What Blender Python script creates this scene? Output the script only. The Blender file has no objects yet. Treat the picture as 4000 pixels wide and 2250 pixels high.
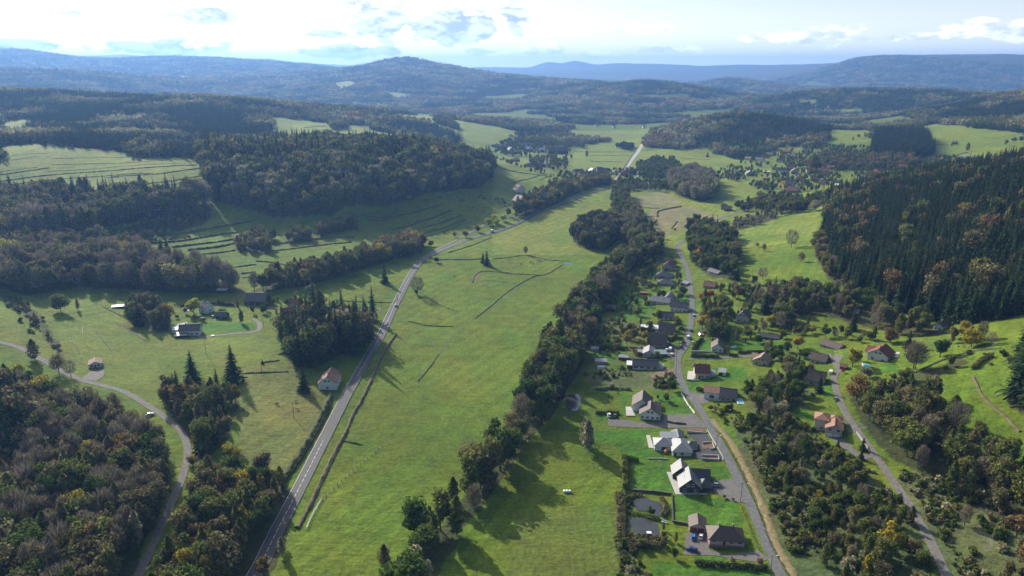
import bpy, bmesh, math, random
import numpy as np
from mathutils import Vector
R = math.radians
random.seed(7); rng = np.random.default_rng(7)
scene = bpy.context.scene
col = scene.collection

# ------------------------------------------------------------ camera
FPX, CAMZ, VH = 1820.0, 190.0, 175.0          # focal length and horizon in a 2576 x 1449 frame
PITCH = math.atan((724.5 - VH) / FPX)
cd = bpy.data.cameras.new('camera'); cam = bpy.data.objects.new('camera', cd); col.objects.link(cam)
cam.location = (0, 0, CAMZ); cam.rotation_euler = (R(90) - PITCH, 0, 0)
cd.sensor_width = 36; cd.lens = 36 * FPX / 2576; cd.clip_start = 1; cd.clip_end = 90000
scene.camera = cam
vs = scene.view_settings
vs.view_transform = 'Standard'; vs.look = 'None'; vs.gamma = 1; vs.use_curve_mapping = False
vs.exposure = 0.62
scene.cycles.use_denoising = True
scene.cycles.max_bounces = 5; scene.cycles.diffuse_bounces = 2; scene.cycles.glossy_bounces = 2
scene.cycles.transmission_bounces = 3; scene.cycles.volume_bounces = 0; scene.cycles.transparent_max_bounces = 4
scene.cycles.caustics_reflective = False; scene.cycles.caustics_refractive = False

# ------------------------------------------------------------ sun and sky
SUN_AZ, SUN_EL = R(-35), R(28)
sd = bpy.data.lights.new('sun', 'SUN'); sun = bpy.data.objects.new('sun', sd); col.objects.link(sun)
sd.energy = 5.0; sd.angle = R(0.5); sd.color = (1.0, 0.93, 0.80)
sdir = Vector((math.sin(SUN_AZ) * math.cos(SUN_EL), math.cos(SUN_AZ) * math.cos(SUN_EL), math.sin(SUN_EL)))
sun.rotation_euler = sdir.to_track_quat('Z', 'Y').to_euler()
world = bpy.data.worlds.new('World'); scene.world = world; world.use_nodes = True
wn, wl = world.node_tree.nodes, world.node_tree.links
wn.clear()

class NT:
    """tiny helper to write node maths"""
    def __init__(s, tree): s.t = tree; s.n = tree.nodes; s.l = tree.links
    def node(s, t, **k):
        n = s.n.new(t)
        for a, b in k.items(): setattr(n, a, b)
        return n
    def put(s, sock, v):
        if isinstance(v, bpy.types.NodeSocket): s.l.new(v, sock)
        elif v is not None: sock.default_value = v
    def m(s, op, a, b=None, c=None, clamp=False):
        n = s.node('ShaderNodeMath', operation=op, use_clamp=clamp)
        s.put(n.inputs[0], a)
        if b is not None: s.put(n.inputs[1], b)
        if c is not None: s.put(n.inputs[2], c)
        return n.outputs[0]
    def mix(s, f, a, b, blend='MIX'):
        n = s.node('ShaderNodeMix', data_type='RGBA', blend_type=blend)
        s.put(n.inputs[0], f); s.put(n.inputs[6], a); s.put(n.inputs[7], b)
        return n.outputs[2]
    def noise(s, vec, scale, detail=4, rough=0.55, dist=0.0):
        n = s.node('ShaderNodeTexNoise'); s.put(n.inputs['Vector'], vec)
        n.inputs['Scale'].default_value = scale; n.inputs['Detail'].default_value = detail
        n.inputs['Roughness'].default_value = rough; n.inputs['Distortion'].default_value = dist
        return n.outputs[0]
    def ramp(s, f, *stops):
        n = s.node('ShaderNodeValToRGB'); s.put(n.inputs[0], f)
        e = n.color_ramp.elements
        while len(e) < len(stops): e.new(0.5)
        for i, (p, c) in enumerate(stops):
            e[i].position = p; e[i].color = (*c, 1) if len(c) == 3 else c
        return n.outputs[0]

W = NT(world.node_tree)
sky = W.node('ShaderNodeTexSky', sky_type='NISHITA', sun_disc=False)
sky.sun_elevation = SUN_EL; sky.sun_rotation = SUN_AZ; sky.altitude = 500
sky.air_density = 1.0; sky.dust_density = 1.6; sky.ozone_density = 1.6
tc = W.node('ShaderNodeTexCoord')
sx = W.node('ShaderNodeSeparateXYZ'); W.l.new(tc.outputs['Generated'], sx.inputs[0])
X, Y, Z = sx.outputs
AZ = W.m('ARCTAN2', X, Y)                           # radians, 0 = straight ahead, plus = right
EL = W.m('ARCSINE', Z)
cb = W.node('ShaderNodeCombineXYZ')                 # cloud bands are seen edge-on, so stretch them sideways
W.put(cb.inputs[0], W.m('MULTIPLY', AZ, 1.0)); W.put(cb.inputs[1], W.m('MULTIPLY', EL, 2.3)); cb.inputs[2].default_value = 3.1
cb2 = W.node('ShaderNodeVectorMath', operation='ADD'); W.l.new(cb.outputs[0], cb2.inputs[0]); cb2.inputs[1].default_value = (-0.008, 0.020, 0)
nz = W.noise(cb.outputs[0], 26, 7, 0.6); nzs = W.noise(cb2.outputs[0], 26, 7, 0.6)
def blob(az, el, wa, we):
    a = W.m('DIVIDE', W.m('SUBTRACT', AZ, az), wa); e = W.m('DIVIDE', W.m('SUBTRACT', EL, el), we)
    d = W.m('ADD', W.m('MULTIPLY', a, a), W.m('MULTIPLY', e, e))
    return W.m('SUBTRACT', 1.0, d)
def pxdir(u, v):
    a = (u - 1288) / FPX; z = -(v - 724.5) / FPX
    d = Vector((a, math.cos(PITCH) + z * math.sin(PITCH), -math.sin(PITCH) + z * math.cos(PITCH))).normalized()
    return math.atan2(d.x, d.y), math.asin(d.z)
def cloudset(lst):
    out = None
    for (u, v, wu, wv) in lst:
        az, el = pxdir(u, v)
        b = blob(az, el, wu / FPX, wv / FPX)
        out = b if out is None else W.m('MAXIMUM', out, b)
    return W.m('MAXIMUM', out, -3.0)
# grey-bottomed cumulus in front of the glare, and bright little cumulus to the right
grey = cloudset([(510, 40, 95, 20), (950, 45, 90, 55), (1130, 68, 130, 38), (830, 85, 60, 14), (1298, 45, 38, 48), (870, 128, 130, 16),
                 (420, 120, 150, 20), (170, 32, 40, 16), (60, 112, 80, 12)])
white = cloudset([(1370, 124, 62, 16), (1650, 126, 95, 12), (2100, 88, 60, 22), (1930, 90, 60, 14), (2230, 96, 130, 12), (2440, 68, 50, 16),
                  (1470, 75, 60, 14), (1600, 72, 90, 12), (2570, 80, 60, 18), (1220, 132, 60, 12), (2010, 100, 90, 9), (1500, 138, 60, 9)])
gm = W.m('MULTIPLY', W.m('ADD', W.m('MULTIPLY', grey, 0.9), W.m('MULTIPLY', W.m('SUBTRACT', nz, 0.52), 4.2)), 3.0, clamp=True)
wm = W.m('MULTIPLY', W.m('ADD', W.m('MULTIPLY', white, 0.7), W.m('MULTIPLY', W.m('SUBTRACT', nz, 0.50), 4.5)), 2.6, clamp=True)
# the high thin veil lit by the sun (whole sky, thickest toward the sun)
cosang = W.m('ADD', W.m('ADD', W.m('MULTIPLY', X, sdir.x), W.m('MULTIPLY', Y, sdir.y)), W.m('MULTIPLY', Z, sdir.z))
veil_n = W.noise(cb.outputs[0], 5, 5, 0.55)
veil = W.m('MULTIPLY', W.m('ADD', W.m('SUBTRACT', cosang, 0.80), W.m('MULTIPLY', W.m('SUBTRACT', veil_n, 0.5), 0.22)), 13.0, clamp=True)
skyb = W.mix(1.0, sky.outputs[0], (1.55, 1.48, 1.36, 1), 'MULTIPLY')
hz = W.m('POWER', W.m('SUBTRACT', 1.0, W.m('MAXIMUM', W.m('MULTIPLY', EL, 7.0), 0.0), clamp=True), 2.0)
c1 = W.mix(W.m('MULTIPLY', hz, 0.72), skyb, (31, 30.5, 29, 1))
c2 = W.mix(W.m('MULTIPLY', veil, 0.94), c1, (30, 29, 28, 1))
lit = W.m('ADD', 0.5, W.m('MULTIPLY', W.m('SUBTRACT', nz, nzs), 6.0), clamp=True)
wc = W.mix(lit, (13, 13.5, 14.5, 1), (26, 25.5, 24.5, 1))
c3 = W.mix(W.m('MULTIPLY', wm, 0.85), c2, wc)
gc = W.mix(lit, (5.5, 6.4, 8, 1), (14, 14.5, 15.5, 1))
c4 = W.mix(W.m('MULTIPLY', gm, 0.9), c3, gc)
bg = W.node('ShaderNodeBackground'); bg.inputs[1].default_value = 0.06
W.l.new(c4, bg.inputs[0])
wo = W.node('ShaderNodeOutputWorld'); W.l.new(bg.outputs[0], wo.inputs[0])

# ------------------------------------------------------------ helpers: pixel -> place
cp, sp = math.cos(PITCH), math.sin(PITCH)
def raydir(u, v):
    X = (u - 1288) / FPX; Z = -(v - 724.5) / FPX
    return X, cp + Z * sp, -sp + Z * cp
def g0(u, v, h):
    d = raydir(u, v); t = (CAMZ - h) / -d[2]
    return t * d[0], t * d[1]
def gr(u, r, h):
    fw = r * cp + (CAMZ - h) * sp
    return (u - 1288) / FPX * fw, r
def crop(x0, y0, s):
    return lambda x, y: ((x0 + x / s) * 0.644, (y0 + y / s) * 0.644)
C1, S2, C3, C4 = crop(2200, 1400, 1.705), crop(2200, 900, 2.415), crop(3000, 1100, 1.26), crop(0, 1100, 1.26)
C5, C6, C7, C8 = crop(900, 1300, 1.525), crop(0, 500, 2.07), crop(1000, 400, 1.61), crop(2400, 350, 1.61)
E6, LF, CV, RV = crop(2400, 1620, 2.3), crop(400, 1080, 2.342), crop(1900, 480, 4.293), crop(2700, 550, 3.22)

# ------------------------------------------------------------ terrain
PTS = []
def P(v, *uh):
    for u, h in uh: PTS.append((*g0(u, v, h), h))
def Q(*urh):
    for u, r, h in urh: PTS.append((*gr(u, r, h), h))
P(1449, (-300, 12), (0, 8), (200, 6), (400, 3), (690, 2), (900, 0), (1300, 0), (1700, 1), (1950, 3), (2200, 8), (2576, 18), (2900, 24))
P(1200, (-300, 16), (0, 10), (300, 6), (460, 4), (760, 2), (1000, 0), (1300, 0), (1700, 1), (1850, 3), (2000, 8), (2300, 16), (2576, 25), (2900, 34))
P(1000, (0, 14), (200, 10), (420, 6), (700, 4), (880, 2), (1100, 0), (1300, 0), (1550, 2), (1730, 4), (1900, 9), (2100, 18), (2300, 24), (2576, 38), (2900, 52))
P(900, (-300, 26), (0, 18), (240, 10), (600, 6), (930, 2), (1150, 0), (1350, 0), (1500, 2), (1710, 5), (1900, 9), (2130, 20), (2350, 30), (2576, 46))
P(800, (0, 22), (300, 9), (700, 5), (980, 2), (1200, 0), (1400, 0), (1600, 3), (1750, 6), (1900, 11), (2150, 23), (2400, 36), (2576, 50), (2900, 66))
P(720, (-300, 32), (0, 24), (300, 12), (600, 8), (900, 6), (1030, 4), (1300, 0), (1600, 2), (1730, 6), (1950, 17))
P(620, (150, 26), (350, 21), (600, 14), (850, 10), (1070, 4), (1300, 0), (1500, 0), (1710, 5), (1860, 11), (2050, 28))
P(540, (450, 32), (700, 25), (950, 18), (1200, 9), (1400, 1), (1600, 1), (1800, 5), (2000, 16), (2100, 27))
P(500, (700, 40), (900, 38), (1100, 28), (1300, 7), (1540, 1), (1700, 2), (1900, 8), (2080, 18))
P(590, (150, 30), (300, 27))
P(475, (0, 52), (300, 52)); P(455, (520, 56)); P(365, (0, 86)); P(380, (250, 80)); P(400, (490, 74)); P(420, (0, 70), (300, 67))
Q((550, 1150, 64), (800, 1200, 62), (1000, 1230, 60), (1150, 1250, 45), (1215, 1180, 38))
P(430, (1260, 25)); P(440, (1400, 8)); P(500, (1350, 3)); P(410, (1245, 27))
Q((0, 1400, 84), (300, 1400, 82), (600, 1450, 70), (-300, 1400, 90), (100, 1900, 127), (300, 1900, 108), (450, 1900, 117), (600, 1900, 106), (700, 1900, 81), (-300, 1900, 135))
P(340, (850, 60)); P(350, (950, 48)); P(320, (760, 70)); P(365, (880, 52))
Q((880, 2100, 70), (1000, 1500, 38), (1150, 1560, 22))
P(300, (1100, 45)); P(340, (1200, 22)); P(360, (1280, 8)); P(320, (1180, 30))
P(400, (1350, 2), (1500, 0), (1600, 1), (1750, 2)); P(345, (1500, 0), (1620, 0)); P(450, (1450, 1), (1600, 1), (1750, 2), (1900, 6))
Q((1400, 3000, 6), (1650, 2900, 2), (1000, 3500, 12), (1250, 3300, 8), (600, 3000, 40), (200, 3000, 50), (-300, 3000, 60), (750, 3600, 14), (1150, 2900, 12))
Q((1020, 6000, 285), (940, 6000, 240), (860, 6000, 185), (1080, 6000, 247), (1150, 5900, 195), (1300, 5500, 132), (1450, 5000, 108), (1000, 4700, 120), (1250, 4500, 60), (780, 5000, 90), (1020, 7500, 120))
Q((1620, 4200, 124), (1560, 4300, 108), (1690, 4100, 104), (1750, 4000, 87), (1900, 3800, 16), (1620, 3500, 40), (1450, 3800, 45), (1620, 5300, 40))
Q((0, 4500, 190), (200, 4500, 160), (400, 4500, 85), (550, 4500, 8), (0, 3700, 90), (650, 4600, 60), (450, 6000, 110), (200, 6200, 130))
Q((0, 8000, 388), (100, 8000, 344), (200, 8000, 300), (400, 8000, 291), (550, 8000, 286), (720, 8000, 243), (820, 8000, 203), (-300, 8000, 420), (940, 9000, 120), (500, 11000, 120), (200, 12000, 150))
Q((300, 18000, 480), (400, 18000, 430), (500, 18000, 455), (600, 18000, 368), (672, 18000, 395), (740, 18000, 270), (830, 18000, 250), (950, 18000, 200), (0, 18000, 300), (-300, 18000, 300))
Q((1160, 14000, 225), (1290, 14000, 205), (1600, 14000, 262), (1750, 14000, 262), (1900, 14000, 258), (2000, 14000, 252), (1440, 14000, 215), (1530, 14000, 255),
  (1160, 9000, 60), (1400, 9000, 40), (1700, 9000, 30), (1900, 9000, 25), (1600, 18000, 150), (2200, 20000, 250))
Q((2200, 9000, 355), (2140, 9000, 330), (2105, 9200, 262), (2070, 9300, 170), (2000, 9600, 110), (2300, 9000, 345), (2450, 9000, 348), (2576, 9000, 350), (2900, 9000, 350), (2200, 7200, 60), (2000, 7500, 10), (2400, 7000, 30), (2576, 7000, 20))
Q((1820, 6500, 110), (1770, 6500, 60), (1900, 6500, 85), (2000, 6500, 40), (1750, 5500, 10), (2000, 5200, 10), (2300, 5200, 12), (2576, 5200, 20))
Q((2000, 3500, 79), (2100, 3500, 90), (2200, 3500, 94), (2300, 3500, 90), (2400, 3500, 73), (1930, 3300, 30), (2000, 2800, 8), (2150, 2700, 10), (2250, 2900, 30), (2200, 4300, 20))
Q((2576, 2400, 117), (2450, 2400, 84), (2300, 2400, 51), (2900, 2400, 140), (2180, 2300, 16), (2576, 3400, 60), (2576, 1900, 70))
Q((1850, 2100, 68), (1700, 2000, 29), (2000, 2100, 49), (2080, 2050, 32), (1620, 1950, 3), (1850, 2700, 8), (1930, 2100, 60))
P(385, (1850, 4), (1750, 3)); P(340, (2130, 38)); P(320, (2350, 52)); P(345, (2450, 50)); P(360, (2576, 50)); P(400, (2450, 34), (2100, 14), (1950, 9))
P(430, (2050, 10), (2150, 14), (2300, 22)); P(480, (2050, 14), (1900, 7)); P(415, (1750, 3))
Q((2576, 780, 87), (2400, 870, 62), (2250, 920, 44), (2150, 860, 33), (2700, 760, 98), (2576, 1200, 36), (2400, 1250, 26), (2900, 760, 105), (2576, 560, 66), (2300, 600, 42))
P(600, (2070, 29)); P(690, (2090, 30)); P(745, (2200, 32)); P(800, (2400, 36))
Q((0, 60, 6), (1288, 60, 4), (2576, 60, 10))
PT = np.array(PTS)
ctr = np.stack([np.arctan2(PT[:, 0], PT[:, 1]), np.log(np.hypot(PT[:, 0], PT[:, 1]))], 1)
def kern(d2): return 0.5 * d2 * np.log(d2 + 1e-9)
d2 = ((ctr[:, None] - ctr[None]) ** 2).sum(-1)
n = len(ctr)
A = np.zeros((n + 3, n + 3)); A[:n, :n] = kern(d2) + np.eye(n) * 2e-5
A[:n, n] = 1; A[:n, n + 1:] = ctr; A[n, :n] = 1; A[n + 1:, :n] = ctr.T
sol = np.linalg.solve(A, np.append(PT[:, 2], [0, 0, 0]))
def rbf(th, lr):
    out = sol[n] + sol[n + 1] * th + sol[n + 2] * lr
    for i in range(n):
        out += sol[i] * kern((th - ctr[i, 0]) ** 2 + (lr - ctr[i, 1]) ** 2)
    return out
# value noise
_h = rng.random((256, 256)).astype(np.float32)
def vnoise(x, y):
    xi = np.floor(x).astype(np.int64); yi = np.floor(y).astype(np.int64)
    fx = x - xi; fy = y - yi; fx = fx * fx * (3 - 2 * fx); fy = fy * fy * (3 - 2 * fy)
    a = _h[xi & 255, yi & 255]; b = _h[(xi + 1) & 255, yi & 255]; c = _h[xi & 255, (yi + 1) & 255]; d = _h[(xi + 1) & 255, (yi + 1) & 255]
    return (a * (1 - fx) + b * fx) * (1 - fy) + (c * (1 - fx) + d * fx) * fy
def fbm(x, y, o=4):
    s = 0; a = 0.5; t = 0
    for k in range(o):
        s = s + a * vnoise(x * 2 ** k + 17.3 * k, y * 2 ** k + 9.1 * k); t += a; a *= 0.5
    return s / t
TH = np.concatenate([np.arange(-180, -44, 2.0), np.arange(-44, 44.01, 0.145), np.arange(46, 180.1, 2.0)]) * math.pi / 180
rs = [8.0]
while rs[-1] < 24000:
    r = rs[-1]
    if r < 225: d = 6
    else: d = min(max(0.95, 1.35 * (r * r + CAMZ ** 2) / (723 * CAMZ) * 0.8), r * (0.0052 if r < 3000 else 0.010))
    rs.append(r + d)
RS = np.array(rs)
TT, RR = np.meshgrid(TH, RS)
GX, GY = RR * np.sin(TT), RR * np.cos(TT)
LIM = R(43)
tcl = np.clip(TT, -LIM, LIM); back = np.clip((np.abs(TT) - LIM) / (math.pi - LIM), 0, 1)
side = rbf(np.full(len(RS), -LIM), np.log(RS)) ; side2 = rbf(np.full(len(RS), LIM), np.log(RS))
avg = 0.5 * (side + side2)
HG = rbf(tcl, np.log(RR)) * (1 - back) + avg[:, None] * back
farw = np.clip((RR - 2400) / 3000, 0, 1)
nn = 0.5 * fbm(GX / 900, GY / 900, 5) + 0.5 * (1 - np.abs(2 * fbm(GX / 1500 + 5, GY / 1500, 4) - 1))
HG += farw * (nn - 0.62) * np.clip(RR * 0.011, 0, 110)
# small flat-topped far hills on the skyline
for u, r, w, a in ((1380, 14000, 180, 105), (1447, 14000, 190, 125), (1545, 14200, 260, 30), (300, 18000, 500, 60), (672, 18000, 300, 50)):
    bx, by = gr(u, r, 200)
    HG += a * np.exp(-((GX - bx) ** 2 / (2 * w * w) + (GY - by) ** 2 / (2 * (3 * w) ** 2)))
midw = np.clip((RR - 260) / 400, 0.35, 1) * (RR < 4000)
HG += midw * (fbm(GX / 60, GY / 60, 3) - 0.5) * 1.6 + (fbm(GX / 14, GY / 14, 2) - 0.5) * 0.22 * (RR < 1200)
HG = np.maximum(HG, -6)
def height(x, y):
    x = np.asarray(x, float); y = np.asarray(y, float)
    it = np.interp(np.arctan2(x, y), TH, np.arange(len(TH))); ir = np.interp(np.hypot(x, y), RS, np.arange(len(RS)))
    i0 = np.minimum(it.astype(int), len(TH) - 2); r0 = np.minimum(ir.astype(int), len(RS) - 2)
    a = it - i0; b = ir - r0
    return (HG[r0, i0] * (1 - a) + HG[r0, i0 + 1] * a) * (1 - b) + (HG[r0 + 1, i0] * (1 - a) + HG[r0 + 1, i0 + 1] * a) * b
TS = 150 * 1.0035 ** np.arange(1500)
def at(u, v):
    """the point of the ground seen at a pixel of the 2576 x 1449 photograph"""
    d = raydir(u, v)
    x, y, z = TS * d[0], TS * d[1], CAMZ + TS * d[2]
    below = z < height(x, y)
    i = int(np.argmax(below)) if below.any() else len(TS) - 1
    lo, hi = TS[max(i - 1, 0)], TS[i]
    for _ in range(18):
        m = 0.5 * (lo + hi)
        if CAMZ + m * d[2] < height(m * d[0], m * d[1]): hi = m
        else: lo = m
    return Vector((hi * d[0], hi * d[1], float(height(hi * d[0], hi * d[1]))))
def wpoly(pts):
    """polygon of pixels (or (u, r, 'r')) to ground coordinates"""
    out = []
    for p in pts:
        if len(p) == 3: out.append(gr(p[0], p[1], 40))
        else:
            q = at(*p); out.append((q.x, q.y))
    return np.array(out)
def inside(x, y, poly):
    c = np.zeros(x.shape, bool); m = (x > poly[:, 0].min()) & (x < poly[:, 0].max()) & (y > poly[:, 1].min()) & (y < poly[:, 1].max())
    xs, ys = x[m], y[m]; r = np.zeros(xs.shape, bool)
    j = len(poly) - 1
    for i in range(len(poly)):
        xi, yi = poly[i]; xj, yj = poly[j]
        t = ((yi > ys) != (yj > ys)) & (xs < (xj - xi) * (ys - yi) / ((yj - yi) or 1e-9) + xi)
        r ^= t; j = i
    c[m] = r
    return c
def segdist(x, y, line):
    d = np.full(x.shape, 1e9)
    for i in range(len(line) - 1):
        a, b = line[i], line[i + 1]; ab = b - a; L = (ab ** 2).sum() + 1e-9
        t = np.clip(((x - a[0]) * ab[0] + (y - a[1]) * ab[1]) / L, 0, 1)
        d = np.minimum(d, np.hypot(x - a[0] - t * ab[0], y - a[1] - t * ab[1]))
    return d
def smooth(pts, k=6):
    """Catmull-Rom through 2-D points"""
    p = [np.array(q, float) for q in pts]; p = [2 * p[0] - p[1]] + p + [2 * p[-1] - p[-2]]; o = []
    for i in range(1, len(p) - 2):
        for j in range(k):
            t = j / k
            o.append(0.5 * ((2 * p[i]) + (-p[i - 1] + p[i + 1]) * t + (2 * p[i - 1] - 5 * p[i] + 4 * p[i + 1] - p[i + 2]) * t * t + (-p[i - 1] + 3 * p[i] - 3 * p[i + 1] + p[i + 2]) * t ** 3))
    o.append(p[-2]); return np.array(o)

# ------------------------------------------------------------ tagging and mesh helpers
def tag(o, label=None, cat=None, group=None, kind=None):
    if label: o['label'] = label
    if cat: o['category'] = cat
    if group: o['group'] = group
    if kind: o['kind'] = kind
    return o
def mesh_obj(name, verts, faces, mats, mi=None, parent=None, smooth_=False):
    me = bpy.data.meshes.new(name); me.from_pydata([tuple(v) for v in verts], [], faces)
    for m in (mats if isinstance(mats, (list, tuple)) else [mats]): me.materials.append(m)
    if mi is not None: me.polygons.foreach_set('material_index', mi)
    if smooth_: me.polygons.foreach_set('use_smooth', [True] * len(me.polygons))
    me.update()
    o = bpy.data.objects.new(name, me); col.objects.link(o)
    if parent: o.parent = parent
    return o
def empty(name, loc, rz=0.0):
    o = bpy.data.objects.new(name, None); col.objects.link(o); o.location = loc; o.rotation_euler = (0, 0, rz)
    o.empty_display_size = 0.5
    return o
class MB:
    def __init__(s): s.v = []; s.f = []; s.m = []
    def face(s, pts, m=0):
        i = len(s.v); s.v += [tuple(p) for p in pts]; s.f.append(tuple(range(i, i + len(pts)))); s.m.append(m)
    def box(s, x0, y0, z0, x1, y1, z1, m=0):
        i = len(s.v)
        s.v += [(x0, y0, z0), (x1, y0, z0), (x1, y1, z0), (x0, y1, z0), (x0, y0, z1), (x1, y0, z1), (x1, y1, z1), (x0, y1, z1)]
        for f in ((0, 3, 2, 1), (4, 5, 6, 7), (0, 1, 5, 4), (1, 2, 6, 5), (2, 3, 7, 6), (3, 0, 4, 7)):
            s.f.append(tuple(i + k for k in f)); s.m.append(m)
    def tube(s, a, b, ra, rb, n=6, m=0):
        a, b = Vector(a), Vector(b); d = (b - a).normalized()
        u = d.orthogonal().normalized(); w = d.cross(u); i = len(s.v)
        for p, r in ((a, ra), (b, rb)):
            for k in range(n):
                t = 2 * math.pi * k / n; s.v.append(tuple(p + (u * math.cos(t) + w * math.sin(t)) * r))
        for k in range(n):
            s.f.append((i + k, i + (k + 1) % n, i + n + (k + 1) % n, i + n + k)); s.m.append(m)
        s.f.append(tuple(i + k for k in reversed(range(n)))); s.m.append(m)
        s.f.append(tuple(i + n + k for k in range(n))); s.m.append(m)
    def build(s, name, mats, parent=None, smooth_=False):
        return mesh_obj(name, s.v, s.f, mats, s.m, parent, smooth_)
    def mesh(s, name, mats):
        o = s.build(name, mats); me = o.data; bpy.data.objects.remove(o); return me
def link(name, me, parent=None, loc=None, rz=0, sc=None):
    o = bpy.data.objects.new(name, me); col.objects.link(o)
    if parent: o.parent = parent
    if loc is not None: o.location = loc
    o.rotation_euler[2] = rz
    if sc is not None: o.scale = sc if isinstance(sc, (tuple, list)) else (sc,) * 3
    return o
def copy_tree(o, parent=None):
    c = o.copy(); col.objects.link(c); c.parent = parent
    for ch in list(o.children): copy_tree(ch, c)
    return c

# ------------------------------------------------------------ materials
def newmat(name):
    m = bpy.data.materials.new(name); m.use_nodes = True; t = NT(m.node_tree); t.n.clear()
    out = t.node('ShaderNodeOutputMaterial'); return m, t, out
def mat(name, c, rough=0.8, var=0.15, scale=1.5, bump=0.0, spec=0.3, metal=0.0, c2=None, coords='Object', streak=False):
    m, t, out = newmat(name)
    p = t.node('ShaderNodeBsdfPrincipled'); t.l.new(p.outputs[0], out.inputs[0])
    p.inputs['Roughness'].default_value = rough; p.inputs['Metallic'].default_value = metal
    p.inputs['Specular IOR Level'].default_value = spec
    tcn = t.node('ShaderNodeTexCoord'); vec = tcn.outputs[coords]
    nf = t.noise(vec, scale, 5, 0.6)
    a = tuple(x * (1 - var) for x in c); b = c2 or tuple(min(1, x * (1 + var)) for x in c)
    cr = t.ramp(nf, (0.3, a), (0.7, b))
    t.l.new(cr, p.inputs['Base Color'])
    if streak:
        w = t.node('ShaderNodeTexWave', wave_type='BANDS', bands_direction='Z'); w.inputs['Scale'].default_value = 2.2; w.inputs['Distortion'].default_value = 0.6
        t.l.new(vec, w.inputs[0])
        t.l.new(t.mix(t.m('MULTIPLY', w.outputs[1], 0.22), cr, tuple(x * 0.55 for x in c) + (1,)), p.inputs['Base Color'])
        b_ = t.node('ShaderNodeBump'); b_.inputs['Strength'].default_value = 0.4; b_.inputs['Distance'].default_value = 0.05
        t.l.new(w.outputs[1], b_.inputs['Height']); t.l.new(b_.outputs[0], p.inputs['Normal'])
    elif bump:
        b_ = t.node('ShaderNodeBump'); b_.inputs['Strength'].default_value = bump; b_.inputs['Distance'].default_value = 0.1
        t.l.new(t.noise(vec, scale * 5, 4), b_.inputs['Height']); t.l.new(b_.outputs[0], p.inputs['Normal'])
    return m
def leafmat(name, c1, c2, c3=None, trans=0.35):
    m, t, out = newmat(name)
    oi = t.node('ShaderNodeObjectInfo'); ge = t.node('ShaderNodeNewGeometry')
    base = t.ramp(oi.outputs['Random'], (0.0, c1), (0.55, c2), (1.0, c3 or c2))
    tcn = t.node('ShaderNodeTexCoord')
    cl = t.noise(tcn.outputs['Object'], 0.28, 3)
    f = t.m('ADD', t.m('MULTIPLY', ge.outputs['Random Per Island'], 1.1), t.m('MULTIPLY', cl, 1.2))
    f = t.m('ADD', f, -0.15)
    hs = t.node('ShaderNodeHueSaturation'); t.l.new(base, hs.inputs['Color'])
    t.put(hs.inputs['Hue'], t.m('ADD', 0.487, t.m('MULTIPLY', ge.outputs['Random Per Island'], 0.026)))
    t.put(hs.inputs['Value'], t.m('MULTIPLY', f, 1.3))
    d = t.node('ShaderNodeBsdfDiffuse'); tr = t.node('ShaderNodeBsdfTranslucent')
    t.l.new(hs.outputs[0], d.inputs[0]); t.l.new(hs.outputs[0], tr.inputs[0])
    mx = t.node('ShaderNodeMixShader'); mx.inputs[0].default_value = trans
    t.l.new(d.outputs[0], mx.inputs[1]); t.l.new(tr.outputs[0], mx.inputs[2]); t.l.new(mx.outputs[0], out.inputs[0])
    return m

# ------------------------------------------------------------ land use: colour of the soil cover
OPEN_FAR = [  # meadows beyond the first woods (pixel outlines)
    [(0, 305), (60, 297), (85, 310), (80, 335), (0, 345)],
    [(0, 372), (60, 362), (250, 376), (400, 392), (500, 402), (520, 430), (530, 462), (500, 480), (300, 486), (0, 486)],
    [(735, 312), (820, 306), (900, 322), (1000, 338), (1010, 352), (930, 368), (860, 360), (880, 345), (800, 345), (745, 350)],
    [(975, 297), (1060, 291), (1130, 300), (1250, 318), (1330, 338), (1300, 350), (1310, 368), (1240, 366), (1170, 352), (1120, 330), (1050, 305)],
    [(1240, 410), (1300, 424), (1400, 442), (1440, 450), (1392, 462), (1350, 500), (1290, 545), (1240, 540)],
    [(1240, 390), (1260, 376), (1310, 362), (1440, 366), (1560, 352), (1624, 345), (1624, 380), (1780, 372), (1900, 412), (2060, 430), (2120, 470),
     (2120, 520), (2060, 540), (2060, 600), (1900, 620), (1500, 640), (1240, 640)],
    [(2080, 330), (2185, 325), (2190, 355), (2150, 362), (2080, 355)],
    [(2280, 322), (2350, 312), (2450, 322), (2576, 335), (2576, 420), (2400, 420), (2350, 400), (2350, 350)],
    [(2230, 430), (2420, 415), (2430, 438), (2250, 445)],
    [(1950, 372), (2010, 365), (2030, 385), (1900, 405)],
    [(830, 210), (880, 203), (900, 215), (860, 228)], [(1330, 262), (1400, 258), (1390, 268)], [(1430, 328), (1640, 322), (1640, 345), (1430, 345)],
    [(2085, 278), (2160, 268), (2180, 280), (2120, 290)], [(430, 193), (470, 190), (480, 198), (440, 202)], [(960, 228), (1060, 240), (1000, 252)],
    [(1700, 246), (1730, 244), (1740, 250)], [(2000, 252), (2060, 250), (2050, 262), (2010, 264)],
]
OPENW = [wpoly(p) for p in OPEN_FAR]
WOODS = {}   # name -> (polygon, spacing, mix, (hmin, hmax), text)
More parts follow.
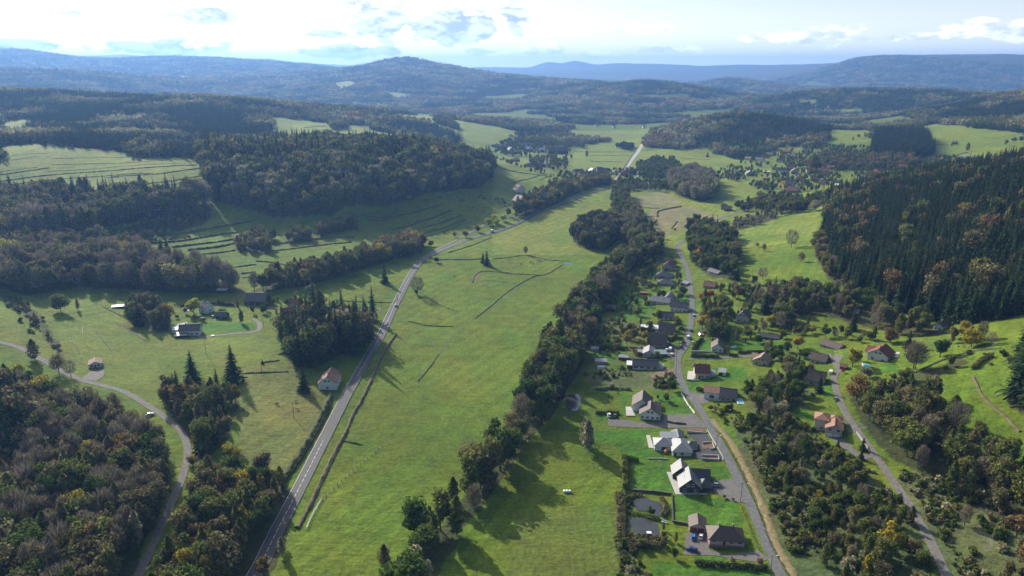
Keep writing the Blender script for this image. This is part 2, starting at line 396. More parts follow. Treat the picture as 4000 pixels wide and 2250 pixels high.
HF = dict(steep=1.25, steepconifer=1.3, between=1.2, clump=1.2, roadcopse=1.22, beltleft=1.3, beltleft2=1.45, railbelt=1.25, bandleft=1.2, hill=1.22, belt=1.38, pinegrove=1.1, beltmid=1.4, avenue=1.3, right=1.28, rightcrest=1.3,
          rightedge=1.3, rightfoot=1.3, edgespruce=1.15, scrub=1.25, gardenwood=1.25, lanewood=1.4, streetwood=1.2, streetwood2=1.2, poplars=1.2, vill=1.05, slope=1.3, terr1=1.3, terr2=1.3, knoll=1.3, undblock=1.2, darkblock=1.1, lowerright=1.2, village=1.3, village2=1.35)
SF = dict(belt=1.12, hill=1.1, beltleft=1.08, lanewood=1.12)
def wood(name, poly, spacing, mix, hr, text): WOODS[name] = (wpoly(poly), spacing * SF.get(name, 1), mix, (hr[0] * HF.get(name, 1), hr[1] * HF.get(name, 1)), text)
wood('steep', [(-250, 930), (30, 980), (150, 1020), (300, 1065), (385, 1120), (425, 1180), (425, 1240), (385, 1330), (330, 1449), (300, 1640), (-250, 1640)], 5.6,
     dict(bare=6.5, brown=4.5, olive=4, yellow=0.6, rust=0.5, silver=1.6, green=1), (9, 15), 'in the steep left wood')
wood('steepconifer', [(-250, 1000), (40, 1020), (90, 1090), (60, 1180), (-250, 1250)], 6, dict(spruce=5, brown=1), (14, 20), 'at the steep left wood')
wood('between', [(520, 1215), (600, 1200), (700, 1210), (750, 1230), (740, 1300), (700, 1400), (640, 1560), (370, 1560), (430, 1400), (480, 1310)], 5.8,
     dict(olive=5, brown=4, yellow=1, rust=0.7, green=2), (9, 15), 'in the copse between track and main road')
wood('clump', [(400, 985), (480, 1000), (560, 990), (600, 1010), (570, 1110), (520, 1160), (470, 1110), (430, 1045)], 7.2,
     dict(brown=4, olive=4, spruce=2, rust=.4, bare=1), (9, 16), 'in the clump round the little hut')
wood('roadcopse', [(705, 850), (745, 925), (800, 925), (860, 890), (905, 890), (948, 835), (945, 800), (880, 815), (760, 820)], 6.5,
     dict(spruce=6, olive=2, brown=3, silver=0.5), (15, 23), 'in the dark copse behind the roadside house')
wood('beltleft', [(-300, 640), (0, 640), (150, 640), (260, 650), (370, 665), (480, 690), (580, 712), (620, 738), (500, 738), (330, 728), (200, 722), (60, 745), (0, 720), (-300, 740)], 7.5,
     dict(brown=6, bare=4, olive=3, yellow=0.5, silver=0.6), (12, 20), 'in the wide left tree belt')
wood('beltleft2', [(-300, 600), (60, 602), (250, 612), (340, 630), (370, 665), (260, 650), (0, 640), (-300, 640)], 9,
     dict(brown=4, bare=3, olive=4, green=1, yellow=.4), (9, 14), 'above the wide left belt')
wood('railbelt', [(620, 738), (760, 722), (860, 695), (930, 672), (980, 655), (1060, 640), (1066, 618), (1030, 608), (960, 632), (900, 648), (800, 684), (700, 704)], 6.5,
     dict(brown=5, olive=4, yellow=0.8, rust=1, bare=2), (11, 16), 'in the belt along the lower meadow')
wood('bandleft', [(-300, 615), (0, 612), (220, 600), (270, 570), (430, 545), (525, 515), (540, 497), (400, 500), (260, 500), (0, 500), (-300, 505)], 7.5,
     dict(spruce=6, brown=4, olive=3, bare=1), (15, 23), 'in the dark band below the upper field')
wood('bandlow', [(270, 580), (300, 620), (360, 605), (520, 560), (540, 515), (430, 548)], 7, dict(olive=3, brown=4, green=1, silver=1), (4, 8), 'on the scrubby left slope')
wood('hill', [(505, 420), (540, 505), (700, 545), (830, 542), (950, 518), (1040, 500), (1130, 482), (1210, 470), (1243, 440), (1232, 408), (1180, 1290, 'r'), (1000, 1330, 'r'), (800, 1320, 'r'), (600, 1280, 'r'), (500, 1200, 'r')], 8.0,
     dict(silver=4.5, olive=5, brown=2, spruce=5.5, green=1, yellow=0.2), (15, 23), 'in the big wood on the middle hill')  # large share of pale silver crowns stands in for sunlit treetops
wood('belt', [(930, 1560), (985, 1450), (1070, 1370), (1160, 1260), (1235, 1170), (1290, 1070), (1330, 960), (1375, 880), (1420, 800), (1465, 740), (1520, 690), (1570, 650), (1610, 632), (1660, 632), (1655, 648),
              (1590, 680), (1545, 740), (1500, 800), (1480, 880), (1460, 930), (1425, 985), (1395, 1040), (1320, 1110), (1250, 1230), (1160, 1340), (1100, 1450), (1060, 1560)], 7.6,
     dict(brown=3, olive=6, green=3, bare=1.2, silver=0.5, darkbroad=1), (9, 17), 'in the riverside belt')
wood('pinegrove', [(1440, 600), (1455, 622), (1520, 632), (1560, 600), (1570, 575), (1500, 565), (1450, 580)], 7, dict(darkbroad=6, brown=2), (16, 20), 'in the dark grove on the long meadow')
wood('beltmid', [(1560, 600), (1600, 640), (1670, 640), (1640, 600), (1610, 560), (1585, 520), (1570, 490), (1545, 490), (1540, 540), (1530, 590)], 8, dict(brown=4, olive=4, green=1, bare=1), (10, 15), 'at the top of the riverside belt')
wood('poplars', [(1680, 455), (1700, 490), (1760, 510), (1795, 500), (1790, 460), (1740, 440)], 8, dict(silver=5, bare=4, olive=2), (16, 22), 'in the pale grove on the tan fields')
wood('avenue', [(1290, 540), (1330, 545), (1420, 502), (1500, 470), (1545, 462), (1535, 448), (1470, 462), (1400, 478), (1340, 500)], 8.5, dict(brown=4, olive=4, yellow=1, rust=.8, green=1), (10, 15), 'in the trees beyond the road bend')
wood('right', [(2065, 590), (2085, 680), (2140, 735), (2220, 772), (2320, 800), (2420, 815), (2520, 805), (2640, 770), (2900, 700, 'r'), (2900, 820, 'r'), (2700, 820, 'r'), (2576, 830, 'r'), (2400, 920, 'r'), (2250, 960, 'r'), (2150, 920, 'r'), (2090, 800, 'r')], 5.2,
     dict(spruce=40, rust=.35, brown=.8, olive=.5), (14, 22), 'in the dark right forest')
wood('rightcrest', [(2080, 760, 'r'), (2150, 840, 'r'), (2300, 880, 'r'), (2480, 800, 'r'), (2700, 780, 'r'), (2700, 900, 'r'), (2400, 1000, 'r'), (2200, 1040, 'r'), (2080, 980, 'r')], 8,
     dict(brown=3, rust=1.4, olive=4, yellow=.3, spruce=8), (12, 17), 'along the crest of the right hill')
wood('rightedge', [(2060, 600), (2050, 640), (2080, 700), (2140, 740), (2090, 680), (2075, 610)], 7, dict(olive=4, brown=3, bare=1, rust=.5), (9, 13), 'on the right forest margin')
wood('rightfoot', [(1880, 745), (1990, 735), (2090, 735), (2200, 780), (2330, 815), (2400, 840), (2300, 850), (2210, 830), (2100, 800), (2010, 790), (1960, 830), (1930, 800)], 8,
     dict(olive=5, brown=4, bare=2, green=2, spruce=0.7), (8, 13), 'below the right forest')
wood('edgespruce', [(2535, 1010), (2560, 1040), (2800, 1100), (2800, 860), (2580, 880), (2555, 930)], 7, dict(spruce=6), (22, 28), 'at the right picture edge')
wood('scrub', [(1850, 1070), (1880, 1090), (1905, 1150), (1965, 1250), (2010, 1330), (2075, 1449), (2330, 1480), (2330, 1330), (2230, 1240), (2160, 1190), (2060, 1150), (2000, 1090), (1960, 1050)], 5.6,
     dict(olive=7, green=3, brown=1.5, bare=1, silver=1, yellow=.25), (2.8, 8.5), 'in the thicket between street and lane')
wood('gardenwood', [(1870, 1005), (1905, 980), (1955, 965), (1985, 925), (2022, 925), (2035, 990), (2020, 1035), (1960, 1055), (1880, 1035)], 7,
     dict(bare=2, green=3, olive=4, spruce=1.2), (7, 11), 'in the street garden wood')
wood('lanewood', [(2140, 1000), (2200, 990), (2290, 1010), (2360, 990), (2400, 1050), (2440, 1100), (2500, 1160), (2600, 1210), (2600, 1330), (2480, 1290), (2400, 1250), (2300, 1180), (2240, 1150), (2170, 1070)], 7.5,
     dict(olive=6, brown=4, bare=2, rust=.4), (8, 13), 'in the wood right of the lane')
wood('hedgewood', [(2290, 850), (2420, 845), (2520, 850), (2500, 880), (2400, 870), (2300, 880)], 9, dict(bare=4, brown=3, yellow=.8, olive=1), (8, 12), 'behind the right pasture')
wood('bottomright', [(2330, 1480), (2300, 1400), (2200, 1360), (2100, 1449), (2100, 1560), (2400, 1560)], 8, dict(olive=4, yellow=2.2, brown=2), (8, 12), 'near the lower end of the lane')
wood('rightcorner', [(2500, 1330), (2640, 1280), (2700, 1560), (2520, 1560)], 8, dict(rust=3, brown=4, yellow=1), (6, 11), 'in the lower right corner')
wood('bushes', [(1840, 560), (1880, 545), (1950, 535), (1960, 548), (1900, 570), (1850, 580)], 8, dict(brown=3, silver=2, bare=2), (4, 8), 'in the bushes across the right meadow')
wood('streetwood', [(1725, 590), (1740, 660), (1790, 700), (1850, 700), (1850, 640), (1850, 600), (1800, 580), (1745, 565)], 7.5, dict(brown=3, green=4, olive=3, spruce=1.4, yellow=.2), (9, 14), 'in the wood above the street')
wood('streetwood2', [(1755, 845), (1765, 775), (1790, 765), (1830, 795), (1842, 850), (1800, 868)], 7, dict(olive=5, yellow=1, green=2, spruce=.6), (8, 13), 'in the tall trees right of the street')
wood('farmtrees', [(330, 815), (420, 840), (430, 810), (400, 770), (330, 775)], 7, dict(olive=3, brown=5, spruce=1.5, yellow=.6), (12, 17), 'in the left farm copse')
wood('scatteredge', [(60, 760), (110, 800), (150, 870), (160, 900), (130, 880), (100, 830), (40, 780), (0, 745), (0, 735)], 7, dict(bare=3, brown=3, silver=1), (3, 6), 'in the left scrub line')
for nm_, pl_ in (('midrow', [(595, 615), (600, 637), (680, 634), (692, 600), (640, 588)]), ('midrow2', [(716, 610), (780, 607), (792, 588), (730, 590)]), ('midrow3', [(795, 597), (905, 577), (902, 560), (800, 580)])): wood(nm_, pl_, 7, dict(olive=3, brown=3, silver=1), (10, 15), 'in the broken mid field row')
wood('oaks', [(1340, 425), (1420, 430), (1440, 400), (1380, 395), (1330, 405)], 16, dict(olive=3, green=3, brown=3), (9, 14), 'round the gardens of the middle village')
wood('vill', [(1245, 400), (1290, 420), (1400, 440), (1480, 435), (1560, 430), (1640, 430), (1640, 455), (1560, 470), (1440, 478), (1330, 545), (1240, 545), (1200, 520), (1290, 540), (1390, 470)], 9,
     dict(olive=4, green=3, brown=3, rust=.4, bare=.7), (5.5, 10.5), 'round the gardens of the middle village')
wood('far village', [(1240, 372), (1300, 340), (1400, 336), (1460, 350), (1480, 376), (1420, 385), (1300, 395), (1250, 392)], 11, dict(olive=3, green=3, brown=3), (8, 14), 'round the far farms')
wood('rightvill', [(1850, 415), (1950, 385), (2050, 365), (2200, 375), (2300, 400), (2440, 400), (2440, 420), (2250, 440), (2200, 470), (2080, 500), (1960, 500), (1860, 460), (1780, 445)], 9,
     dict(olive=4, green=3, brown=4, bare=1, rust=.4, spruce=.3), (5, 10.5), 'round the gardens of the right village')
wood('lowerright', [(1850, 520), (1950, 500), (2080, 500), (2120, 530), (2050, 520), (1990, 540), (1900, 530), (1850, 535)], 9, dict(brown=3, green=3, olive=3, rust=.4), (8, 12), 'in the hedge above the right meadow')
wood('riverfar', [(1620, 455), (1600, 420), (1650, 405), (1700, 405), (1710, 430), (1660, 455)], 10, dict(green=4, olive=3, brown=1), (10, 15), 'beside the straight far road')
wood('riverfar2', [(1550, 460), (1640, 462), (1690, 470), (1680, 484), (1600, 480), (1550, 486)], 10, dict(green=3, olive=3, brown=2), (8, 14), 'beside the straight far road')
wood('farclump', [(1550, 372), (1570, 365), (1600, 372), (1580, 380)], 9, dict(darkbroad=3), (12, 16), 'in the dark clump on the far meadow')
wood('terr1', [(780, 345), (860, 350), (880, 362), (800, 372), (770, 365)], 9, dict(olive=3, brown=2), (9, 14), 'in the round copse among the far terraces')
wood('terr2', [(825, 315), (870, 312), (875, 325), (835, 328)], 9, dict(olive=2, silver=2), (9, 14), 'in the round copse among the far terraces')
wood('knoll', [(1090, 305), (1130, 305), (1160, 330), (1100, 312)], 8, dict(olive=2, brown=2), (10, 15), 'in the round copse among the far terraces')
wood('fieldcopse', [(330, 398), (400, 396), (400, 385), (340, 384)], 7, dict(olive=3, silver=2), (9, 13), 'on the upper edge of the left terraced field')
wood('darkblock', [(2185, 395), (2300, 405), (2350, 385), (2335, 350), (2200, 345)], 8, dict(spruce=6), (18, 24), 'in the dark square spruce plantation')
wood('undblock', [(2030, 425), (2200, 430), (2330, 420), (2290, 400), (2180, 395), (2050, 400)], 9, dict(brown=4, olive=3, rust=1, spruce=1), (10, 15), 'below the dark spruce plantation')
wood('village', [(1470, 760), (1560, 700), (1650, 650), (1700, 660), (1720, 720), (1720, 830), (1700, 920), (1600, 925), (1480, 880), (1460, 810)], 7, dict(green=3, olive=4, brown=3, bare=2, yellow=.4), (2.8, 6.6), 'in the gardens left of the street')
wood('village2', [(1770, 720), (1880, 730), (2000, 800), (2200, 850), (2180, 900), (2100, 960), (1960, 920), (1900, 860), (1800, 880), (1780, 800)], 7, dict(green=3, olive=4, brown=3, bare=2, rust=.5, yellow=.4), (2.8, 7.0), 'in the gardens right of the street')
wood('northgardens', [(1860, 700), (2000, 720), (2060, 740), (2040, 790), (1950, 800), (1880, 770)], 9, dict(olive=5, brown=3, bare=2, green=2), (5, 9), 'in the orchard below the right forest')
wood('farmgardens', [(420, 770), (640, 760), (780, 740), (830, 770), (700, 800), (560, 790), (430, 830)], 12, dict(green=3, olive=4, brown=4, bare=2, yellow=.4), (3.5, 8), 'in the gardens of the left farms')
wood('hedgeright', [(2150, 1010), (2250, 960), (2330, 930), (2420, 900), (2430, 915), (2330, 960), (2250, 985)], 8, dict(olive=4, brown=3, bare=2), (5, 8), 'on the edge of the right pasture')
wood('slope', [(2380, 1100), (2576, 1180), (2576, 1250), (2450, 1230), (2300, 1120)], 8, dict(olive=4, brown=3, bare=1), (7, 11), 'in the wood right of the lane')

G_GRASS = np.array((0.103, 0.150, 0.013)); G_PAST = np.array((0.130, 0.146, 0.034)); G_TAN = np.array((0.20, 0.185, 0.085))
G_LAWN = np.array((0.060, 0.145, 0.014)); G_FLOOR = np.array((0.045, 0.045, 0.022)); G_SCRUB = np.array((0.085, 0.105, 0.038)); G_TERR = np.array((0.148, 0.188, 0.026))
def paint(tint, poly, c, soft=2.5, amt=1.0):
    global JX, JY
    m = inside(GX + JX * soft, GY + JY * soft, poly)
    tint[m] = tint[m] * (1 - amt) + c * amt
JX = (fbm(GX / 7, GY / 7, 3) - 0.5) * 2; JY = (fbm(GX / 7 + 40, GY / 7 + 3, 3) - 0.5) * 2
tint = np.zeros(GX.shape + (3,)); tint[:] = G_GRASS
farm = RR > 1900
tint[farm] = G_FLOOR
left_back = (RR > 1040) & (GX < gr(520, 1100, 60)[0] * RR / 1100); tint[left_back] = G_FLOOR
FG = fbm(GX / 420 + 3, GY / 420 + 8, 4); MIDW = (RR > 2300)
patch = MIDW & (FG > 0.60) & (HG < 70); tint[patch] = G_GRASS * 0.8
for p in OPENW: paint(tint, p, G_TERR, 4)
TANS = [[(1575, 500), (1660, 480), (1700, 500), (1760, 515), (1800, 545), (1830, 560), (1790, 585), (1700, 600), (1640, 575), (1560, 540)]]
GRP = lambda pts, c, s=2.5, a=1.0: paint(tint, wpoly(pts), np.array(c), s, a)
GRP([(600, 870), (700, 860), (760, 960), (830, 1000), (800, 1060), (700, 1210), (600, 1150), (600, 1000)], G_PAST)
GRP([(0, 740), (300, 760), (420, 850), (700, 850), (720, 920), (600, 930), (400, 900), (400, 1030), (200, 950), (0, 860)], (0.128, 0.172, 0.022))
GRP([(1290, 1290), (1560, 1270), (1560, 1560), (1250, 1560)], (0.098, 0.134, 0.022), 6)
GRP([(1570, 500), (1660, 483), (1720, 505), (1700, 520), (1580, 522)], G_TAN)
GRP([(1640, 525), (1740, 520), (1830, 555), (1790, 585), (1690, 575), (1620, 558)], G_TAN)
GRP([(1560, 552), (1640, 550), (1700, 592), (1640, 600)], G_TAN * 0.9)
GRP([(1850, 1060), (2000, 1060), (2200, 1200), (2330, 1330), (2380, 1560), (1990, 1560), (1860, 1180)], G_SCRUB)
GRP([(2250, 1200), (2500, 1180), (2650, 1300), (2650, 1560), (2420, 1560), (2300, 1300)], G_SCRUB)
FERN = np.array((0.115, 0.130, 0.070))
for p in ([(1900, 1060), (1990, 1050), (2020, 1100), (1960, 1140), (1900, 1120)], [(1940, 1190), (2000, 1200), (2020, 1290), (1970, 1290)], [(2340, 1190), (2480, 1200), (2490, 1260), (2380, 1280)],
          [(2130, 1040), (2170, 1060), (2150, 1110)], [(2040, 1300), (2110, 1300), (2100, 1360), (2050, 1350)], [(2480, 1270), (2600, 1320), (2600, 1420), (2500, 1380)]):
    GRP(p, FERN, 9)
GRP([(1470, 940), (1560, 925), (1690, 940), (1700, 975), (1500, 985)], G_SCRUB * 1.1, 4)
GRP([(1630, 940), (1700, 925), (1715, 950), (1640, 962)], (0.20, 0.14, 0.10), 3)
GRP([(1490, 800), (1700, 820), (1690, 905), (1480, 930)], G_SCRUB, 3, .6)
GRP([(1555, 1240), (1600, 1240), (1600, 1420), (1620, 1460), (1560, 1460), (1545, 1300)], G_SCRUB * 0.8, 3)
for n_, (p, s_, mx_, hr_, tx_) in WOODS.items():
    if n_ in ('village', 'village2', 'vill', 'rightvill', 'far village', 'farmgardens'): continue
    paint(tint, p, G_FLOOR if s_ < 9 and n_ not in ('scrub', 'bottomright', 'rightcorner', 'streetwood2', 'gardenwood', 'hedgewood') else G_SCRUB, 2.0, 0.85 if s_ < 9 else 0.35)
LAWNS = [  # crisp mown garden lawns
    [C1(170, 480), C1(670, 475), C1(560, 500), C1(540, 590), C1(690, 660), C1(420, 690), C1(330, 560), C1(210, 560)],
    [C1(470, 690), C1(690, 680), C1(700, 760), C1(745, 890), C1(450, 880)],
    [C1(730, 905), C1(1150, 940), C1(1220, 1120), C1(830, 1090), C1(735, 1080)],
    [C1(590, 225), C1(780, 235), C1(870, 372), C1(660, 370), C1(650, 300)],
    [C1(390, 215), C1(440, 230), C1(420, 330), C1(400, 390), C1(220, 430), C1(220, 380), C1(380, 350)],
    [S2(500, 610), S2(690, 600), S2(830, 560), S2(830, 590), S2(760, 680), S2(500, 680)],
    [S2(500, 705), S2(870, 710), S2(840, 800), S2(760, 860), S2(440, 850), S2(480, 790)],
    [S2(260, 1150), S2(560, 1150), S2(640, 1180), S2(500, 1200), S2(420, 1300), S2(560, 1250), S2(600, 1310), S2(430, 1320), S2(420, 1230), S2(260, 1200)],
    [S2(1300, 1030), S2(1400, 1030), S2(1390, 1140), S2(1260, 1150)], [S2(1560, 1060), S2(2140, 1050), S2(2140, 1140), S2(1640, 1145), S2(1620, 1150)],
    [S2(1380, 1300), S2(1700, 1290), S2(1750, 1400), S2(1400, 1430), S2(1180, 1440), S2(1230, 1400)],
    [C1(820, 160), C1(900, 160), C1(900, 225), C1(850, 220)], [C3(270, 510), C3(330, 510), C3(345, 570), C3(270, 570)],
    [C3(105, 615), C3(190, 635), C3(225, 690), C3(180, 680)], [LF(880, 420), LF(1180, 420), LF(1400, 430), LF(1400, 490), LF(1000, 520), LF(900, 500)],
    [S2(340, 1040), S2(590, 1050), S2(590, 1100), S2(350, 1090)], [S2(1080, 620), S2(1190, 630), S2(1190, 700), S2(1080, 680)],
    [E6(730, 1265), E6(1020, 1270), E6(1020, 1330), E6(730, 1320)], [E6(350, 1310), E6(720, 1350), E6(1380, 1400), E6(1380, 1450), E6(340, 1450)],
    [C3(550, 400), C3(640, 405), C3(640, 440), C3(560, 455)], [C1(985, 690), C1(1110, 740), C1(1125, 790), C1(1010, 815), C1(985, 760)],
]
for p in LAWNS: GRP(p, G_LAWN, 0.6)
TERRLINES_MASK = None
# broad, slow differences inside every cover (moisture, mowing)
big = fbm(GX / 55, GY / 55, 4)[..., None]; big2 = fbm(GX / 20 + 9, GY / 34 + 4, 4)[..., None]
aw = (GX * math.cos(R(-28)) + GY * math.sin(R(-28))) + 6 * big2[..., 0]
mow = 1 + 0.07 * np.sign(np.sin(aw * 2 * math.pi / 9.0)) * (RR < 1300) * (big[..., 0] > .48)
pb = inside(GX, GY, wpoly([(1290, 1290), (1560, 1270), (1560, 1560), (1250, 1560)]))
mow = np.where(pb, 1 + 0.045 * np.sin((GX + 2 * JX) * 2 * math.pi / 3.4), mow)
tint *= mow[..., None]
tint *= (0.72 + 0.56 * big)
tint[..., 0:1] *= (0.72 + 0.56 * big2)
tint = np.clip(tint, 0.004, 1)
NR, NC = GX.shape
verts = np.stack([GX, GY, HG], -1).reshape(-1, 3)
idx = (np.arange(NR - 1)[:, None] * NC + np.arange(NC - 1)[None]).reshape(-1)
quads = np.stack([idx, idx + 1, idx + NC + 1, idx + NC], 1)
# -> faces must look up: theta grows to the right, r outward
me = bpy.data.meshes.new('ground')
me.vertices.add(len(verts)); me.vertices.foreach_set('co', verts.astype(np.float32).ravel())
nq = len(quads); me.loops.add(nq * 4); me.loops.foreach_set('vertex_index', quads.astype(np.int32).ravel())
me.polygons.add(nq); me.polygons.foreach_set('loop_start', np.arange(0, nq * 4, 4, dtype=np.int32)); me.polygons.foreach_set('loop_total', np.full(nq, 4, np.int32))
me.polygons.foreach_set('use_smooth', np.ones(nq, bool)); me.update(calc_edges=True); me.validate()
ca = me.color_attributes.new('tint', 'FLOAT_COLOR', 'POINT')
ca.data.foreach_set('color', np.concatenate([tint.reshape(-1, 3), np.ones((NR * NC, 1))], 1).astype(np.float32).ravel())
m, t, out = newmat('ground_cover')
p = t.node('ShaderNodeBsdfPrincipled'); t.l.new(p.outputs[0], out.inputs[0]); p.inputs['Roughness'].default_value = 0.9; p.inputs['Specular IOR Level'].default_value = 0.1
at_ = t.node('ShaderNodeAttribute', attribute_name='tint'); tcn = t.node('ShaderNodeTexCoord'); V = tcn.outputs['Object']
n1 = t.noise(V, 0.5, 6, 0.7); n2 = t.noise(V, 0.09, 4, 0.6)
f = t.m('ADD', t.m('MULTIPLY', n1, 1.9), t.m('MULTIPLY', n2, 1.1)); f = t.m('ADD', f, -0.72); map_ = t.node('ShaderNodeMapping'); map_.inputs['Rotation'].default_value = (0, 0, R(-62)); map_.inputs['Scale'].default_value = (0.035, 0.9, 1); t.l.new(V, map_.inputs[0])
f = t.m('ADD', f, t.m('MULTIPLY', t.m('SUBTRACT', t.noise(map_.outputs[0], 1.0, 3, 0.5), 0.5), 0.8))
f = t.m('ADD', f, t.m('MULTIPLY', t.m('SUBTRACT', t.noise(V, 1.6, 3, 0.8), 0.5), 0.9))
f = t.m('ADD', f, 0.22)
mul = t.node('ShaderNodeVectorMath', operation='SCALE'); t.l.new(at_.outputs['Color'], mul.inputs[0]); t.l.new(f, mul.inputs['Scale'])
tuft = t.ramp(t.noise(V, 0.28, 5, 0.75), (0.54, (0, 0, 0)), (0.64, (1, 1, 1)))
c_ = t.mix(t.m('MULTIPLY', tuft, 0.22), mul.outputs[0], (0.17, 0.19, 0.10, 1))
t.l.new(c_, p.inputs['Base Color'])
b_ = t.node('ShaderNodeBump'); b_.inputs['Strength'].default_value = 1.0; b_.inputs['Distance'].default_value = 0.9
t.l.new(t.noise(V, 0.35, 6, 0.72), b_.inputs['Height']); t.l.new(b_.outputs[0], p.inputs['Normal'])
me.materials.append(m)
ground = bpy.data.objects.new('ground', me); col.objects.link(ground); tag(ground, kind='structure')

# ------------------------------------------------------------ surfaces laid on the ground
M = {}
M['asphalt'] = mat('asphalt', (0.10, 0.10, 0.105), 0.75, 0.25, 0.6, 0.2, c2=(0.15, 0.148, 0.145), spec=0.4)
M['asphalt_main'] = mat('asphalt_main', (0.062, 0.060, 0.064), 0.7, 0.2, 0.5, 0.2, spec=0.25)
M['track'] = mat('track', (0.15, 0.138, 0.125), 0.9, 0.35, 0.8, 0.4)
M['paint'] = mat('road_paint', (0.62, 0.62, 0.60), 0.6, 0.2, 2)
M['drive'] = mat('drive_gravel', (0.13, 0.12, 0.115), 0.9, 0.25, 0.7, 0.4)
M['dark_drive'] = mat('dark_drive', (0.05, 0.052, 0.058), 0.8, 0.2, 0.8, 0.2)
M['verge'] = mat('dry_verge', (0.20, 0.155, 0.075), 0.95, 0.4, 0.8, 0.6)
M['soil'] = mat('soil', (0.15, 0.085, 0.06), 0.95, 0.35, 0.8, 0.6)
M['stone_pav'] = mat('pale_paving', (0.42, 0.40, 0.37), 0.8, 0.15, 1.2)
M['brook'] = mat('brook_water', (0.04, 0.045, 0.035), 0.5, 0.2, 0.2, spec=0.3)
M['water'] = mat('pond_water', (0.05, 0.05, 0.045), 0.12, 0.2, 0.2, 0.0, spec=0.8)
M['pool'] = mat('pool_water', (0.10, 0.42, 0.48), 0.1, 0.1, 0.3, spec=0.6)
M['grassbank'] = mat('rough_bank_grass', (0.060, 0.070, 0.026), 0.95, 0.45, 0.5, 0.9)
def ribbon(name, pts, w, mt, off=0.15, kind='structure', parent=None, dens=3.0, wf=None, side=0.0, crest=0.0, jag=0.0):
    """a strip draped along ground points; crest > 0 raises its middle into a low bank"""
    L = np.concatenate([[0], np.cumsum(np.hypot(*np.diff(pts, axis=0).T))]); nseg = max(2, int(L[-1] / dens))
    s = np.linspace(0, L[-1], nseg + 1); x = np.interp(s, L, pts[:, 0]); y = np.interp(s, L, pts[:, 1])
    dx, dy = np.gradient(x), np.gradient(y); l = np.hypot(dx, dy) + 1e-9; nx, ny = dy / l, -dx / l
    ww = w * (np.interp(s, [0, L[-1]], wf) if wf else 1) / 2
    ww = ww * np.ones_like(s)
    if jag: ww = ww * (0.7 + 0.6 * rng.random(len(s)))
    cols = []
    ks = (-1, -0.5, 0, 0.5, 1)
    for k in ks:
        px_, py_ = x + nx * (ww * k + side), y + ny * (ww * k + side)
        up = crest * (1 - k * k) * ((0.5 + 0.9 * rng.random(len(s))) if jag else 1) if crest else 0
        z = height(px_, py_) + (off if not crest else 0.02 - 0.25 * abs(k)) + up
        cols.append(np.stack([px_, py_, z], 1))
    if not crest:
        zm = np.max([c[:, 2] for c in cols], 0)   # a road is level across
        for c in cols: c[:, 2] = 0.6 * zm + 0.4 * c[:, 2]
    vv = np.stack(cols, 1).reshape(-1, 3); K = len(ks); ff = []
    for i in range(nseg):
        for k in range(K - 1):
            a = i * K + k; ff.append((a, a + 1, a + K + 1, a + K))
    # give roads thickness so that the edge is a real step
    if not crest:
        b0 = len(vv); e = np.concatenate([np.stack([cols[0][:, 0], cols[0][:, 1], cols[0][:, 2] - 0.7], 1), np.stack([cols[-1][:, 0], cols[-1][:, 1], cols[-1][:, 2] - 0.7], 1)])
        vv = np.concatenate([vv, e]); N1 = nseg + 1
        for i in range(nseg):
            ff.append((b0 + i, i * K, (i + 1) * K, b0 + i + 1)); ff.append((i * K + K - 1, b0 + N1 + i, b0 + N1 + i + 1, (i + 1) * K + K - 1))
    o = mesh_obj(name, vv, ff, mt, None, parent, True if crest else False)
    if kind: tag(o, kind=kind)
    return o
def gl(pts, k=6): return smooth(wpoly(pts), k)
ROAD = gl([(560, 1560), (640, 1449), (700, 1330), (757, 1220), (818, 1100), (880, 980), (932, 890), (960, 840), (985, 785), (1008, 740), (1035, 690), (1062, 655), (1110, 630),
           (1180, 602), (1280, 572), (1370, 530), (1450, 499), (1540, 470), (1541, 450)])
ribbon('main_road', ROAD, 6.6, M['asphalt_main'], 0.16)
ribbon('road_edge_line', ROAD, 0.16, M['paint'], 0.172, side=3.1); ribbon('road_edge_line', ROAD, 0.16, M['paint'], 0.172, side=-3.1)
def dashes(name, pts, w, on, off_, z, mt):
    L = np.concatenate([[0], np.cumsum(np.hypot(*np.diff(pts, axis=0).T))]); mb = MB(); s = 0
    while s < L[-1] - on:
        ss = np.array([s, s + on]); x = np.interp(ss, L, pts[:, 0]); y = np.interp(ss, L, pts[:, 1]); d = np.array([x[1] - x[0], y[1] - y[0]]); d /= np.hypot(*d) + 1e-9; nx, ny = d[1] * w / 2, -d[0] * w / 2
        h = height(np.array([x[0] - nx, x[0] + nx, x[1] + nx, x[1] - nx]), np.array([y[0] - ny, y[0] + ny, y[1] + ny, y[1] - ny])) + z
        mb.face([(x[0] - nx, y[0] - ny, h[0]), (x[0] + nx, y[0] + ny, h[1]), (x[1] + nx, y[1] + ny, h[2]), (x[1] - nx, y[1] - ny, h[3])]); s += on + off_
    return tag(mb.build(name, mt), kind='structure')
dashes('road_centre_line', ROAD, 0.2, 3.0, 1.3, 0.26, M['paint'])
STREET = gl([(2010, 1560), (1975, 1470), (1950, 1420), (1905, 1310), (1868, 1230), (1830, 1150), (1790, 1080), (1758, 1025), (1726, 985), (1708, 940), (1706, 900), (1725, 870), (1735, 830), (1742, 780),
             (1738, 735), (1732, 690), (1722, 660), (1708, 635), (1706, 618), (1718, 606)])
ribbon('village_street', STREET, 4.2, M['asphalt'], 0.16)
dashes('street_edge_line', np.stack([STREET[:60, 0] - 1.8, STREET[:60, 1]], 1), 0.14, 3, 2.5, 0.24, M['paint'])
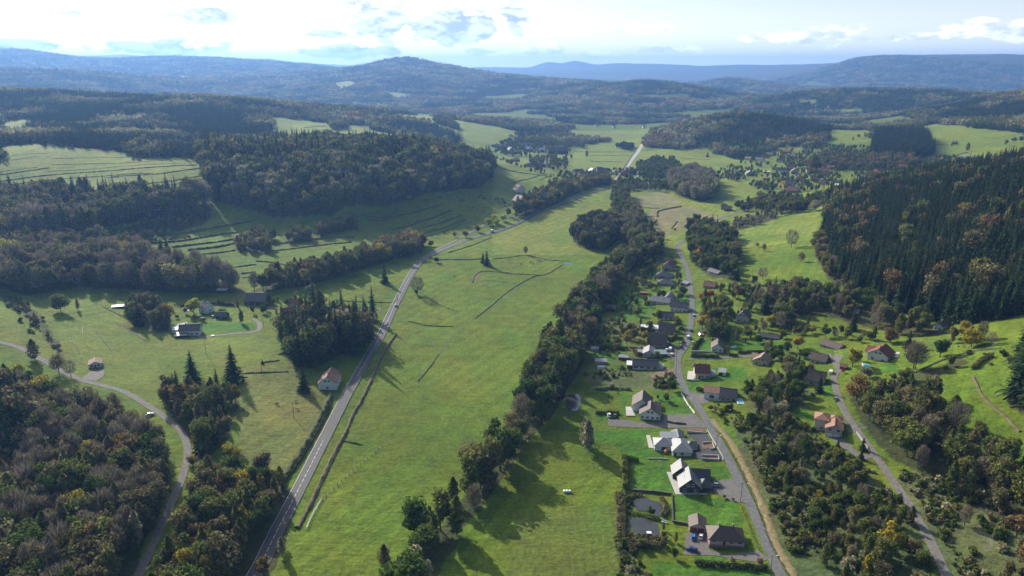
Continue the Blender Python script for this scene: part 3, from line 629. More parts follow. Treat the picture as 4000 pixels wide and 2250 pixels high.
TRACK = gl([(300, 1600), (350, 1449), (385, 1370), (430, 1270), (462, 1190), (472, 1130), (455, 1085), (415, 1050), (370, 1020), (310, 985), (250, 968), (200, 955), (150, 930), (95, 900), (40, 872), (-60, 850), (-200, 830)])
ribbon('farm_track', TRACK, 3.6, M['track'], 0.12)
LANE = gl([(2440, 1560), (2380, 1449), (2350, 1380), (2300, 1290), (2240, 1200), (2190, 1130), (2140, 1060), (2110, 1000), (2098, 950), (2110, 925), (2080, 890)])
ribbon('lane', LANE, 3.4, M['track'], 0.13)
FROAD = gl([(1552, 452), (1570, 428), (1590, 400), (1612, 370), (1624, 352)])
ribbon('far_road', FROAD, 9, mat('far_concrete', (0.36, 0.34, 0.31)), 0.25, dens=8)
ribbon('approach_road', gl([S2(1180, 1215), S2(1420, 1205), S2(1700, 1188), S2(2100, 1185), (2080, 895)]), 3.2, M['asphalt'], 0.13)
ribbon('bend_road', gl([(1780, 575), (1795, 558), (1830, 543), (1880, 530)]), 4.5, M['asphalt'], 0.2)
ribbon('cycle_path', gl([(1066, 650), (1110, 622), (1170, 592), (1240, 558), (1290, 545), (1340, 530)]), 3.2, M['track'], 0.15)
ribbon('farm_lane', gl([LF(820, 555), LF(1000, 545), LF(1250, 520), LF(1400, 505), LF(1440, 470), LF(1430, 420), LF(1380, 390)]), 3.4, M['track'], 0.12)
ribbon('side_lane', gl([LF(1350, 285), LF(1800, 292), LF(2200, 300), LF(2560, 300)]), 3.2, M['track'], 0.12)
def flat_patch(name, px, mt, off=0.12, maxe=3.0, thick=0.3, kind='structure', parent=None):
    w = wpoly(px); bm = bmesh.new()
    vs_ = [bm.verts.new((a, b, 0)) for a, b in w]; bm.faces.new(vs_); bmesh.ops.triangulate(bm, faces=bm.faces[:])
    for _ in range(5):
        e = [x for x in bm.edges if x.calc_length() > maxe]
        if not e: break
        bmesh.ops.subdivide_edges(bm, edges=e, cuts=1, use_grid_fill=False); bmesh.ops.triangulate(bm, faces=[f for f in bm.faces if len(f.verts) > 3])
    bmesh.ops.recalc_face_normals(bm, faces=bm.faces[:])
    if sum(f.normal.z for f in bm.faces) < 0: bmesh.ops.reverse_faces(bm, faces=bm.faces[:])
    hs = height(np.array([v.co.x for v in bm.verts]), np.array([v.co.y for v in bm.verts]))
    for v, h in zip(bm.verts, hs): v.co.z = float(h) + off
    be = [e for e in bm.edges if e.is_boundary]
    ret = bmesh.ops.extrude_edge_only(bm, edges=be)
    for v in ret['geom']:
        if isinstance(v, bmesh.types.BMVert): v.co.z -= thick
    me_ = bpy.data.meshes.new(name); bm.to_mesh(me_); bm.free(); me_.materials.append(mt)
    o = bpy.data.objects.new(name, me_); col.objects.link(o)
    if parent: o.parent = parent
    if kind: tag(o, kind=kind)
    return o
def level_patch(name, px, mt, dz=0.1, kind='structure'):
    """level sheet of water with a low rim below it"""
    w = wpoly(px); z = float(np.mean(height(w[:, 0], w[:, 1]))) + dz; n_ = len(w)
    sm = smooth(list(w) + [w[0]], 4)[:-1]; n_ = len(sm)
    vv = [(a, b, z) for a, b in sm] + [(a, b, z - 1.2) for a, b in sm]
    ff = [tuple(range(n_))] + [(i, n_ + i, n_ + (i + 1) % n_, (i + 1) % n_) for i in range(n_)]
    o = mesh_obj(name, vv, ff, mt); bm = bmesh.new(); bm.from_mesh(o.data); bmesh.ops.recalc_face_normals(bm, faces=bm.faces[:]); bm.to_mesh(o.data); bm.free()
    return tag(o, kind=kind)

# ------------------------------------------------------------ air
MH = newmat('air'); pv = MH[1].node('ShaderNodeVolumePrincipled')
pv.inputs['Color'].default_value = (0.24, 0.48, 1.0, 1); pv.inputs['Density'].default_value = 0.000088; pv.inputs['Anisotropy'].default_value = 0.35
MH[1].l.new(pv.outputs[0], MH[2].inputs['Volume'])
mb = MB(); mb.box(-25500, -25500, float(HG.min()) - 1, 25500, 25500, float(HG.max()) + 60)
hz_o = mb.build('haze', MH[0]); tag(hz_o, kind='stuff')

# ------------------------------------------------------------ trees: prototypes
def quads_mesh(name, cen, nor, up, sx, sy, mt):
    """many small four-sided leaf sprays as one mesh"""
    nor = nor / (np.linalg.norm(nor, axis=1, keepdims=True) + 1e-9)
    a = np.cross(nor, up); a /= (np.linalg.norm(a, axis=1, keepdims=True) + 1e-9); b = np.cross(nor, a)
    v = np.stack([cen - a * sx[:, None] - b * sy[:, None] * 0.6, cen + a * sx[:, None] * 0.7 - b * sy[:, None], cen + a * sx[:, None] + b * sy[:, None] * 0.7, cen - a * sx[:, None] * 0.6 + b * sy[:, None]], 1).reshape(-1, 3)
    n_ = len(cen); me = bpy.data.meshes.new(name); me.vertices.add(4 * n_); me.vertices.foreach_set('co', v.astype(np.float32).ravel())
    me.loops.add(4 * n_); me.loops.foreach_set('vertex_index', np.arange(4 * n_, dtype=np.int32)); me.polygons.add(n_)
    me.polygons.foreach_set('loop_start', np.arange(0, 4 * n_, 4, dtype=np.int32)); me.polygons.foreach_set('loop_total', np.full(n_, 4, np.int32))
    me.update(calc_edges=True); me.materials.append(mt)
    return me
def unit(n_, r_): v = r_.normal(size=(n_, 3)); return v / np.linalg.norm(v, axis=1, keepdims=True)
def crown_broad(seed, h=10, w=7, base=0.22, n_=1500, leaf=0.42, lobes=14, fill=0.35):
    r_ = np.random.default_rng(seed); zc = h * (base + 1) / 2; hz_ = h * (1 - base) / 2
    L = unit(lobes, r_) * (0.35 + 0.45 * r_.random((lobes, 1))) * np.array([w / 2, w / 2, hz_]) ; L[:, 2] += zc
    LR = (0.26 + 0.22 * r_.random(lobes)) * w * 0.78
    k = r_.integers(0, lobes, n_); d = unit(n_, r_); rad = LR[k] * (fill + (1 - fill) * r_.random(n_)) ** 0.5
    c = L[k] + d * rad[:, None] * np.array([1, 1, 0.85]); c[:, 2] = np.maximum(c[:, 2], h * base * 0.5 + r_.random(n_) * h * 0.12)
    nor = d * 0.8 + unit(n_, r_) * 0.9 + np.array([0, 0, 0.25]); s = leaf * (0.6 + 0.8 * r_.random(n_))
    return c, nor, unit(n_, r_), s, s * (0.7 + 0.5 * r_.random(n_))
def crown_column(seed, h=15, w=5, base=0.16, n_=1200, leaf=0.36):
    r_ = np.random.default_rng(seed); t = r_.random(n_) ** 0.85; z = h * (base + (1 - base) * t)
    prof = np.sin(np.clip((t * 0.93 + 0.07), 0, 1) * math.pi) ** 0.6 * (1 - 0.35 * t); a = r_.random(n_) * 6.28; wob = 1 + 0.28 * np.sin(a * 3 + z * 1.3) + 0.18 * np.sin(a * 5 - z * 2.1)
    rr_ = w / 2 * prof * wob * r_.random(n_) ** 0.4
    c = np.stack([rr_ * np.cos(a), rr_ * np.sin(a), z], 1); s = leaf * (0.5 + 0.9 * r_.random(n_))
    return c, unit(n_, r_), unit(n_, r_), s, s
def crown_spruce(seed, h=20, w=7.2, levels=24, full=True):
    r_ = np.random.default_rng(seed); C_, N_, U_, A_, B_ = [], [], [], [], []
    for i in range(levels):
        t = (i + 0.5) / levels; z = h * (0.07 + 0.93 * t); rad = w / 2 * (1 - t) ** 0.82 * (0.85 + 0.3 * r_.random()) + 0.12
        nb = max(4, int((11 if full else 7) * (1 - t * 0.6)))
        for k in range(nb):
            a = 6.283 * (k + r_.random() * 0.8) / nb + i * 1.3; L = rad * (0.7 + 0.45 * r_.random()); dz = -0.34 * L
            seg = 3 if (full and rad > 1.2) else 2
            for q in range(seg):
                f0 = (q + 0.5) / seg; d = np.array([math.cos(a), math.sin(a), dz / max(L, .1) * (0.5 + f0)]); d /= np.linalg.norm(d)
                side_ = np.array([-math.sin(a), math.cos(a), 0]); nrm = np.cross(d, side_) + 0.35 * r_.normal(size=3)
                C_.append(np.array([math.cos(a) * L * f0, math.sin(a) * L * f0, z + dz * f0 ** 1.5 + 0.12 * r_.normal()])); N_.append(nrm); U_.append(side_)
                A_.append(L / seg * 0.72); B_.append((0.26 + 0.5 * (1 - f0)) * (0.5 + 0.35 * rad) * 0.62)
    return np.array(C_), np.array(N_), np.array(U_), np.array(A_), np.array(B_)
def sprayed_bare(seed, h=12, w=8, n_=260):
    """thin twigs fanning out of the limbs"""
    r_ = np.random.default_rng(seed); t = r_.random(n_); a = r_.random(n_) * 6.28; R0 = w / 2 * np.sin((0.12 + 0.8 * t) * math.pi) ** 0.7 * (0.45 + 0.55 * r_.random(n_) ** 0.5)
    c = np.stack([R0 * np.cos(a), R0 * np.sin(a), h * (0.25 + 0.72 * t)], 1)
    d = c - np.array([0, 0, h * 0.25]); d /= np.linalg.norm(d, axis=1, keepdims=True) + 1e-6; d = d + 0.45 * unit(n_, r_)
    return c, np.cross(d, unit(n_, r_)), d, 0.04 + 0.045 * r_.random(n_), 0.8 + 0.9 * r_.random(n_)
def trunk_mesh(name, h, r0, limbs, reach, mt, seed, top=0.75):
    r_ = random.Random(seed); mb = MB(); p = Vector((0, 0, -0.8)); n_ = 4; rr_ = r0
    for i in range(n_):
        q = Vector((r_.uniform(-.15, .15) * i, r_.uniform(-.15, .15) * i, h * top * (i + 1) / n_)); r2 = r0 * (1 - 0.8 * (i + 1) / n_)
        mb.tube(p, q, rr_, r2, 6); p, rr_ = q, r2
    for k in range(limbs):
        a = 6.283 * k / max(limbs, 1) + r_.uniform(-.4, .4); z0 = h * r_.uniform(0.22, 0.55); L = reach * r_.uniform(0.6, 1.0)
        a0 = Vector((0, 0, z0)); m_ = Vector((math.cos(a) * L * .5, math.sin(a) * L * .5, z0 + L * .45)); e = Vector((math.cos(a) * L, math.sin(a) * L, z0 + L * r_.uniform(.7, 1.15)))
        mb.tube(a0, m_, r0 * 0.42, r0 * 0.24, 5); mb.tube(m_, e, r0 * 0.24, r0 * 0.06, 4)
    return mb.mesh(name, mt)
bark = mat('bark', (0.085, 0.070, 0.055), 0.95, 0.3, 2.0, 0.6); bark_pale = mat('pale_bark', (0.28, 0.26, 0.22), 0.9, 0.35, 1.5, 0.5)
LM = dict(
    green=leafmat('leaf_green', (0.052, 0.088, 0.020), (0.074, 0.108, 0.024), (0.098, 0.122, 0.030)),
    olive=leafmat('leaf_olive', (0.092, 0.118, 0.030), (0.122, 0.138, 0.036), (0.150, 0.142, 0.046)),
    brown=leafmat('leaf_brown', (0.112, 0.100, 0.050), (0.138, 0.120, 0.058), (0.150, 0.132, 0.056)),
    bare=leafmat('twig_grey', (0.170, 0.142, 0.108), (0.21, 0.178, 0.138), trans=0.15),
    silver=leafmat('leaf_silver', (0.185, 0.185, 0.095), (0.22, 0.205, 0.11), (0.25, 0.235, 0.15)),
    yellow=leafmat('leaf_yellow', (0.26, 0.22, 0.035), (0.33, 0.25, 0.035), (0.22, 0.22, 0.045)),
    gold=leafmat('leaf_gold', (0.52, 0.27, 0.02), (0.56, 0.30, 0.02)),
    lime=leafmat('leaf_lime', (0.30, 0.32, 0.045), (0.34, 0.35, 0.06)),
    rust=leafmat('leaf_rust', (0.155, 0.105, 0.048), (0.18, 0.115, 0.05), (0.19, 0.135, 0.05)),
    red=leafmat('leaf_red', (0.30, 0.022, 0.02), (0.34, 0.03, 0.02)),
    darkbroad=leafmat('leaf_dark', (0.040, 0.048, 0.022), (0.050, 0.056, 0.026)),
    spruce=leafmat('needles', (0.020, 0.036, 0.016), (0.028, 0.045, 0.018), (0.036, 0.050, 0.020), trans=0.12))
protocol = bpy.data.collections.new('tree_forms')      # forms that the scattered woods use; not linked to the scene
PROTO = {}    # kind -> list of (crown mesh, trunk mesh, nominal height, index in protocol)
pcount = 0
def addproto(kind, crown, trunk, h):
    global pcount
    o = bpy.data.objects.new('tree_form_%03d' % pcount, None)
    bm = bmesh.new(); bm.from_mesh(crown); me_ = bpy.data.meshes.new('tree_form')
    nmat = [crown.materials[0]]
    for m_ in list(crown.materials)[1:]: nmat.append(m_)
    k0 = len(nmat)
    off = len(bm.faces); bm.from_mesh(trunk); bm.faces.ensure_lookup_table()
    for f_ in bm.faces[off:]: f_.material_index = k0
    bm.to_mesh(me_); bm.free()
    for m_ in nmat + [trunk.materials[0]]: me_.materials.append(m_)
    o = bpy.data.objects.new('tree_form_%03d' % pcount, me_); protocol.objects.link(o)
    PROTO.setdefault(kind, []).append((crown, trunk, h, pcount)); pcount += 1
TRK = [trunk_mesh('trunk', 10, 0.26, 6, 3.0, bark, 1), trunk_mesh('trunk', 10, 0.22, 7, 2.6, bark, 2)]
TRKC = trunk_mesh('trunk', 15, 0.2, 4, 1.4, bark_pale, 3); TRKS = trunk_mesh('trunk', 20, 0.3, 0, 1, bark, 4, 0.95); TRKB = trunk_mesh('trunk', 12, 0.24, 12, 4.2, bark, 5, .8)
shapes = [(11, 10, 7.2, 0.20, 14), (12, 10, 8.4, 0.14, 17), (13, 10, 6.0, 0.22, 11), (14, 10, 7.6, 0.1, 20)]
for kind in ('green', 'olive', 'brown', 'silver', 'yellow', 'gold', 'lime', 'rust', 'red', 'darkbroad'):
    use = shapes if kind in ('green', 'olive', 'brown') else shapes[:2]
    for i, (sd_, h, w, b, lb) in enumerate(use):
        nn_ = 2300 if kind not in ('brown',) else 1700
        cr = quads_mesh('crown', *crown_broad(sd_ + hash(kind) * 0, h, w, b, nn_, 0.27, lb, .15), LM[kind])
        addproto(kind, cr, TRK[i % 2], h)
for kind in ('olive', 'silver', 'brown', 'yellow'):
    if kind in ('olive', 'brown'): addproto(kind, quads_mesh('crown', *crown_column(33, 15, 7.6, .1, 1500, .34), LM[kind]), TRKC, 15)
    cr = quads_mesh('crown', *crown_column(31, 15, 5.4), LM[kind]); addproto(kind, cr, TRKC, 15)
for i in range(4):
    cr = quads_mesh('crown', *crown_spruce(41 + i, 20, (7.4, 6.4, 8.2, 5.6)[i], 25), LM['spruce']); addproto('spruce', cr, TRKS, 20)
for i in range(3):
    a_ = sprayed_bare(51 + i, 12, 8.5 - i, 560); cr = quads_mesh('crown', *a_, LM['bare'])
    if i:   # a few leaves still hang on
        lf = quads_mesh('x', *[q[:350] for q in crown_broad(61 + i, 12, 7.5, .3, 420, .3, 12, .3)], LM['brown'])
        bm = bmesh.new(); bm.from_mesh(cr); k_ = len(bm.faces); bm.from_mesh(lf); bm.faces.ensure_lookup_table()
        for f_ in bm.faces[k_:]: f_.material_index = 1
        bm.to_mesh(cr); bm.free(); cr.materials.append(LM['brown'])
    addproto('bare', cr, TRKB, 12)
# light forms for the distance, a few trees to a form
def far_form(kind, seed, n_=9, spread=13, conifer=False):
    r_ = np.random.default_rng(seed); parts = []
    for k in range(n_):
        if conifer: q = crown_spruce(seed + k, 17, 7.4, 8, False)
        else: q = crown_broad(seed + k, 13, 10.5, .05, 85, 1.15, 7, .4)
        q = [x.copy() for x in q]; s_ = 0.75 + 0.5 * r_.random(); q[0] *= s_; q[0][:, 0] += r_.uniform(-spread, spread); q[0][:, 1] += r_.uniform(-spread, spread); q[0][:, 2] -= 1.0; parts.append(q)
    return quads_mesh('far_crowns', *[np.concatenate([p_[i] for p_ in parts]) for i in range(5)], LM[kind])
FARP = {}
BUSHP = []
for i, kind in enumerate(('olive', 'green', 'silver', 'olive', 'brown')):
    o = bpy.data.objects.new('tree_form_%03d' % pcount, quads_mesh('bush', *crown_broad(90 + i, 10, 16, 0.0, 260, 1.3, 9, .2), LM[kind])); protocol.objects.link(o); BUSHP.append(pcount); pcount += 1
for i, (kind, con) in enumerate((('olive', 0), ('brown', 0), ('silver', 0), ('spruce', 1), ('spruce', 1), ('green', 0), ('rust', 0), ('olive', 0), ('brown', 0))):
    o = bpy.data.objects.new('tree_form_%03d' % pcount, far_form(kind, 200 + i * 20, 9 if not con else 12, 13, bool(con))); protocol.objects.link(o)
    FARP.setdefault(kind, []).append(pcount); pcount += 1

# ------------------------------------------------------------ trees: where they stand
trees = []       # x, y, height, kind, text, must
KEEPOUT = [(ROAD, 6.5), (TRACK, 4), (LANE, 3.5), (STREET, 4.5)]
NOTREE = []  # discs (x, y, r) that houses keep clear
for q_ in ((2338, 848), (2345, 866), (2350, 885)): q_ = at(*q_); NOTREE.append((q_.x, q_.y, 9))
def clear(x, y):
    ok = np.ones(x.shape, bool)
    for l, w in KEEPOUT: ok &= segdist(x, y, l) > w
    for (a, b, r) in NOTREE: ok &= np.hypot(x - a, y - b) > r
    return ok
def plant():
    for n_, (poly, sp_, mix, hr, text) in WOODS.items():
        lo, hi = poly.min(0), poly.max(0)
        gx, gy = np.meshgrid(np.arange(lo[0], hi[0], sp_), np.arange(lo[1], hi[1], sp_)); gx = gx.ravel(); gy = gy.ravel()
        gx = gx + rng.uniform(-.42, .42, gx.shape) * sp_; gy = gy + rng.uniform(-.42, .42, gy.shape) * sp_
        m_ = inside(gx, gy, poly); gx, gy = gx[m_], gy[m_]
        m_ = clear(gx, gy)
        if n_ in ('vill', 'rightvill', 'far village', 'village', 'village2'): m_ &= fbm(gx / 24 + 1, gy / 24, 3) > (.455 if n_ in ('village', 'village2') else .50)
        gx, gy = gx[m_], gy[m_]
        if not len(gx): continue
        ks = list(mix); w = np.array([mix[k] for k in ks], float); w /= w.sum()
        cl_ = fbm(gx / 40 + 7, gy / 40 + 2, 2)                     # species stand in groups
        r0 = np.clip((cl_ - 0.28) / 0.44 * 0.55 + rng.random(len(gx)) * 0.45, 0, 0.999); cw = np.cumsum(w)
        order = np.argsort(-w) if n_ not in ('hill', 'bandleft') else np.arange(len(w))
        pick = np.searchsorted(cw, r0 if n_ in ('hill', 'bandleft', 'rightcrest', 'beltleft') else rng.random(len(gx)))
        hh = rng.uniform(hr[0], hr[1], len(gx)) * (0.82 + 0.36 * cl_)
        uu = gx / gy; ru = np.argsort(np.argsort(uu)) / len(uu); rv = np.argsort(np.argsort(gy)) / len(uu); rh_ = np.argsort(np.argsort(hh)) / len(uu)
        for i in range(len(gx)):
            side_ = ('far left', 'left', 'middle', 'right', 'far right')[min(4, int(ru[i] * 5))]; up_ = ('lowest', 'lower', 'middle', 'upper', 'highest')[min(4, int(rv[i] * 5))]
            sz_ = 'low ' if rh_[i] < .33 else 'tall ' if rh_[i] > .67 else ''
            trees.append((gx[i], gy[i], hh[i], ks[min(pick[i], len(ks) - 1)], text + '|' + sz_ + '|' + up_ + ' ' + side_, False))
def one(px, h, kind, text, group=None):
    q = at(*px); trees.append((q.x, q.y, h, kind, text, group or True))
    if h > 6: NOTREE.append((q.x, q.y - 4, 5.5)); NOTREE.append((q.x, q.y - 13, 5))

def inview(x, y, z):
    z = z - CAMZ; fw = y * cp - z * sp; up = y * sp + z * cp
    u = 1288 + FPX * x / np.maximum(fw, 1); v = 724.5 - FPX * up / np.maximum(fw, 1)
    return (fw > 0) & (u > -40) & (u < 2616) & (v < 1500), fw
KNAME = dict(green='green_tree', olive='olive_tree', brown='brown_tree', bare='bare_tree', silver='pale_tree', yellow='yellow_tree', gold='golden_tree', lime='lime_green_tree', rust='rust_coloured_tree', red='red_bush', darkbroad='dark_leafy_tree', spruce='spruce_tree')
KTEXT = dict(green='green leafy tree', olive='olive green tree', brown='brownish half bare tree', bare='bare grey tree', silver='pale silvery tree', yellow='yellow autumn tree', gold='golden orange tree', lime='bright lime green tree', rust='rust coloured autumn tree', red='bright red bush', darkbroad='dark leafy tree', spruce='dark spruce')
def scatter_nodes():
    ng = bpy.data.node_groups.new('scatter_trees', 'GeometryNodeTree')
    ng.interface.new_socket('Geometry', in_out='INPUT', socket_type='NodeSocketGeometry'); ng.interface.new_socket('Geometry', in_out='OUTPUT', socket_type='NodeSocketGeometry')
    N = ng.nodes; gi = N.new('NodeGroupInput'); go = N.new('NodeGroupOutput'); ci = N.new('GeometryNodeCollectionInfo'); ci.inputs['Collection'].default_value = protocol
    ci.inputs['Separate Children'].default_value = True; ci.inputs['Reset Children'].default_value = True
    ip = N.new('GeometryNodeInstanceOnPoints'); ip.inputs['Pick Instance'].default_value = True
    def attr(nm, ty):
        a = N.new('GeometryNodeInputNamedAttribute'); a.data_type = ty; a.inputs['Name'].default_value = nm; return a.outputs['Attribute']
    ng.links.new(gi.outputs[0], ip.inputs['Points']); ng.links.new(ci.outputs[0], ip.inputs['Instance'])
    ng.links.new(attr('form', 'INT'), ip.inputs['Instance Index'])
    ng.links.new(attr('turn', 'FLOAT_VECTOR'), ip.inputs['Rotation']); ng.links.new(attr('size', 'FLOAT_VECTOR'), ip.inputs['Scale'])
    ng.links.new(ip.outputs[0], go.inputs[0]); return ng
SCN = None
def stuff_trees(name, xs, ys, forms, sizes):
    global SCN
    if SCN is None: SCN = scatter_nodes()
    xs = np.asarray(xs); ys = np.asarray(ys); zs = height(xs, ys); n_ = len(xs)
    me_ = bpy.data.meshes.new(name); me_.vertices.add(n_); me_.vertices.foreach_set('co', np.stack([xs, ys, zs], 1).astype(np.float32).ravel())
    a = me_.attributes.new('form', 'INT', 'POINT'); a.data.foreach_set('value', np.asarray(forms, np.int32))
    a = me_.attributes.new('turn', 'FLOAT_VECTOR', 'POINT'); rt = np.zeros((n_, 3), np.float32); rt[:, 2] = rng.random(n_) * 6.28; a.data.foreach_set('vector', rt.ravel())
    a = me_.attributes.new('size', 'FLOAT_VECTOR', 'POINT'); s_ = np.asarray(sizes, float); s3 = np.stack([s_ * (.84 if 'spruce' not in name else 1) * rng.uniform(.85, 1.15, n_), s_ * (.84 if 'spruce' not in name else 1) * rng.uniform(.85, 1.15, n_), s_], 1).astype(np.float32); a.data.foreach_set('vector', s3.ravel())
    o = bpy.data.objects.new(name, me_); col.objects.link(o); md = o.modifiers.new('scatter', 'NODES'); md.node_group = SCN
    return tag(o, kind='stuff')
def grow():
    for i_, t_ in enumerate(trees):
        if t_[3] == 'spruce' and not t_[5] and 'dark right' not in t_[4]: trees[i_] = (t_[0], t_[1], t_[2] * 1.28) + t_[3:]
    by = {}
    for t_ in trees: by.setdefault(t_[3], []).append(t_)
    n_ind = 0
    for kind, L in by.items():
        x = np.array([t_[0] for t_ in L]); y = np.array([t_[1] for t_ in L]); h = np.array([t_[2] for t_ in L]); z = height(x, y)
        vis, fw = inview(x, y, z); score = np.where(vis, h / np.maximum(fw, 1), 0) + np.array([10.0 if t_[5] else 0 for t_ in L])
        order = np.argsort(-score); k = min(300, int((score > 0.0).sum())); P_ = PROTO[kind]
        cache = {}
        for i in order[:k]:
            pi = (i * 7 + int(x[i])) % len(P_); crown, trunk, hn, _ = P_[pi]
            if kind in ('silver', 'yellow', 'brown', 'olive') and L[i][5] and any(w_ in L[i][4] for w_ in ('birch', 'poplar', 'slim', 'thin ')): pi = len(P_) - 1; crown, trunk, hn, _ = P_[pi]
            if kind == 'spruce' and L[i][5]: pi = 2; crown, trunk, hn, _ = P_[pi]
            s_ = h[i] / hn
            if pi not in cache:
                e = empty(KNAME[kind], (0, 0, 0)); c1_ = link('crown', crown, e); c2_ = link('trunk', trunk, e); cache[pi] = e; r_ = e
            else:
                b_ = cache[pi]; r_ = b_.copy(); col.objects.link(r_)
                for ch in b_.children: c_2 = ch.copy(); col.objects.link(c_2); c_2.parent = r_
            r_.location = (x[i], y[i], z[i] - 0.1); r_.rotation_euler = (0, 0, random.random() * 6.28); wf_ = (1.4 if kind == 'spruce' else 1.0) if L[i][5] else 1.08 if kind == 'spruce' else 0.84
            r_.scale = (s_ * wf_ * random.uniform(.85, 1.15), s_ * wf_ * random.uniform(.85, 1.15), s_)
            must = L[i][5]
            lab = L[i][4]; wt = None
            if not must:
                tx, sz_, ps_ = L[i][4].split('|'); wt = KTEXT[kind] + 's ' + tx
                lab = sz_ + KTEXT[kind] + ' ' + tx + ', ' + ps_
                if len(lab.split()) > 16: lab = sz_ + KTEXT[kind] + ' ' + tx
                if len(lab.split()) > 16: lab = KTEXT[kind] + ' ' + tx
            tag(r_, lab, 'tree' if h[i] > 3.6 else 'bush', (must if isinstance(must, str) else None) or wt)
            if must is True and 'group' in r_.keys(): del r_['group']
            n_ind += 1
        rest = order[k:]
        if len(rest):
            f_ = [P_[int(i) % len(P_)][3] for i in rest]; s_ = [h[i] / P_[int(i) % len(P_)][2] for i in rest]
            stuff_trees(KNAME[kind] + '_wood', x[rest], y[rest], f_, s_)
    # continuous forest of the hills behind
    xs, ys, fs, ss = [], [], [], []
    def ring(r0, r1, sp_, con, sc):
        w = r1 * 0.85; gx, gy = np.meshgrid(np.arange(-w, w, sp_), np.arange(r0 * 0.6, r1, sp_)); gx = gx.ravel(); gy = gy.ravel()
        gx = gx + rng.uniform(-.45, .45, gx.shape) * sp_; gy = gy + rng.uniform(-.45, .45, gy.shape) * sp_
        r_ = np.hypot(gx, gy); th = np.arctan2(gx, gy); m_ = (r_ > r0) & (r_ < r1) & (np.abs(th) < R(40)); gx, gy = gx[m_], gy[m_]
        for p_ in OPENW: m_ = ~inside(gx, gy, p_); gx, gy = gx[m_], gy[m_]
        hh = height(gx, gy); fg = fbm(gx / 420 + 3, gy / 420 + 8, 4); m_ = ~((fg > 0.60) & (hh < 70) & (np.hypot(gx, gy) > 2300)); gx, gy = gx[m_], gy[m_]
        sel = fbm(gx / 130 + 11, gy / 130 + 4, 3)
        for i in range(len(gx)):
            a_ = sel[i] + random.uniform(-.05, .05) - .02
            kd = 'spruce' if a_ < 0.455 else 'olive' if a_ < 0.52 else 'brown' if a_ < 0.57 else 'green' if a_ < 0.60 else 'silver' if a_ < 0.69 else 'rust'
            if con and a_ < 0.50: kd = 'spruce'
            xs.append(gx[i]); ys.append(gy[i]); fs.append(random.choice(FARP[kd])); ss.append(sc * random.uniform(.85, 1.15))
    ring(1900, 3200, 21, 0, 1.05); ring(3200, 5200, 27, 0, 1.3); ring(5200, 9500, 48, 0, 2.0)
    # the wooded ridge behind the left fields, from the field edge to the first ring
    gx, gy = np.meshgrid(np.arange(-1500, -350, 17.0), np.arange(950, 1960, 17.0)); gx = gx.ravel() + rng.uniform(-7, 7, gx.size); gy = gy.ravel() + rng.uniform(-7, 7, gy.size)
    r_ = np.hypot(gx, gy); lim = gr(690, 1100, 60)[0] / 1100
    m_ = (r_ > 1075) & (r_ < 1900) & (gx / gy < lim) & (gx / gy > -0.80); gx, gy = gx[m_], gy[m_]
    for p_ in OPENW: m_ = ~inside(gx, gy, p_); gx, gy = gx[m_], gy[m_]
    sel = fbm(gx / 130 + 11, gy / 130 + 4, 3); rr_ = np.hypot(gx, gy)
    for i in range(len(gx)):
        a_ = sel[i] + random.uniform(-.04, .04) - (0.10 if rr_[i] > 1480 else -0.07)
        kd = 'spruce' if a_ < 0.5 else 'brown' if a_ < 0.56 else 'olive' if a_ < 0.62 else 'silver'
        xs.append(gx[i]); ys.append(gy[i]); fs.append(random.choice(FARP[kd])); ss.append(random.uniform(.95, 1.2) if kd != 'spruce' else random.uniform(1.1, 1.35))
    # wooded hill right of the far road, and the slope at the right edge
    for pts, r_c in (([(1630, 372), (1640, 350), (1700, 2050, 'r'), (1850, 2150, 'r'), (2000, 2150, 'r'), (2080, 2090, 'r'), (2090, 1900, 'r'), (2060, 372), (1950, 375), (1900, 400), (1850, 405), (1780, 385), (1700, 375)], 0.5),
                     ([(2180, 2150, 'r'), (2180, 1900, 'r'), (2300, 320), (2450, 322), (2600, 345), (2700, 2300, 'r'), (2300, 2300, 'r')], 0.46),
                     ([(880, 345), (975, 300), (1050, 303), (1120, 330), (1170, 352), (1120, 365), (1010, 362), (940, 340)], 0.45)):
        pl = wpoly(pts); lo, hi = pl.min(0), pl.max(0); gx, gy = np.meshgrid(np.arange(lo[0], hi[0], 19), np.arange(lo[1], hi[1], 19)); gx = gx.ravel() + rng.uniform(-8, 8, gx.size); gy = gy.ravel() + rng.uniform(-8, 8, gy.size)
        m_ = inside(gx, gy, pl) & (np.hypot(gx, gy) < 1905); gx, gy = gx[m_], gy[m_]
        for p_ in OPENW: m_ = ~inside(gx, gy, p_); gx, gy = gx[m_], gy[m_]
        sel = fbm(gx / 130 + 11, gy / 130 + 4, 3)
        for i in range(len(gx)):
            a_ = sel[i] + random.uniform(-.06, .06); kd = 'spruce' if a_ < r_c else 'olive' if a_ < 0.55 else 'silver' if a_ < .6 else 'brown'
            xs.append(gx[i]); ys.append(gy[i]); fs.append(random.choice(FARP[kd])); ss.append(random.uniform(.9, 1.2))
    stuff_trees('forest', xs, ys, fs, ss)
    # low bushes, bramble and fern of the rough ground
    bx, by_, bf, bs = [], [], [], []
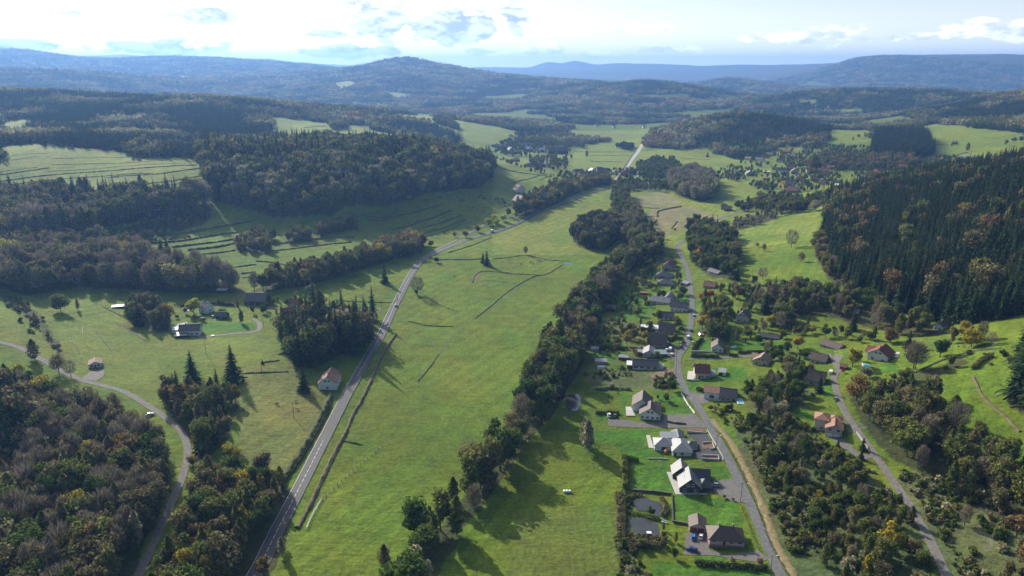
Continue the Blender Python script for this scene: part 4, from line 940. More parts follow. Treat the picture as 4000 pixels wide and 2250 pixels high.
    for pts, sp_ in (([(1850, 1060), (2000, 1050), (2200, 1190), (2330, 1330), (2400, 1500), (2060, 1500), (1990, 1400), (1905, 1190)], 2.3), ([(2250, 1190), (2500, 1180), (2650, 1300), (2650, 1560), (2440, 1560), (2310, 1310)], 2.2), ([(1780, 1010), (1900, 1040), (1960, 1050), (1900, 1100), (1840, 1090)], 3.0),
                     ([(1470, 940), (1560, 925), (1690, 940), (1700, 975), (1500, 985)], 2.8), ([(1490, 800), (1600, 810), (1590, 880), (1480, 910)], 4.5), ([(1555, 1240), (1590, 1240), (1590, 1400), (1640, 1440), (1650, 1480), (1550, 1480)], 2.4), ([(2190, 930), (2300, 960), (2200, 1010), (2140, 980)], 3.6),
                     ([(270, 590), (520, 545), (540, 515), (480, 600), (350, 620)], 5), ([(0, 750), (60, 760), (150, 880), (120, 890)], 4), ([(1100, 500), (1240, 480), (1290, 520), (1180, 540)], 7), ([(2400, 870), (2560, 880), (2560, 930), (2500, 930)], 6), ([(460, 1180), (520, 1230), (470, 1330), (440, 1300)], 4)):
        pl = wpoly(pts); lo, hi = pl.min(0), pl.max(0); gx, gy = np.meshgrid(np.arange(lo[0], hi[0], sp_), np.arange(lo[1], hi[1], sp_)); gx = gx.ravel() + rng.uniform(-.5, .5, gx.size) * sp_; gy = gy.ravel() + rng.uniform(-.5, .5, gy.size) * sp_
        m_ = inside(gx, gy, pl) & clear(gx, gy) & (fbm(gx / 16, gy / 16, 3) > .42); gx, gy = gx[m_], gy[m_]
        for i in range(len(gx)): bx.append(gx[i]); by_.append(gy[i]); bf.append(random.choice(BUSHP)); bs.append(.06 + .26 * random.random() ** 2.2)
    stuff_trees('undergrowth', bx, by_, bf, bs)
    print('trees', len(trees), 'individual', n_ind, 'far forms', len(xs))

# ------------------------------------------------------------ building materials
WALL = dict(white=mat('white_render', (0.66, 0.65, 0.62), 0.85, 0.08, 0.6, 0.1), cream=mat('cream_render', (0.52, 0.46, 0.36), 0.85, 0.1, 0.6, 0.1),
            pink=mat('pink_render', (0.50, 0.36, 0.32), 0.85, 0.1, 0.6, 0.1), beige=mat('beige_render', (0.46, 0.37, 0.27), 0.85, 0.12, 0.6, 0.1),
            grey=mat('grey_render', (0.34, 0.34, 0.34), 0.85, 0.12, 0.6, 0.1), slate=mat('dark_stone_wall', (0.065, 0.063, 0.068), 0.8, 0.3, 1.2, 0.4),
            wood=mat('brown_boards', (0.11, 0.065, 0.04), 0.85, 0.25, 1.0, 0.3), dark=mat('dark_boards', (0.05, 0.04, 0.035), 0.85, 0.25, 1.0, 0.3), rose=mat('rose_plinth', (0.26, 0.15, 0.135), 0.85, .12, .6, .1),
            yellow=mat('yellow_render', (0.60, 0.44, 0.14), 0.85, 0.1, 0.6, 0.1))
ROOF = dict(slate=mat('slate_roof', (0.060, 0.060, 0.066), 0.42, 0.2, 1.0, spec=0.55, streak=True), silver=mat('slate_painted_sheen', (0.20, 0.20, 0.205), 0.32, 0.12, 0.7, spec=1.0, streak=True),  # silver: slate with the sun's sheen on lit slopes lifted into its colour
            brown=mat('brown_tile', (0.105, 0.075, 0.062), 0.6, 0.28, 0.9, spec=0.4, streak=True), red=mat('red_tile', (0.185, 0.065, 0.045), 0.65, 0.3, 0.9, spec=0.35, streak=True),
            terra=mat('terracotta_tile', (0.30, 0.155, 0.110), 0.7, 0.25, 0.9, spec=0.3, streak=True), tan=mat('tan_tile', (0.27, 0.20, 0.15), 0.7, 0.25, 0.9, spec=0.3, streak=True),
            rusty=mat('weathered_red_tile', (0.17, 0.085, 0.06), 0.7, 0.4, 0.7, spec=0.3, streak=True), teal=mat('blue_grey_sheet', (0.16, 0.23, 0.24), 0.45, 0.15, 0.8, spec=0.5),
            white=mat('white_sheet_roof', (0.62, 0.62, 0.62), 0.45, 0.1, 0.8, spec=0.5), orange=mat('orange_tile', (0.42, 0.19, 0.09), 0.7, 0.2, 0.9, streak=True), grey=mat('grey_sheet_roof', (0.24, 0.24, 0.25), 0.5, 0.15, 0.8, spec=0.5, streak=True))
M['frame'] = mat('white_frame', (0.70, 0.70, 0.68), 0.5, 0.05, 1); M['glass'] = mat('window_glass', (0.02, 0.025, 0.03), 0.08, 0.1, 1, spec=0.9)
M['door'] = mat('brown_door', (0.10, 0.045, 0.03), 0.6, 0.2, 1); M['garage'] = mat('red_brown_door', (0.20, 0.055, 0.045), 0.6, 0.15, 1); M['chim'] = mat('chimney_render', (0.30, 0.26, 0.22), 0.85, 0.2, 1)
M['metal'] = mat('grey_metal', (0.30, 0.31, 0.32), 0.35, 0.1, 1, metal=0.6); M['pole'] = mat('weathered_pole', (0.13, 0.11, 0.09), 0.9, 0.3, 1.5); M['white'] = mat('white_paint', (0.72, 0.72, 0.70), 0.5, 0.05, 1)
M['darkwin'] = mat('shutter_brown', (0.12, 0.07, 0.05), 0.7, .2, 1)
def win_mesh(w, h, nm='window', shutters=False):
    mb = MB(); mb.box(-w / 2, -.05, 0, w / 2, .03, h, 0); mb.box(-w / 2 + .09, -.07, .09, -.04, -.052, h - .09, 1); mb.box(.04, -.07, .09, w / 2 - .09, -.052, h - .09, 1); mb.box(-w / 2 - .08, -.14, -.08, w / 2 + .08, .02, 0, 0)
    if shutters:
        mb.box(-w - .02, -.08, 0, -w / 2 - .03, -.01, h, 2); mb.box(w / 2 + .03, -.08, 0, w + .02, -.01, h, 2)
    return mb.mesh(nm, [M['frame'], M['glass'], M['darkwin']])
WIN = win_mesh(1.5, 1.4); WINS = win_mesh(1.3, 1.4, shutters=True); WINB = win_mesh(2.6, 2.05); WINV = win_mesh(.7, .6)
mb = MB(); mb.box(-.5, -.06, 0, .5, .03, 2.1); mb.box(-.42, -.085, .1, .42, -.062, 2.02); mb.box(.3, -.13, 1.0, .36, -.087, 1.12); DOOR = mb.mesh('door', M['door'])
mb = MB(); mb.box(-1.3, -.06, 0, 1.3, .03, 2.2)
for k in range(4): mb.box(-1.2, -.09, .12 + .52 * k, 1.2, -.062, .56 + .52 * k)
GAR = mb.mesh('garage_door', M['garage']); GARW = GAR.copy(); GARW.materials.clear(); GARW.materials.append(M['white'])
mb = MB(); mb.box(-.55, -.05, 0, .55, .03, .85, 0); mb.box(-.45, -.07, .08, .45, -.052, .77, 1); SKYL = mb.mesh('skylight', [M['frame'], M['glass']])
mb = MB(); mb.box(-.35, -.35, -1.2, .35, .35, 1.0); mb.box(-.43, -.43, 1.0, .43, .43, 1.12); mb.box(-.16, -.16, 1.12, .16, .16, 1.4); CHIM = mb.mesh('chimney', M['chim'])
mb = MB(); mb.tube((0, 0, -.6), (0, 0, 1.4), .12, .12, 8); mb.tube((0, 0, 1.4), (0, 0, 1.6), .2, .2, 8); FLUE = mb.mesh('flue', M['metal'])

def roof_mesh(w, d, z, typ, pitch, o, mt, root, name='roof'):
    """thick roof over the rectangle 0..w, 0..d whose eaves are at height z; returns (object, ridge height, slope function)"""
    th = 0.22; tp = math.tan(R(pitch)); x0, x1, y0, y1 = -o, w + o, -o, d + o; ze = z - o * tp
    if typ in ('gx', 'hx'):
        rh = ze + (y1 - y0) / 2 * tp; ym = (y0 + y1) / 2; ins = 0 if typ == 'gx' else min((y1 - y0) / 2, (x1 - x0) / 2 - .3)
        a, b = (x0 + ins, ym, rh), (x1 - ins, ym, rh); c = [(x0, y0, ze), (x1, y0, ze), (x1, y1, ze), (x0, y1, ze)]
        F = [[c[0], c[1], b, a], [c[2], c[3], a, b]] + ([[c[1], c[2], b], [c[3], c[0], a]] if typ == 'hx' else [])
    elif typ in ('gy', 'hy'):
        rh = ze + (x1 - x0) / 2 * tp; xm = (x0 + x1) / 2; ins = 0 if typ == 'gy' else min((x1 - x0) / 2, (y1 - y0) / 2 - .3)
        a, b = (xm, y0 + ins, rh), (xm, y1 - ins, rh); c = [(x0, y0, ze), (x1, y0, ze), (x1, y1, ze), (x0, y1, ze)]
        F = [[c[1], c[2], b, a], [c[3], c[0], a, b]] + ([[c[0], c[1], a], [c[2], c[3], b]] if typ == 'hy' else [])
    else:
        rise = 0.35 if typ == 'flat' else (y1 - y0) * tp
        if typ == 'shedx': rise = (x1 - x0) * tp; F = [[(x0, y0, z + .05), (x1, y0, z + rise), (x1, y1, z + rise), (x0, y1, z + .05)]]
        else: F = [[(x0, y0, z + .05), (x1, y0, z + .05), (x1, y1, z + rise), (x0, y1, z + rise)]]
        rh = z + rise
    mb = MB()
    from collections import Counter
    ec = Counter()
    for f in F:
        mb.face(f); mb.face([(p[0], p[1], p[2] - th) for p in reversed(f)])
        for i in range(len(f)): ec[frozenset((f[i], f[(i + 1) % len(f)]))] += 1
    for f in F:
        for i in range(len(f)):
            p, q = f[i], f[(i + 1) % len(f)]
            if ec[frozenset((p, q))] == 1: mb.face([q, p, (p[0], p[1], p[2] - th), (q[0], q[1], q[2] - th)])
    if typ[0] in 'gh':   # ridge cap
        mb.box(min(a[0], b[0]) - .1, min(a[1], b[1]) - .1, rh - .05, max(a[0], b[0]) + .1, max(a[1], b[1]) + .1, rh + .09)
    return mb.build(name, mt, root), rh
def wall_mesh(w, d, z, typ, pitch, mt, root, o=.5, under=-2.5):
    mb = MB(); zi = z - 0.02; tp = math.tan(R(pitch)); g = z - .28
    mb.face([(0, 0, under), (w, 0, under), (w, 0, g), (0, 0, g)]) if typ not in ('gy',) else mb.face([(0, 0, under), (w, 0, under), (w, 0, g), (w / 2, 0, g + w / 2 * tp), (0, 0, g)])
    mb.face([(w, d, under), (0, d, under), (0, d, g), (w, d, g)]) if typ not in ('gy',) else mb.face([(w, d, under), (0, d, under), (0, d, g), (w / 2, d, g + w / 2 * tp), (w, d, g)])
    for x, s in ((w, 1), (0, -1)):
        ps = [(x, 0, under), (x, d, under), (x, d, g), (x, 0, g)]
        if typ == 'gx': ps = [(x, 0, under), (x, d, under), (x, d, g), (x, d / 2, g + d / 2 * tp), (x, 0, g)]
        mb.face(ps if s > 0 else ps[::-1])
    if typ in ('shed', 'flat', 'shedx'):
        mb = MB(); mb.box(0, 0, under, w, d, z - .2)
    return mb.build('wall', mt, root)
HOUSEFOOT = []
def house(label, A, B, d, hw=3.0, typ='gx', roof='brown', wall='white', pitch=38, o=.5, name='house', cat='house', win=None, floors=1, chim=1, door=None, garage=0, extra=(), sky=0, shut=False, group=None, plinth=None, flue=False, wmin=None, nwside=1, gablewin=True):
    a, b = at(*A), at(*B)
    dx, dy = b.x - a.x, b.y - a.y; w = math.hypot(dx, dy)
    if wmin and w < wmin: w = wmin
    rz = math.atan2(dy, dx); cx, cy = a.x + dx / 2 - dy / w * d / 2, a.y + dy / 2 + dx / w * d / 2
    NOTREE.append((cx, cy, max(w, d) * 0.5 + 1.5)); NOTREE.append((cx * .985, cy * .985 - (4 if cy < 900 else 12), w * .45 + 2)); 
    tz = min(a.z, b.z, float(height(cx, cy))) + 0.05
    root = empty(name, (a.x, a.y, tz), rz); tag(root, label, cat, group)
    def block(x, y, w, d, hw, typ, roofk, wallk, pitch, main=False, nw=None):
        wl_ = wall_mesh(w, d, hw, typ, pitch, WALL[wallk], root); wl_.location = (x, y, 0)
        rf, rh = roof_mesh(w, d, hw, typ, pitch, o, ROOF[roofk], root); rf.location = (x, y, 0)
        return wl_, rf, rh
    wl_, rf, rh = block(0, 0, w, d, hw, typ, roof, wall, pitch)
    if plinth:
        mb = MB(); mb.box(-.06, -.06, -2.5, w + .06, d + .06, plinth[0]); mb.build('plinth', WALL[plinth[1]], root)
    n_ = win if win is not None else max(1, int(w / 3.2)); wm = WINS if shut else WIN
    base = plinth[0] if plinth else 0
    for fl in range(floors):
        z = base + 0.9 + fl * 2.7
        if z + 1.3 > hw: break
        for i in range(n_):
            xx = w * (i + .5) / n_
            if garage and fl == 0 and xx < w * .75: continue
            if door is not None and fl == 0 and abs(xx - w * door) < 1.3: continue
            link('window', wm, root, (xx, -.02, z))
        for i in range(nwside):
            yy = d * (i + .5) / max(nwside, 1)
            link('window', wm, root, (-.02, yy, z), -math.pi / 2); link('window', wm, root, (w + .02, yy, z), math.pi / 2)
    if typ == 'gy' and gablewin and w > 5:
        for sx_ in (-1, 1): link('window', WINV if w < 8 else WIN, root, (w / 2 + sx_ * min(1.1, w * .12), -.02, hw + .3))
    if door is not None: link('door', DOOR, root, (w * door, -.02, base))
    for i in range(garage): link('garage_door', GAR if roof != 'terra' else GARW, root, (w * .26 + i * w * .42, -.02, 0))
    for i in range(chim):
        fx = .3 + .4 * i
        if typ in ('gx', 'hx'): link('chimney', CHIM, rf, (w * fx, d * .55, rh - .2))
        else: link('chimney', CHIM, rf, (w * .5, d * (.3 + .4 * i), rh - .1))
    if flue: link('flue', FLUE, rf, (w * .62, d * .3, rh - .8))
    for i in range(sky):
        tp = R(pitch); fy = d * .22
        if typ in ('gx', 'hx'): s_ = link('skylight', SKYL, rf, (w * (i + 1) / (sky + 1), fy, hw + fy * math.tan(tp))); s_.rotation_euler = (-(math.pi / 2 - tp), 0, 0)
        else: s_ = link('skylight', SKYL, rf, (w * .22, d * (i + 1) / (sky + 1), hw + w * .22 * math.tan(tp))); s_.rotation_euler = (-(math.pi / 2 - tp), 0, -math.pi / 2)
    for e in extra:   # (x, y, w, d, hw, typ, roof, wall, pitch[, windows])
        x, y, w2, d2, h2, t2, rk, wk, pt = e[:9]; block(x, y, w2, d2, h2, t2, rk, wk, pt)
        for i in range(e[9] if len(e) > 9 else 0): link('window', WIN if h2 < 6 else wm, root, (x + w2 * (i + .5) / e[9], y - .02, .9))
        if len(e) > 10:
            for kk in range(e[10]): link('window', WINB, root, (x + w2 * (kk + .5) / e[10], y - .02, .1))
    root['w'] = w; return root

# ------------------------------------------------------------ near houses, street side
house('pink walled bungalow on a rose plinth, dark hipped roof, lowest house by the street', E6(850, 1190), E6(1165, 1198), 9, 4.3, 'hx', 'brown', 'pink', 36, .6, win=4, floors=1, chim=2, plinth=(1.5, 'rose'), door=.42)
house('small double garage with brown roof and red doors beside the pink bungalow', E6(672, 1050), E6(822, 1062), 7.5, 2.7, 'gy', 'brown', 'pink', 28, .4, name='garage', cat='garage', win=0, chim=0, garage=2, nwside=0, gablewin=False)
house('dark slate house with sunlit silvery roof slopes and a deep shaded front gable', E6(585, 700), E6(775, 706), 11, 3.2, 'gy', 'silver', 'slate', 43, .6, win=2, chim=0, flue=True, sky=1,
      extra=[(-2.2, 11.5, 8.0, 7.5, 3.2, 'gy', 'silver', 'slate', 43), (6.0, 7.0, 8.5, 9.0, 3.0, 'gx', 'slate', 'slate', 38, 2), (9.6, 2.2, 5.0, 6.5, 2.8, 'hx', 'slate', 'slate', 35)])
house('new white single storey house with three hipped dark roofs and a white terrace', E6(520, 372), E6(693, 372), 14, 2.9, 'hy', 'silver', 'white', 27, .5, win=1, chim=0, door=.15, sky=0,
      extra=[(-8.6, 5.0, 9.5, 8.5, 2.9, 'hx', 'silver', 'white', 27, 0, 1), (7.5, 5.6, 5.6, 6.5, 2.7, 'hx', 'slate', 'white', 27, 0), (-4.6, 13.0, 9.0, 6.0, 3.2, 'shedx', 'silver', 'white', 4), (1.5, 13.5, 6.0, 8.5, 2.8, 'gy', 'slate', 'white', 25)])
house('large white house with steep brown roof in two stepped gables', C1(510, 405), C1(645, 412), 9.5, 3.8, 'gy', 'brown', 'white', 34, .7, win=4, chim=0, sky=1, extra=[(-4.6, 9.0, 10.5, 12, 4.4, 'gy', 'brown', 'white', 38), (5.2, 12.5, 5.5, 5.0, 3.4, 'hx', 'brown', 'white', 30)])
house('cream house with a bright red tiled roof above the street bend', C1(878, 136), C1(975, 132), 9, 4.4, 'gx', 'red', 'cream', 40, .5, win=3, chim=2, door=.3, extra=[(9.3, 1.5, 3.2, 6, 2.4, 'shed', 'grey', 'cream', 6)])
house('small white garage box with a flat roof beside the red roofed house', C1(1035, 116), C1(1083, 116), 6.5, 2.5, 'flat', 'grey', 'white', 5, .15, name='garage', cat='garage', win=0, chim=0, garage=1, nwside=0)
house('long low house with a dark slate roof and a terrace, above the swimming pool', C1(1042, 285), C1(1152, 285), 11, 2.8, 'gx', 'slate', 'grey', 33, .5, win=3, chim=0, extra=[(-9.0, 2.5, 8.6, 6.5, 3.6, 'shed', 'rusty', 'white', 10, 0, 1)])
house('white bungalow with a long grey roof and three shuttered windows beside the hedged garden', S2(655, 1310), S2(893, 1315), 9, 2.9, 'gx', 'slate', 'white', 32, .5, win=4, shut=True, chim=0, extra=[(-3.6, 1, 3.2, 6, 2.5, 'flat', 'white', 'wood', 5), (15.5, 1, 4, 5, 2.2, 'flat', 'grey', 'white', 5)])
house('grey roofed chalet house with pale gable behind the parked vans', S2(752, 1195), S2(862, 1197), 10, 3.0, 'gy', 'grey', 'grey', 30, .5, win=2, chim=0, extra=[(-5, 3, 4.8, 4, 2.3, 'flat', 'grey', 'wood', 4)])
house('low outbuilding with a pale blue green sheet roof beside the parked vans', S2(866, 1197), S2(978, 1192), 6, 2.4, 'shed', 'teal', 'wood', 5, .3, name='outbuilding', cat='outbuilding', win=1, chim=0, nwside=0)
house('big house turned to the street with a steep dark brown roof filling its front', S2(795, 1100), S2(970, 1104), 11, 2.9, 'gx', 'brown', 'grey', 44, .7, win=2, chim=1)
house('brown roofed house with white roof terrace beams and a long carport', S2(900, 975), S2(1052, 978), 10, 2.9, 'gx', 'brown', 'cream', 38, .5, win=3, chim=1, sky=2, extra=[(-4.5, 2, 4.4, 7, 3, 'flat', 'white', 'white', 3), (-13, 5, 8.2, 4.5, 2.5, 'flat', 'white', 'wood', 3)])
house('white cottage with a plain dark roof behind the berry bushes', S2(907, 842), S2(1038, 846), 8, 2.9, 'gx', 'slate', 'white', 35, .5, win=3, chim=0)
house('white house with dark tiles and two chimneys on the street corner by the carport', S2(1008, 762), S2(1163, 772), 9, 4.2, 'gx', 'slate', 'white', 38, .5, win=4, chim=2, nwside=2, extra=[(11, 3, 3.5, 5, 2.3, 'flat', 'white', 'white', 3)])
house('grey roofed house with two roof windows and a long low wing', S2(818, 692), S2(1000, 700), 9, 3.0, 'gx', 'grey', 'cream', 33, .4, win=2, chim=0, sky=2, extra=[(9.0, 5.5, 8.5, 13, 3.3, 'gy', 'silver', 'cream', 43)])
house('wide low house with a dull grey roof in the middle of the street row', S2(885, 522), S2(1048, 524), 10, 2.8, 'hx', 'slate', 'grey', 30, .6, win=3, chim=0, sky=1)
house('house with a dark hipped roof under the long red roofed farmhouse', S2(872, 452), S2(1024, 455), 10, 3.0, 'hx', 'slate', 'grey', 34, .6, win=3, chim=0)
house('tall farmhouse with a sunlit red roof at the top of the street', S2(930, 376), S2(1028, 380), 16, 4.2, 'gy', 'red', 'pink', 42, .5, win=2, chim=2)
house('dark little barn at the foot of the riverside trees', S2(398, 762), S2(488, 770), 7, 3.2, 'gx', 'brown', 'wood', 30, .3, name='barn', cat='barn', win=0, chim=0, door=.5)
house('garden shed with an orange tiled roof in the sunny lawn', S2(725, 606), S2(795, 608), 4, 2.1, 'gx', 'orange', 'wood', 22, .3, name='garden_shed', cat='shed', win=1, chim=0, nwside=0)
house('small greenhouse shed with pale sheet roof in the back garden', S2(300, 1262), S2(408, 1262), 3.5, 2.0, 'shed', 'grey', 'grey', 12, .2, name='garden_shed', cat='shed', win=2, chim=0, nwside=0)
house('low grey sheet roofed shed beside the bungalow hedge', S2(522, 1222), S2(610, 1224), 3.5, 2.1, 'shed', 'grey', 'wood', 8, .2, name='garden_shed', cat='shed', win=0, chim=0, nwside=0)
house('small blue grey hut beside the bonfire smoke', S2(262, 1142), S2(330, 1145), 4, 2.4, 'gx', 'grey', 'grey', 25, .2, name='garden_shed', cat='shed', win=1, chim=0, nwside=0)
house('tiny silver roofed hut under the riverside trees', S2(640, 478), S2(675, 480), 4, 2.2, 'gx', 'silver', 'grey', 25, .2, name='garden_shed', cat='shed', win=0, chim=0, nwside=0)
house('shaded house with a dark roof under the riverside trees', S2(495, 425), S2(575, 428), 7, 2.6, 'gx', 'slate', 'grey', 30, .4, win=2, chim=0)
house('street side garage with a pale roof next to the long hedge', S2(1105, 520), S2(1165, 525), 7, 2.4, 'shed', 'grey', 'grey', 6, .3, name='garage', cat='garage', win=0, chim=0, garage=1, nwside=0)
house('reddish roofed house half hidden in the trees above the street', S2(1318, 545), S2(1425, 548), 9, 2.8, 'gx', 'rusty', 'pink', 32, .5, win=2, chim=1, sky=1)
house('house with grey roof and salmon walls beside the scarlet hedge', S2(1440, 692), S2(1560, 690), 9, 3.0, 'gy', 'slate', 'pink', 34, .5, win=2, chim=1, sky=1)
house('tall gabled white house with a steep brown roof left of the dark spruces', S2(1625, 862), S2(1745, 868), 9, 4.6, 'gy', 'brown', 'cream', 43, .6, win=2, floors=2, chim=1, sky=2)
house('white house with a steep brown roof inside the clipped hedge square', S2(1398, 1148), S2(1510, 1152), 10, 3.6, 'gy', 'brown', 'white', 38, .7, win=2, floors=1, chim=1)
house('long low house with a dark roof at the back of the sunny lawn', S2(1850, 1025), S2(2030, 1030), 7, 2.4, 'gx', 'slate', 'dark', 24, .5, win=3, chim=0)
house('beige house with sunlit tan roof slopes beside the approach road', S2(1785, 1265), S2(1935, 1275), 9.5, 3.4, 'gy', 'tan', 'beige', 32, .6, win=2, chim=0, extra=[(-2.2, 4.0, 6, 7, 3.4, 'gx', 'tan', 'beige', 30)])
house('house with a dark bluish roof buried in trees near the golden tree', S2(1357, 402), S2(1455, 420), 8, 2.6, 'gx', 'slate', 'grey', 28, .4, win=1, chim=0)
house('cream house with a brown roof and a balcony at the head of the lane', C3(205, 402), C3(280, 404), 9, 3.4, 'gx', 'brown', 'cream', 34, .6, win=3, chim=1)
house('beige house with a tall plain dark roof left of the lane', C3(190, 508), C3(275, 508), 9, 3.8, 'gx', 'brown', 'beige', 44, .5, win=2, chim=1)
house('large white house with a red brown hipped roof above the pool garden', C3(487, 382), C3(588, 392), 12, 4.6, 'gy', 'red', 'white', 33, .7, win=2, floors=1, chim=1, extra=[(-2.6, 5, 6, 8, 3.6, 'gx', 'red', 'white', 30, 1)])
house('low wide house with a brown roof behind the head of the lane', C3(255, 322), C3(345, 334), 9, 2.6, 'gx', 'brown', 'beige', 26, .6, win=2, chim=0)
house('tall white gabled house alone in front of the dark spruce forest', C3(812, 238), C3(855, 240), 12, 4.2, 'gy', 'brown', 'white', 36, .5, win=2, floors=1, chim=1)
house('cream villa with terracotta roofs and white garage doors beside the lane', C3(280, 762), C3(362, 766), 8.5, 5.2, 'gy', 'terra', 'pink', 27, .6, win=2, floors=2, chim=0, garage=2, extra=[(-5.4, 5.5, 6.5, 7.5, 6.6, 'hy', 'terra', 'cream', 27, 1), (1.0, 8.0, 6.0, 6.0, 6.0, 'hx', 'terra', 'cream', 27)])
house('little red roofed hut at the forest edge', C3(630, 217), C3(656, 218), 4, 2.2, 'gx', 'red', 'wood', 30, .3, name='garden_shed', cat='shed', win=0, chim=0, nwside=0)
house('little red brown shed beside the beige house at the lane', C3(155, 436), C3(188, 438), 4, 2.2, 'gx', 'rusty', 'wood', 25, .3, name='garden_shed', cat='shed', win=0, chim=0, nwside=0)
house('dark roofed house among trees below the right forest', C3(400, 165), C3(440, 168), 8, 2.4, 'gx', 'slate', 'wood', 28, .4, win=1, chim=0)
house('red brown garden pavilion beside the round olive green tree', C3(352, 432), C3(385, 434), 4, 2.1, 'gx', 'rusty', 'wood', 25, .3, name='garden_shed', cat='shed', win=0, chim=0, nwside=0)
# ------------------------------------------------------------ left side
house('small white stable with a red brown roof alone on the sloping meadow', C4(437, 425), C4(503, 420), 8, 2.7, 'gy', 'rusty', 'white', 24, .4, name='stable', cat='stable', win=2, chim=0, door=.5, nwside=0, gablewin=False)
house('old white roadside house with a weathered brown roof beside the main road', C5(525, 338), C5(633, 342), 15, 5.0, 'gy', 'rusty', 'white', 36, .4, win=1, floors=1, chim=1, nwside=3)
house('white farmhouse with dark roof and front terrace on the left slope', LF(702, 548), LF(892, 540), 9, 4.4, 'gx', 'slate', 'white', 36, .5, win=4, floors=1, chim=1, extra=[(-1.6, -3.5, 8.0, 4.4, 2.0, 'shed', 'slate', 'wood', 12), (-6, 7.5, 9, 5, 2.8, 'flat', 'white', 'white', 2)])
house('small dark roofed workshop in the left farm garden', LF(1035, 388), LF(1132, 392), 6, 2.6, 'gx', 'slate', 'dark', 40, .4, name='workshop', cat='outbuilding', win=1, chim=0)
house('narrow white house with a dark roof behind the tall pale birch', LF(885, 330), LF(955, 342), 8, 5, 'gx', 'slate', 'white', 40, .4, win=1, floors=1, chim=1)
house('low brown roofed barn right of the copse on the left farm', LF(517, 328), LF(602, 330), 7, 3, 'gx', 'rusty', 'wood', 32, .4, name='barn', cat='barn', win=0, chim=0)
house('large dark old farmhouse in the shade below the tree belt', LF(1300, 260), LF(1490, 268), 12, 4, 'gx', 'slate', 'wood', 40, .6, win=3, chim=0)
house('pale cottage with a worn roof beside the side lane', LF(1688, 266), LF(1800, 270), 7, 2.8, 'gx', 'rusty', 'cream', 36, .4, win=2, chim=1)
house('dark roofed barn below the pale cottage on the side lane', LF(1640, 352), LF(1790, 335), 7, 2.6, 'gx', 'rusty', 'wood', 32, .4, name='barn', cat='barn', win=0, chim=0)
house('white sheet roofed shelter at the left farm entrance', LF(85, 288), LF(195, 290), 3.5, 1.8, 'shed', 'white', 'dark', 5, .2, name='shelter', cat='shed', win=0, chim=0, nwside=0)
house('flat roofed shelter with pale sheets under the tree belt', LF(1040, 148), LF(1135, 150), 5, 2.2, 'shed', 'white', 'dark', 5, .2, name='shelter', cat='shed', win=0, chim=0, nwside=0)
house('tiny white hut swallowed by the autumn clump', C4(925, 540), C4(957, 545), 3.6, 2.9, 'shed', 'tan', 'white', 12, .3, name='hut', cat='shed', win=1, chim=0, nwside=0)
